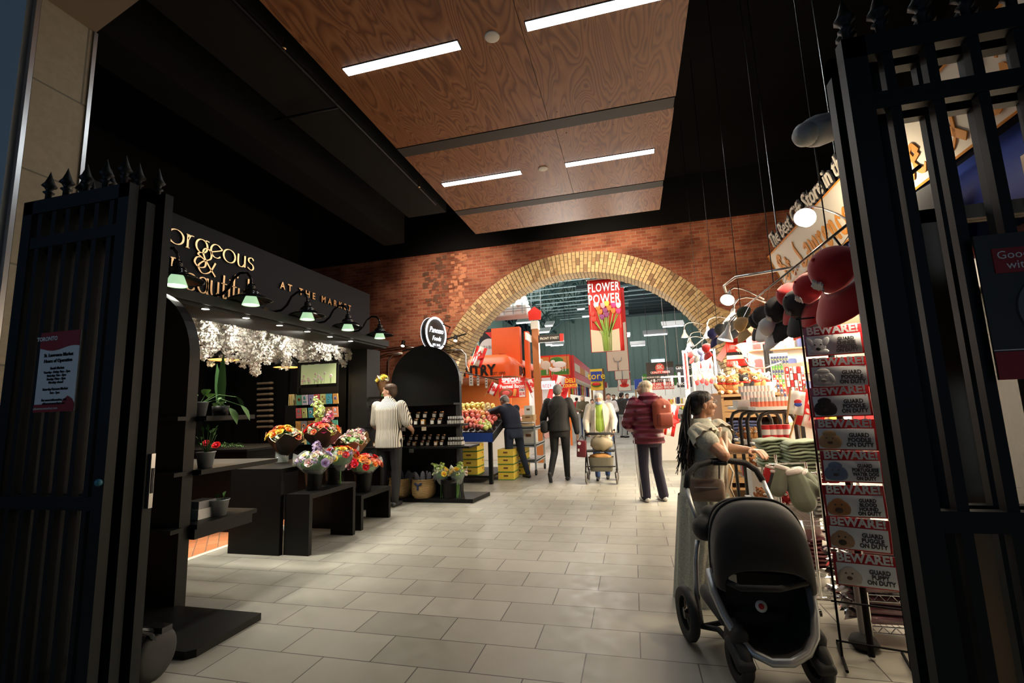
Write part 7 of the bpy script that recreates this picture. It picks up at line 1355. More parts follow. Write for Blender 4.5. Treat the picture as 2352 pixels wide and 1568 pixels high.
# lower wire shelving with plastic wrapped clothes behind the beware rack
wire_shelf('low chrome wire shelving of plastic wrapped clothes behind the sign rack', 1.22, 1.85, 3.25, 3.75, (.10, .27, .56), .95)
M('plastic', (.55, .52, .50), .08, alpha=.55, spec=.9, noise=.5, nscale=30); M('wrapcloth', (.26, .15, .17), .15, coat=1, noise=.5, nscale=22, bump=.8)
random.seed(55)
for i, (z, n) in enumerate([(.28, 5), (.11, 3)]):
    for k in range(n):
        q = Vector((1.42+rnd(-.03, .03), 3.42, z+.05*k)); t = thing('wrapped_garment', 'dark garment in shiny plastic on the %s wire shelf, %s of the pile' % (['middle', 'bottom'][i], ['bottom', 'second', 'third', 'fourth', 'fifth'][k] if k < n-1 else 'top'), 'garment', q, rnd(-.1, .1), 'plastic wrapped garments'); m = MB(); m.rbox((0, 0, .02), (.44, .34, .042), .018); m.build('garment', 'wrapcloth', t, world=False)
        m = MB(); m.smooth = False
        for j in range(12): p = Vector((-.20+rnd(-.03, .02), -.14+.024*j, .02)); m.add([p, p+Vector((-.07-rnd(0, .05), rnd(-.02, .02), rnd(-.02, .03))), p+Vector((-.06, .03, rnd(-.02, .04))), p+Vector((0, .03, .012))], [(0, 1, 2, 3)])
        m.build('crinkled_wrap', 'chrome', t, world=False, recalc=False)
t = thing('rolling_base', 'black caster base behind the sign rack', 'base', (1.18, 3.15, 0)); m = MB(); m.cyl((1.16, 3.2, .05), (1.16, 3.2, .62), .018, n=10); m.build('post', 'grey', t); m = MB(); m.lathe([(0, .0), (.05, 0), (.075, .03), (.06, .06), (0, .09)], (1.16, 3.2, .0), 16); m.build('foot', 'rubber', t)
# side wall shelves of the souvenir shop
t = thing('wall_shelves', 'bright wooden wall shelves at the back right of the souvenir shop', 'shelving', (3.2, 8.0, 0)); m = MB(); m.bx(2.2, 4.3, 9.6, 9.7, 0, 2.6); m.build('back_panel', 'white', t)
for z in (.5, .95, 1.4, 1.85, 2.3): m = MB(); m.bx(2.2, 4.3, 9.25, 9.6, z-.02, z); m.build('shelf', 'slat_wood', t)
m = MB(); m.bx(4.30, 4.34, 3.0, 9.4, 0, 2.6); struct(m.build('wall_souvenir_side', 'white'), 'white side wall of the souvenir shop')
random.seed(66)
for z in (.5, .95, 1.4, 1.85, 2.3):
    for k in range(11): m = MB(); h_ = rnd(.12, .3); m.rbox((2.3+.185*k, 9.42, z+h_/2), (.14, .15, h_), .03); tag(m.build('shelf_souvenir', PC[(k*4+int(z*10)) % 9]), 'souvenir on the bright back shelves of the right shop', 'souvenir', 'souvenirs on the back shelves')
for i, (px, y, lb) in enumerate([((1668, 960), 5.7, 'left'), ((1668, 1005), 5.7, 'lower left')]):
    pass
# ============================================================ PEOPLE
M('skin_a', (.62, .36, .25), .5, noise=.06, nscale=5); M('skin_b', (.50, .26, .15), .45, noise=.06, nscale=5); M('hair_dark', (.014, .009, .007), .42); M('hair_grey', (.27, .25, .23), .7); M('hair_white', (.66, .62, .55), .7); M('hair_blond', (.70, .56, .36), .6); M('hair_brown', (.09, .045, .022), .6)
M('lip', (.42, .10, .09), .5); M('eye', (.02, .015, .012), .2); M('shoe_black', (.018, .018, .02), .5); M('shoe_white', (.72, .70, .66), .5); M('denim', (.04, .08, .20), .85); M('denim_dark', (.018, .028, .055), .85); M('pants_navy', (.016, .014, .035), .8); M('black_cloth', (.012, .012, .013), .8); M('jacket_char', (.020, .020, .019), .75)
M('sweater_navy', (.008, .012, .03), .85); M('coat_cream', (.62, .56, .46), .75); M('tee_green', (.34, .50, .07), .8); M('coat_olive', (.08, .07, .035), .85); M('mask_blue', (.34, .45, .70), .8); M('white_coat', (.6, .58, .56), .8)
for nm_, c_ in (('hair_dark', (.010, .007, .006)), ('hair_grey', (.20, .19, .175)), ('hair_white', (.58, .55, .49)), ('hair_blond', (.52, .43, .30)), ('hair_brown', (.06, .032, .018))):
    del MATS[nm_]; g = N(nm_, .5, .4); v = g.obj(sc=(60, 60, 5)); n_ = g.noise(v, 1.5, 3, .5); g.col(g.ramp(n_, [(.3, tuple(q*.45 for q in c_)), (.7, tuple(min(1, q*1.45) for q in c_))])); g.bump(n_, .6, .01)
g = N('puffer', .5, .4); v = g.obj(); wv = g.n('TexWave', wave_type='BANDS', bands_direction='Z'); wv.inputs['Scale'].default_value = 2.6; wv.inputs['Distortion'].default_value = .6; g.l(v, wv.inputs['Vector']); g.b.inputs['Base Color'].default_value = (.15, .012, .035, 1); g.bump(wv.outputs['Fac'], 1.0, .06)
g = N('stripe_shirt', .85, .3); v = g.obj(sc=(1, 1, 1)); wv = g.n('TexWave', wave_type='BANDS', bands_direction='X'); wv.inputs['Scale'].default_value = 14.5; wv.inputs['Distortion'].default_value = .3; wv.inputs['Detail'].default_value = 1; g.l(v, wv.inputs['Vector']); g.col(g.ramp(wv.outputs['Fac'], [(.18, (.05, .045, .04)), (.30, (.72, .68, .58)), (.7, (.76, .72, .62))]))
g = N('dress_cloth', .9, .2); v = g.obj(); n1 = g.noise(v, 90, 3); g.col(g.ramp(n1, [(.3, (.40, .42, .35)), (.7, (.62, .62, .52))])); g.bump(n1, .3, .004)
M('ruffle', (.70, .64, .50), .9, noise=.12, nscale=30, bump=.4); M('bag_tan', (.28, .20, .14), .6, noise=.1)
V = Vector
def hand(m, w_, d, n, s=1, curl=.5, side=1, r=.0088):
    d = d.normalized(); n = (n-d*n.dot(d)).normalized(); sd = d.cross(n)*side
    m.cap(w_-d*.02*s, .024*s, w_+d*.02*s, .022*s, 8)
    L = [.078, .086, .080, .064]
    for k in range(4):
        b = w_+d*.02*s+sd*(.026-.018*k)*s*.8; kn = w_+d*(.088-.004*abs(k-1.3))*s+sd*(.031-.021*k)*s; m.cap(b, .013*s, kn, .0115*s, 8); p = kn; dd = d.copy()
        for j, fr in enumerate((.45, .32, .23)):
            dd = (Matrix.Rotation(curl*(.7+.25*j+.08*k), 3, sd*side*(1 if side > 0 else -1))@dd) if False else (dd*math.cos(curl*(.7+.25*j))+n*math.sin(curl*(.7+.25*j))).normalized() if j == 0 else (dd+n*curl*.55).normalized()
            q = p+dd*L[k]*fr*s; m.cap(p, (r+.0006*(2-j))*s, q, (r-.0008*j)*s, 8); p = q
    tb = w_+d*.025*s+sd*.022*s; t1 = tb+(d*.5+sd*.8+n*.25).normalized()*.035*s; t2 = t1+(d*.85+sd*.35+n*.3).normalized()*.030*s; t3 = t2+(d+n*.3).normalized()*.022*s
    m.cap(tb, .015*s, t1, .012*s, 8); m.cap(t1, .0115*s, t2, .0100*s, 8); m.cap(t2, .0098*s, t3, .0082*s, 8)
def basis(f): f = f.normalized(); r = f.cross(V((0, 0, 1))).normalized(); return r, f, r.cross(f)
def person(label, loc, face, h=1.7, look=None, pitch=0, skin='skin_a', hair=('short', 'hair_dark'), top='black_cloth', bottom='black_cloth', shoes='shoe_black', J=None, g=1.0, hem=.46, puff=0, flare=0, sleeve=1.0, vox=.011, hands=True, mask=None, glasses=False, curl=(.5, .5), hn=(None, None), lean=V((0, 0, 0)), group=None, mouth=True, hvox=None):
    loc = V(loc); r, f, u = basis(V(face)); k = h/1.7; t = thing('person', label, 'person', loc, 0, group)
    def W(x, y, z): return loc+r*x*k+f*y*k+V((0, 0, z*k))+lean*k*max(0, (z-.9)/.8)
    D = dict(pel=W(0, 0, .92), ch=W(0, .0, 1.24), nk=W(0, -.01, 1.46), hd=W(0, .02, 1.585), sR=W(.175*g, 0, 1.38), sL=W(-.175*g, 0, 1.38), eR=W(.225*g, -.02, 1.09), eL=W(-.225*g, -.02, 1.09), wR=W(.235*g, .06, .84), wL=W(-.235*g, .06, .84), hR=W(.09*g, 0, .90), hL=W(-.09*g, 0, .90), kR=W(.10*g, .02, .49), kL=W(-.10*g, .02, .49), aR=W(.10*g, -.02, .08), aL=W(-.10*g, -.02, .08))
    if J:
        for a, v in J.items(): D[a] = (W(*v) if isinstance(v, tuple) else V(v))
    Rz = Matrix((r, f, V((0, 0, 1)))).transposed()
    lk = V(look).normalized() if look is not None else f; lk = (lk+V((0, 0, pitch))).normalized(); hr, hf, hu = basis(lk); HR = Matrix((hr, hf, hu)).transposed(); c = D['hd']
    def H(x, y, z): return c+hr*x*k+hf*y*k+hu*z*k
    body = MB(); e = lambda p, rad: body.ell(p, tuple(a*k for a in rad), HR, 14, 10)
    e(H(0, -.005, .02), (.076, .094, .086)); e(H(0, .028, -.045), (.056, .062, .058)); e(H(0, .060, -.086), (.024, .022, .018)); e(H(0, .045, -.01), (.060, .052, .06)); e(H(0, .068, .045), (.05, .026, .022))
    body.cap(H(0, .092, .012), .008*k, H(0, .108, -.022), .0125*k, 8); e(H(0, .096, -.028), (.017, .012, .009)); e(H(0, .086, -.055), (.022, .010, .010)); e(H(.034, .072, -.018), (.02, .02, .02)); e(H(-.034, .072, -.018), (.02, .02, .02))
    for s_ in (-1, 1): e(H(s_*.077, -.008, -.008), (.010, .018, .030))
    body.cap(H(0, -.015, -.05), .052*k, D['nk'], .056*k); body.cap(D['nk'], .055*k, D['ch'], .09*k)
    body.cap(D['ch'], .11*k, D['pel'], .11*k)
    for s_ in 'RL':
        body.cap(D['ch']*.3+D['s'+s_]*.7, .05*k, D['s'+s_], .048*k); body.cap(D['s'+s_], .048*k*g, D['e'+s_], .038*k*g); body.cap(D['e'+s_], .040*k*g, D['w'+s_], .026*k)
        body.cap(D['h'+s_], .078*k, D['k'+s_], .052*k); body.cap(D['k'+s_], .050*k, D['a'+s_], .034*k)
        d = (D['w'+s_]-D['e'+s_]).normalized(); i = 0 if s_ == 'R' else 1
        n = hn[i] if hn[i] is not None else (r*(-1 if s_ == 'R' else 1)+f*.3)
        if hands: hand(body, D['w'+s_]+d*.01, d, V(n), k, curl[i], 1 if s_ == 'R' else -1)
        else: body.ell(D['w'+s_]+d*.06*k, .035*k)
    b = body.build('body', skin, t); remesh(b, hvox or vox, 3)
    m = MB()
    for s_ in (-1, 1): m.ell(H(s_*.030, .083, .016), (.011*k, .006*k, .007*k), HR, 8, 6)
    if vox < .02: m.build('eyes', 'eye', t)
    if vox < .02 and mouth and not mask: m = MB(); m.ell(H(0, .094, -.056), (.020*k, .006*k, .006*k), HR, 10, 6); m.build('mouth', 'lip', t)
    if mask: m = MB(); m.ell(H(0, .060, -.048), (.064*k, .062*k, .050*k), HR, 16, 10); m.build('face_mask', mask, t)
    if glasses:
        m = MB()
        for s_ in (-1, 1): m.tube([H(s_*.034+.024*math.cos(a), .100, .016+.020*math.sin(a)) for a in [2*PI*q/12 for q in range(12)]], .0016, 4, True); m.tube([H(s_*.058, .098, .02), H(s_*.078, .04, .02), H(s_*.080, -.005, .015)], .0016, 4)
        m.cyl(H(-.01, .102, .018), H(.01, .102, .018), .0016, n=4); m.build('glasses', 'cart_grey', t)
    # hair
    st_, hm = hair; m = MB(); q = lambda p, rad: m.ell(p, tuple(a*k for a in rad), HR, 14, 10)
    q(H(0, -.014, .052), (.086, .096, .068)); q(H(0, -.056, .0), (.080, .056, .086)); q(H(0, .03, .085), (.06, .045, .028)); [q(H(s_*.066, -.022, .02), (.018, .035, .04)) for s_ in (-1, 1)]
    if st_ == 'bob': q(H(.066, -.022, -.035), (.032, .055, .095)); q(H(-.066, -.022, -.035), (.032, .055, .095)); q(H(0, -.065, -.06), (.092, .052, .09)); q(H(0, -.025, .055), (.096, .098, .078))
    if st_ == 'long': q(H(0, -.07, -.10), (.07, .04, .13)); q(H(.05, -.04, -.12), (.03, .04, .13)); q(H(-.05, -.04, -.12), (.03, .04, .13))
    o = m.build('hair', hm, t); remesh(o, max(.007, vox*.8), 2)
    # clothes
    T = MB(); pf = .016+puff; ch, pel, nk = D['ch'], D['pel'], D['nk']
    def Cz(z): return pel+(ch-pel)*((z-.92)/.32) if z <= 1.24 else ch+(nk-ch)*((z-1.24)/.22)
    def loft(m, secs, n=22):
        m.grid(lambda u, v: (lambda sc: sc[0]+r*(sc[1]*math.copysign(abs(math.cos(2*PI*u))**.85, math.cos(2*PI*u)))+f*(sc[2]*math.copysign(abs(math.sin(2*PI*u))**.9, math.sin(2*PI*u))))(secs[min(len(secs)-1, int(round(v*(len(secs)-1))))]), n, len(secs)-1, True)
        for sc in (secs[0], secs[-1]): m.add([sc[0]+r*(sc[1]*math.copysign(abs(math.cos(2*PI*i/n))**.85, math.cos(2*PI*i/n)))+f*(sc[2]*math.copysign(abs(math.sin(2*PI*i/n))**.9, math.sin(2*PI*i/n))) for i in range(n)], [tuple(range(n))])
    zh = hem*1.7; keys = [(zh, .162, .122)]+[q_ for q_ in ((.90, .164, .122), (1.05, .150, .110), (1.22, .166, .118), (1.33, .176, .112), (1.40, .150, .088), (1.445, .088, .068), (1.49, .060, .058)) if q_[0] > zh+.03]
    secs = []
    for i in range(len(keys)-1):
        for j in range(4): a_ = j/4; z, rx, ry = [keys[i][c_]*(1-a_)+keys[i+1][c_]*a_ for c_ in range(3)]; pk = 1-max(0, (z-1.36)/.2); secs.append((Cz(z), (rx*g)*k+pf*pk+(.008*math.sin(z*70) if puff > .03 else 0), (ry*g)*k+pf*pk+(.008*math.sin(z*70) if puff > .03 else 0)))
    secs.append((Cz(keys[-1][0]), keys[-1][1]*k, keys[-1][2]*k)); loft(T, secs)
    for s_ in 'RL':
        T.cap(D['s'+s_], .060*k*g+pf*.8, D['s'+s_]+(D['e'+s_]-D['s'+s_])*min(1, sleeve*2), (.050*k*g+pf*.7) if sleeve > .5 else .056*k*g+pf)
        if sleeve > .5: T.cap(D['e'+s_], .050*k*g+pf*.7, D['e'+s_]+(D['w'+s_]-D['e'+s_])*(sleeve*2-1), .034*k+pf*.6)
    o = T.build('top', top, t); remesh(o, vox, 7)
    if puff > .01 or hem < .46: pass
    B = MB(); loft(B, [(Cz(z_)-V((0, 0, 0)), rx_*g*k, ry_*g*k) for z_, rx_, ry_ in ((.76, .135, .10), (.82, .150, .115), (.90, .152, .115), (.98, .146, .108), (1.06, .138, .10))])
    for s_ in 'RL': B.cap(D['h'+s_], .092*k*g, D['k'+s_], (.064+flare*.3)*k*g); B.cap(D['k'+s_], (.064+flare*.3)*k*g, D['a'+s_]+V((0, 0, .0)), (.050+flare)*k)
    o = B.build('trousers', bottom, t); remesh(o, vox, 3)
    for s_ in 'RL':
        m = MB(); a = D['a'+s_]; ff = V((f.x, f.y, 0)).normalized() if 'f'+s_ not in D else V(D['f'+s_]).normalized(); dn = V((0, 0, -1)) if 'f'+s_ not in D else (r.cross(ff)).normalized()*(-1 if r.cross(ff).z > 0 else 1)
        sh = a+dn*.045*k; m.cap(sh-ff*.045*k, .036*k, sh+ff*.06*k, .036*k); m.cap(sh+ff*.05*k, .036*k, sh+ff*.15*k-V((0, 0, .008)), .030*k); m.cap(a, .036*k, sh, .034*k); o = m.build('shoe', shoes, t); remesh(o, .009, 2)
    return t, D, H, (r, f)
def at_px(px, Y): q = P(px, 1000, y=Y); return q.x
# 1 man in the striped shirt, seen from behind, head turned left
x = P(893, 1100, y=6.58).x; hh = P(888, 881, y=6.58).z
t, D, H, _ = person('man in a cream and black striped short sleeved shirt seen from behind', (x, 6.58, 0), (.05, 1, 0), hh, look=(-1, -.1, 0), hair=('short', 'hair_brown'), top='stripe_shirt', bottom='black_cloth', shoes='shoe_black', g=1.12, sleeve=.42, hem=.47, vox=.009, J={'eL': (-.26, .05, 1.10), 'wL': (-.16, .26, 1.0), 'eR': (.29, .04, 1.10), 'wR': (.22, .27, 1.02)})
m = MB(); k = hh/1.7; m.lathe([(.066, -.02), (.072, .0), (.066, .02), (.058, .03)], D['nk']+V((0, 0, .03)), 18); o = m.build('collar', 'stripe_shirt', t)
# 2 man in navy reaching over the fruit
x = P(1183, 1090, y=9.3).x
t, D, H, _ = person('person in a navy sweater and jeans reaching over the fruit stand', (x, 9.3, 0), (-.75, .66, 0), 1.76, look=(-.8, .5, 0), pitch=-.6, hair=('short', 'hair_grey'), top='sweater_navy', bottom='denim_dark', shoes='shoe_black', g=1.15, hem=.57, J={'ch': (0, .10, 1.22), 'nk': (0, .20, 1.42), 'hd': (.0, .29, 1.50), 'sR': (.19, .16, 1.34), 'sL': (-.19, .16, 1.34), 'eL': (-.22, .38, 1.30), 'wL': (-.16, .62, 1.30), 'eR': (.22, .36, 1.22), 'wR': (.14, .60, 1.25), 'aR': (.24, -.10, .08), 'kR': (.17, .0, .50), 'aL': (-.12, .05, .08)})
q = D['wL']+V((-.05, .0, .06)); b = thing('plastic_bag', 'clear plastic bag held by the person in the navy sweater', 'bag', q); m = MB(); random.seed(4)
m.grid(lambda u, v: q+V(((.07+.03*math.sin(7*u*PI))*math.cos(2*PI*u)*(1-.3*v), (.05)*math.sin(2*PI*u), .20*v-.08)), 14, 5, True); m.build('bag_film', 'cello', b)
# 3 walker in black jacket seen from behind
x = P(1290, 1090, y=9.05).x
t, D, H, _ = person('person in a black jacket walking away with a black shoulder bag', (x, 9.05, 0), (.06, 1, 0), P(1293, 882, y=9.05).z, hair=('short', 'hair_grey'), top='jacket_char', bottom='black_cloth', shoes='shoe_black', g=1.08, hem=.51, puff=.012, J={'eL': (-.29, .02, 1.12), 'wL': (-.33, .12, .88), 'eR': (.29, -.02, 1.10), 'wR': (.31, .03, .84), 'kL': (-.12, .04, .49), 'aL': (-.15, -.22, .13), 'kR': (.09, .06, .49), 'aR': (.09, .07, .08), 'fL': V((.02, .45, -.9))})
m = MB(); m.tube([D['sR']+V((-.05, -.02, .06)), D['ch']+V((.0, -.17, .0)), D['pel']+V((-.20, -.12, .12)), D['pel']+V((-.25, 0, .1))], .014, 6); m.build('bag_strap', 'black_cloth', t); m = MB(); m.rbox(D['pel']+V((-.28, -.02, .03)), (.15, .28, .24), .06, None, 4); b = m.build('shoulder_bag', 'black_cloth', t)
# 4 woman with the rollator, facing the camera
YR = 9.22; x = P(1386, 1090, y=YR).x; hh = P(1380, 903, y=YR).z
t, D, H, _ = person('older person in a cream jacket, green shirt and blue mask pushing a rollator', (x, YR, 0), (.02, -1, 0), hh*1.03, look=(.0, -1, 0), pitch=-.45, hair=('bob' if False else 'short', 'hair_white'), top='coat_cream', bottom='denim', shoes='shoe_black', g=1.08, hem=.44, puff=.012, mask='mask_blue', curl=(.9, .9), J={'hd': (0, .08, 1.54), 'eR': (.27, .05, 1.12), 'wR': (.25, .24, .93), 'eL': (-.27, .05, 1.12), 'wL': (-.25, .24, .93), 'aR': (.10, .08, .08), 'aL': (-.08, -.12, .08)})
k = hh*1.03/1.7; m = MB(); m.ell(D['ch']+V((0, -.085, .0)), (.115*k, .085*k, .24*k)); m.ell(D['pel']+V((0, -.088, .12)), (.125*k, .09*k, .24*k)); o = m.build('green_shirt', 'tee_green', t); remesh(o, .01, 3)
m = MB()
for s_ in (-1, 1): m.tube([D['nk']+V((s_*.06, -.07, .02)), D['ch']+V((s_*.075, -.165, .05)), D['pel']+V((s_*.09, -.175, .12)), D['pel']+V((s_*.10, -.17, -.10))], .012, 6)
m.tube([D['nk']+V((.08, .04, .02)), D['nk']+V((.07, -.05, .03)), D['nk']+V((-.07, -.05, .03)), D['nk']+V((-.08, .04, .02))], .022, 6); m.build('open_collar', 'coat_cream', t)
# rollator
XR = x; t = thing('rollator', 'black framed rollator walker loaded with bags', 'walker', (XR, 8.85, 0)); M('frame_dark', (.05, .05, .055), .35, .5); yw = 8.68
for s_ in (-1, 1):
    xx = XR+s_*.27
    m = MB(); m.tube([(xx, 9.02, .93), (xx, 8.96, .90), (xx, 8.88, .55), (xx+s_*.01, yw, .14)], .014, 8); m.tube([(xx, 8.90, .60), (xx+s_*.0, 9.15, .14)], .014, 8); m.build('side_frame', 'frame_dark', t)
    m = MB(); m.tube([(xx, 9.08, .94), (xx, 8.92, .93)], .019, 8); m.build('hand_grip', 'rubber', t)
    for yy in (yw, 9.15):
        w_ = thing('wheel', None, None, (0, 0, 0)); bpy.data.objects.remove(w_); m = MB(); m.lathe([(.055, -.015), (.088, -.016), (.098, 0), (.088, .016), (.055, .015)], (xx, yy, .10), 24, axis=(1, 0, 0)); w_ = m.build('wheel', 'hair_grey', t); m = MB(); m.cyl((xx-.012, yy, .10), (xx+.012, yy, .10), .056, n=18); m.build('hub', 'frame_dark', w_); m = MB(); m.tube([(xx-s_*.02, yy, .10), (xx-s_*.024, yy, .20), (xx, yy, .22)], .010, 6); m.build('fork', 'frame_dark', t)
m = MB(); m.tube([(XR-.25, 8.86, .86), (XR-.2, 8.78, .88), (XR, 8.75, .88), (XR+.2, 8.78, .88), (XR+.25, 8.86, .86)], .024, 8); m.build('back_bar', 'rubber', t); m = MB(); m.bx(XR-.25, XR+.25, 8.76, 9.0, .55, .58); m.cyl((XR-.26, 8.72, .3), (XR+.26, 8.72, .3), .012, n=8); m.build('seat', 'rubber', t)
M('mesh_bag', (.16, .15, .11), .8, noise=.3, nscale=60); m = MB(); m.grid(lambda u, v: V((XR+(.20+.03*v)*math.copysign(abs(math.cos(2*PI*u))**.5, math.cos(2*PI*u)), 8.82+(.10+.02*v)*math.copysign(abs(math.sin(2*PI*u))**.5, math.sin(2*PI*u)), .22+.24*v)), 24, 5, True); m.bx(XR-.19, XR+.19, 8.73, 8.92, .21, .23); m.build('basket', 'mesh_bag', t)
def softbag(name, label, q, rad, mat, seed=1, amp=.12, cat='bag'):
    random.seed(seed); m = MB(); q = V(q); t = thing(name, label, cat, q-V((0, 0, rad[2])))
    def f(u, v): a = 2*PI*u; b_ = -PI/2+PI*v; k = 1+amp*math.sin(5*a+seed)*math.cos(b_)+amp*.6*math.sin(9*b_+3*a); return q+V((rad[0]*k*math.cos(a)*math.cos(b_), rad[1]*k*math.sin(a)*math.cos(b_), rad[2]*math.sin(b_)*(1+.1*math.sin(4*a))))
    m.grid(f, 22, 12, True); m.build('bag_body', mat, t); return t
M('leather_taupe', (.30, .25, .16), .5); M('leather_tan', (.48, .24, .07), .5); M('bag_burg', (.12, .012, .02), .4)
b = softbag('handbag', 'taupe leather handbag resting on the rollator seat', (XR+.03, 8.80, .70), (.20, .11, .13), 'leather_taupe', 3, .06); m = MB(); m.tube([(XR-.12, 8.78, .80), (XR-.02, 8.74, .87), (XR+.12, 8.78, .82)], .008, 6); m.build('handle', 'leather_taupe', b)
softbag('tan_bag', 'tan bag stuffed in the rollator basket', (XR, 8.82, .46), (.19, .09, .07), 'leather_tan', 5, .14)
b = thing('gift_bag', 'dark red printed shopping bag hung on the left of the rollator', 'bag', (XR-.33, 8.72, .5)); m = MB(); m.rbox((XR-.33, 8.72, .62), (.17, .10, .30), .015, (0, .06, 0)); m.build('bag_body', 'bag_burg', b); m = MB(); m.tube([(XR-.38, 8.70, .76), (XR-.32, 8.74, .86), (XR-.27, 8.72, .76)], .006, 5); m.build('handle', 'matte_black', b)
m = MB(); m.cyl((XR-.36, 8.668, .72), (XR-.36, 8.66, .72), .03, n=14); m.box((XR-.38, 8.667, .60), (.03, .004, .05)); m.build('label', 'paper', b)
# 5 woman in burgundy coat
YB_ = 7.22; x = P(1497, 1100, y=YB_).x; hh = P(1478, 876, y=YB_).z
t, D, H, (r, f) = person('person in a burgundy puffer coat and side striped trousers with a rust backpack', (x, YB_, 0), (-.45, .9, 0), hh, look=(-1, .12, 0), hair=('bob', 'hair_blond'), top='puffer', bottom='pants_navy', shoes='shoe_white', g=1.08, hem=.475, puff=.034, flare=.022, glasses=True, vox=.010, J={'eL': (-.27, .10, 1.10), 'wL': (-.14, .26, 1.02), 'eR': (.28, .06, 1.10), 'wR': (.16, .26, 1.02), 'aR': (.15, -.03, .08), 'aL': (-.11, .0, .08)})
m = MB(); m.ell(D['nk']+V((.03, -.06, .0)), (.15, .11, .085)); m.ell(D['nk']+V((.05, -.12, -.06)), (.12, .07, .09)); o = m.build('hood', 'puffer', t); remesh(o, .012, 3)
m = MB()
for dx in (-.006, .022): m.tube([D['hL']+r*-.105+V((dx-.02, -.03, .0)), D['kL']+r*-.088+V((dx-.01, -.03, 0)), D['aL']+r*-.075+V((dx, -.02, .0))], .007, 5)
m.build('side_stripes', 'shoe_white', t)
M('rust_pack', (.25, .045, .022), .75, noise=.1, nscale=30); b = thing('backpack', 'rust red backpack worn on the burgundy puffer coat', 'backpack', D['ch']); bq = D['ch']-f*.24+r*.11+V((0, 0, -.02)); Rb = Matrix((r, f, V((0, 0, 1)))).transposed()
m = MB(); m.rbox(bq, (.28, .14, .42), .07, Rb, 5); m.ell(bq+V((0, 0, .12)), (.14, .075, .11), Rb); o = m.build('pack_body', 'rust_pack', b); remesh(o, .01, 4); m = MB(); m.rbox(bq-f*.085+V((0, 0, -.08)), (.22, .06, .20), .03, Rb, 4); m.build('front_pocket', 'rust_pack', b)
m = MB(); m.box(bq-f*.088+V((0, 0, .11)), (.03, .004, .035), Rb); m.build('woven_label', 'paper', b); m = MB(); m.tube([bq+f*.05+r*-.10+V((0, 0, .18)), D['sR']*.5+D['nk']*.5+V((0, 0, .09)), D['ch']+f*.17+r*.1+V((0, 0, .08)), bq+f*.14+r*.1-V((0, 0, .18))], .022, 6); m.tube([bq+r*-.04+V((0, 0, .2)), bq+V((0, 0, .26)), bq+r*.04+V((0, 0, .2))], .008, 6); m.build('strap', 'rust_pack', b)
# background shoppers
BGP = [(1340, 21.5, 908, 'person in an olive coat and jeans looking at a phone', (.2, -1, 0), 'coat_olive', 'denim', 'hair_blond', 'bob', .44), (1362, 19.5, 916, 'person in black half hidden behind the cream jacket, left', (.3, -1, 0), 'black_cloth', 'black_cloth', 'hair_brown', 'short', .50), (1400, 17.5, 903, 'long haired person in a pale coat behind the cream jacket', (.1, -1, 0), 'white_coat', 'denim', 'hair_brown', 'long', .46), (1412, 24, 905, 'person with tied dark hair behind the pale coat', (-.2, -1, 0), 'jacket_char', 'denim_dark', 'hair_brown', 'short', .5), (1430, 20.5, 898, 'man in a dark jacket and grey trousers standing in the aisle', (.6, .5, 0), 'jacket_char', 'cart_grey', 'hair_dark', 'short', .51), (1443, 22.5, 903, 'person in a blue jacket behind the man in grey trousers', (.2, -1, 0), 'navy', 'denim_dark', 'hair_dark', 'short', .51), (1458, 26, 908, 'distant person in navy near the burgundy coat', (0, -1, 0), 'fab_navy', 'denim_dark', 'hair_grey', 'short', .51), (1326, 28, 912, 'distant person in red by the left counters', (.2, 1, 0), 'cap_red', 'black_cloth', 'hair_dark', 'short', .51)]
for i, (px, Y, py, lb, fc, tp, bt, hm, hs, hem) in enumerate(BGP):
    x = P(px, 950, y=Y).x; hh = max(1.5, min(1.9, P(px, py, y=Y).z)); person(lb, (x, Y, 0), fc, hh, hair=(hs, hm), top=tp, bottom=bt, g=1.08, hem=hem, puff=.012, vox=.022, hands=False, J={'eL': (-.26, .08, 1.12), 'wL': (-.10, .26, 1.08), 'eR': (.26, .08, 1.12), 'wR': (.10, .26, 1.08)} if i in (0, 2) else None, group='shoppers far down the hall' if False else None)
# ============================================================ WOMAN WITH THE STROLLER
YF = 3.72; x = P(1603, 1300, y=YF).x
wR = P(1650, 1004, y=3.60); eR = P(1662, 1046, y=3.42); sR = P(1606, 996, y=3.56); sL = P(1650, 985, y=3.92); eL = P(1672, 1030, y=3.74); wL = P(1722, 1034, y=3.55)
hd = P(1612, 930, y=3.72); nk = P(1606, 968, y=3.72)
F_ = V((.96, .28, 0))
t, D, H, (r, f) = person('woman in a pale ruffled sleeve dress leaning on the stroller handle', (x, YF, 0), F_, 1.56, look=(1, .22, .05), skin='skin_b', hair=('short', 'hair_dark'), top='dress_cloth', bottom='dress_cloth', shoes='shoe_white', g=1.15, hem=.50, sleeve=.20, glasses=True, vox=.009, hvox=.0048, flare=.035, curl=(.6, .75), hn=(V((.2, .9, .2)), V((.1, -.2, -1))), J={'hd': hd, 'nk': nk, 'sR': sR, 'sL': sL, 'eR': eR, 'wR': wR, 'eL': eL, 'wL': wL, 'ch': P(1612, 1030, y=3.72), 'pel': P(1612, 1140, y=3.72), 'hR': P(1612, 1150, y=3.62), 'hL': P(1622, 1150, y=3.82), 'aR': P(1600, 1385, y=3.66), 'aL': P(1632, 1375, y=3.9), 'kR': P(1606, 1265, y=3.64), 'kL': P(1628, 1265, y=3.84)})
m = MB()   # ruffled cap sleeves
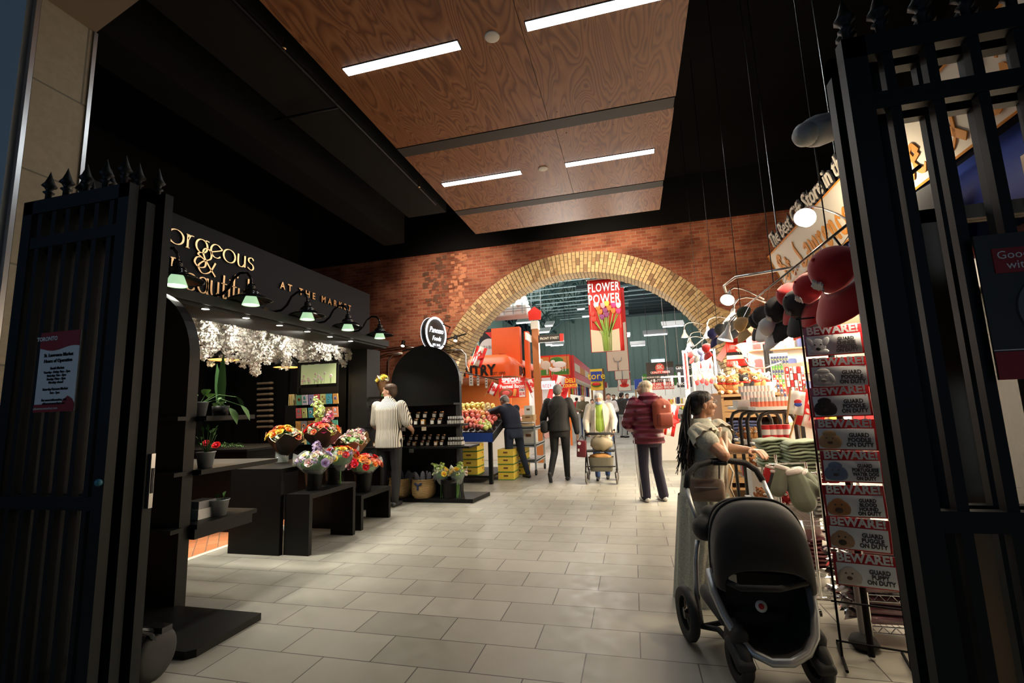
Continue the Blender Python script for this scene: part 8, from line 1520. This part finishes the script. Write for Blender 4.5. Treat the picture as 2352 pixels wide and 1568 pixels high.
for s_, e_ in (('sR', 'eR'), ('sL', 'eL')):
    d = (D[e_]-D[s_]).normalized(); q = d.to_track_quat('Z', 'Y'); b = D[s_]
    m = MB(); m.grid(lambda u, v: b+q@V(((.062+.030*v+.010*v*math.sin(2*PI*u*9))*math.cos(2*PI*u), (.062+.030*v+.010*v*math.sin(2*PI*u*9))*math.sin(2*PI*u), -.05+.11*v)), 60, 5, True); m.build('ruffled_sleeve', 'ruffle', t)
m = MB()
m.grid(lambda u, v: P(1600+42*u, 975+22*v+10*math.sin(u*2.5), y=3.60-.05*math.sin(PI*u)+.02*math.sin(u*22)), 18, 5); m.grid(lambda u, v: P(1612+60*u, 990+44*v, y=3.66-.10*math.sin(PI*u*.8)+.015*math.sin(u*26)), 22, 6); m.build('shoulder_ruffle', 'ruffle', t)
# long dark hair: cap of hair, ponytail and loose strands
m = MB(); random.seed(8)
base = H(0, -.075, .055)
for k in range(80):
    o = V((rnd(-.02, .02), rnd(-.03, .03), rnd(-.02, .03))); b0 = base+o; mid1 = base+V((-.075+rnd(-.03, .03), -.02+rnd(-.04, .04), -.10+rnd(-.03, .03))); mid2 = P(1574+rnd(-16, 26), 1000+rnd(-12, 12), y=3.58+rnd(-.05, .05)); end = P(1562+rnd(-10, 34), 1050+rnd(-20, 45), y=3.52+rnd(-.06, .06)); pts = []
    for j in range(9):
        s_ = j/8; a = (1-s_)**3; b_ = 3*s_*(1-s_)**2; c_ = 3*s_*s_*(1-s_); d_ = s_**3; pts.append(b0*a+mid1*b_+mid2*c_+end*d_)
    m.tube(pts, [.010*(1-.75*(j/8)) for j in range(9)], 5)
m.ell(base, (.035, .035, .035)); m.build('ponytail', 'hair_dark', t)
m = MB()
for k in range(46): a0 = H(rnd(-.07, .07), rnd(-.06, .05), .085+rnd(-.01, .012)); m.tube([a0, H(rnd(-.075, .085), -.05, .075), base], .005, 4)
m.build('combed_hair', 'hair_dark', t)
# crossbody bag, strap, waist tie, beads
q = P(1622, 1125, y=3.50); b = thing('crossbody_bag', 'tan crossbody bag on the hip of the woman at the stroller', 'bag', q); m = MB(); m.rbox(q, (.24, .07, .15), .03, (0, 0, -.1), 4); m.build('bag_body', 'bag_tan', b); m = MB(); m.bx(q.x-.08, q.x+.08, q.y-.045, q.y-.035, q.z+.02, q.z+.026); m.build('zip', 'cart_grey', b)
m = MB(); m.tube([q+V((-.11, .0, .06)), P(1578, 1050, y=3.50), P(1585, 990, y=3.56)], .006, 5); m.tube([q+V((.09, 0, .07)), P(1652, 1060, y=3.52), P(1640, 1000, y=3.58)], .006, 5); m.build('strap', 'bag_tan', b)
m = MB(); m.tube([P(1672, 1062, y=3.60), P(1684, 1085, y=3.58), P(1676, 1120, y=3.58), P(1690, 1150, y=3.58)], .008, 5); m.tube([P(1672, 1062, y=3.60), P(1668, 1090, y=3.58), P(1664, 1140, y=3.58)], .008, 5); m.build('waist_tie', 'ruffle', t)
# dress skirt
m = MB(); c0 = P(1615, 1135, y=3.73); c1 = P(1618, 1390, y=3.76)
m.grid(lambda u, v: c0*(1-v)+c1*v+V(((.175+.03*v+.012*math.sin(2*PI*u*11)*v)*math.cos(2*PI*u), (.150+.02*v+.012*math.sin(2*PI*u*11)*v)*math.sin(2*PI*u), 0)), 66, 10, True); m.build('long_skirt', 'dress_cloth', t)
# ============================================================ STROLLER
M('frame_alu', (.42, .44, .45), .38, .6); M('stroller_black', (.010, .010, .010), .75, sheen=.1, noise=.3, nscale=5); M('stroller_olive', (.030, .026, .020), .85, noise=.3, nscale=3); M('foam', (.016, .016, .016), .7)
t = thing('stroller', 'black jogging style baby stroller with a domed canopy and grey frame', 'stroller', (.55, 3.0, 0))
cw = V(P(1712, 1300, y=3.0)); 
# handle
hp = [P(1577, 1120, y=3.34), P(1580, 1090, y=3.36), P(1600, 1069, y=3.40), P(1635, 1059, y=3.44), P(1672, 1057, y=3.47), P(1712, 1063, y=3.48), P(1738, 1080, y=3.46), P(1752, 1104, y=3.42)]
m = MB(); m.tube(hp, .021, 10); m.build('foam_handle', 'foam', t)
m = MB(); m.rbox(P(1652, 1062, y=3.42), (.10, .05, .035), .012); m.build('handle_button', 'gloss_black', t)
def tubes(label, lst, r, mat):
    for pts in lst: m = MB(); m.tube([P(a, b, y=c) for a, b, c in pts], r, 8); m.build(label, mat, t)

tubes('upper_frame', [[(1577, 1118, 3.34), (1588, 1160, 3.28), (1600, 1195, 3.22)], [(1752, 1104, 3.42), (1766, 1135, 3.36), (1790, 1190, 3.28), (1838, 1200, 3.18), (1848, 1240, 3.10)], [(1602, 1240, 3.16), (1598, 1290, 3.14), (1600, 1360, 3.14), (1612, 1438, 3.12)]], .015, 'frame_alu')
ring = [(1628, 1308, 2.92), (1640, 1360, 2.84), (1665, 1415, 2.76), (1695, 1465, 2.70), (1730, 1500, 2.66), (1775, 1522, 2.62), (1820, 1522, 2.62), (1856, 1500, 2.66), (1872, 1462, 2.70), (1872, 1410, 2.78), (1862, 1360, 2.86), (1848, 1325, 2.92)]
tubes('seat_ring', [ring], .021, 'frame_alu')
tubes('lower_frame', [[(1612, 1438, 3.12), (1650, 1445, 3.0), (1700, 1500, 2.72)], [(1612, 1438, 3.12), (1760, 1410, 3.38), (1870, 1380, 3.36)], [(1870, 1380, 3.36), (1872, 1440, 3.0), (1880, 1500, 2.72)]], .015, 'rubber')
def wheel(c, R_, ax, w_, lab='wheel'):
    c = V(c); m = MB(); m.lathe([(R_*.62, -w_*.6), (R_*.9, -w_), (R_, -w_*.4), (R_, w_*.4), (R_*.9, w_), (R_*.62, w_*.6), (R_*.62, -w_*.6)], c, 36, axis=ax); o = m.build(lab, 'rubber', t)
    m = MB(); m.lathe([(0, -w_*.7), (R_*.2, -w_*.7), (R_*.22, -w_*.3), (R_*.64, -w_*.3), (R_*.64, w_*.3), (R_*.22, w_*.3), (R_*.2, w_*.7), (0, w_*.7)], c, 24, axis=ax); m.build('hub', 'gloss_black', o)
wa = V((.97, .22, 0)); q = P(1580, 1422, y=3.13); wheel((q.x, 3.13, .152), .15, wa, .028); q2 = P(1840, 1440, y=3.36); wheel((.76, 3.36, .152), .15, wa, .028)
wheel((P(1700, 1520, y=2.70).x, 2.72, .115), .112, wa, .030); wheel((P(1884, 1520, y=2.70).x, 2.76, .115), .112, wa, .030)
m = MB(); q = P(1700, 1520, y=2.70); qr = P(1884, 1520, y=2.7)
for c_ in (V((q.x, 2.72, 0)), V((qr.x, 2.76, 0))):
    m = MB(); m.rbox(c_+V((0, .03, .20)), (.085, .15, .16), .035, (.3, 0, .2), 4); m.rbox(c_+V((0, -.04, .16)), (.09, .18, .05), .02, (.5, 0, .2), 3); m.build('front_fork', 'rubber', t)
# canopy: domed shell built from curved sections
CX = [(3.28, .63, .66, .20, .10), (3.22, .63, .60, .222, .20), (3.15, .625, .54, .235, .27), (3.05, .62, .50, .242, .345), (2.96, .61, .46, .245, .385), (2.88, .605, .44, .245, .388), (2.81, .60, .43, .240, .345), (2.77, .60, .425, .226, .25), (2.755, .60, .42, .20, .12)]
def can(u, v):
    s_ = v*(len(CX)-1); i = min(int(s_), len(CX)-2); f_ = s_-i; y, cx, z0, w_, h_ = [CX[i][c_]*(1-f_)+CX[i+1][c_]*f_ for c_ in range(5)]; a = PI*u; c_, sn = math.cos(PI-a), math.sin(a)
    return V((cx+w_*math.copysign(abs(c_)**.75, c_), y-.03*sn, z0+h_*sn**.60+.010*math.sin(v*PI*4)*sn))
m = MB(); m.sheet(lambda u, v: (can(u, v*.5), V((0, 0, 1))), 28, 10, .012); m.build('canopy', 'stroller_olive', t)
m = MB(); m.sheet(lambda u, v: (can(u, .5+.5*v), V((0, -.5, .8))), 28, 10, .012); m.build('canopy_brim', 'stroller_black', t)
m = MB(); m.tube([can(k/24, .5)+V((0, -.002, .010)) for k in range(25)], .009, 8); m.tube([can(k/24, .27)+V((0, .0, .010)) for k in range(25)], .007, 8); m.tube([can(k/24, 0) for k in range(25)], .010, 8); m.build('canopy_piping', 'stroller_black', t)
# folded rear pouch and side shells
m = MB(); m.ell(P(1618, 1212, y=3.20), (.075, .10, .075), (0, .3, 0)); m.ell(P(1640, 1182, y=3.24), (.08, .09, .055), (0, .4, 0)); o = m.build('rear_pouch', 'stroller_black', t); remesh(o, .012, 4)
# seat bucket
def seat(u, v):
    n = len(ring)-1; s_ = u*n; i = min(int(s_), n-1); f_ = s_-i; a = V(P(*ring[i][:2], y=ring[i][2])); b_ = V(P(*ring[i+1][:2], y=ring[i+1][2])); e_ = a*(1-f_)+b_*f_; c = V(P(1752, 1400, y=3.02)); w_ = (1-v)
    return c+(e_-c)*(.06+.94*math.sin(PI/2*w_)) if v < 1 else c+V((0, 0, 0))
m = MB(); m.grid(lambda u, v: seat(u, v)+V((0, .10*math.sin(PI/2*v), 0)), 33, 8); 
m.grid(lambda u, v: (V(P(1628+220*u, 1308+17*u, y=2.92))*(1-v)+V(P(1650+170*u, 1290, y=3.12))*v), 12, 3)
m.build('seat_fabric', 'stroller_black', t, recalc=False)
m = MB(); m.rbox((.60, 2.98, .46), (.44, .08, .52), .04, (-.2, 0, .1), 5); m.build('seat_back', 'stroller_black', t)
m = MB(); m.tube([P(1640, 1322, y=2.86), P(1700, 1350, y=2.70), P(1790, 1352, y=2.70), P(1852, 1338, y=2.86)], .016, 8); m.build('bumper_bar', 'stroller_black', t)
q = P(1748, 1392, y=2.80); m = MB(); m.lathe([(0, 0), (.028, 0), (.028, .006), (0, .006)], q, 20, axis=(0, -1, .3)); m.build('round_badge', 'paper', t); m = MB(); m.lathe([(0, .006), (.014, .006), (.014, .009), (0, .009)], q, 16, axis=(0, -1, .3)); m.build('badge_centre', 'cap_red', t)
m = MB(); m.box(P(1683, 1332, y=2.88), (.04, .006, .06)); m.build('care_label', 'paper', t); m = MB(); m.ell(P(1655, 1330, y=3.0), (.03, .05, .10)); m.build('red_lining', 'dred', t)
m = MB(); m.rbox((.52, 3.05, .25), (.36, .42, .10), .04, (0, 0, .15), 4); m.build('under_basket', 'stroller_black', t)
m = MB(); m.cyl(P(1862, 1407, y=2.80), P(1882, 1407, y=2.80), .012, n=8); m.cyl(P(1878, 1407, y=2.80), P(1886, 1407, y=2.80), .018, n=8); m.build('side_knob', 'gloss_black', t)
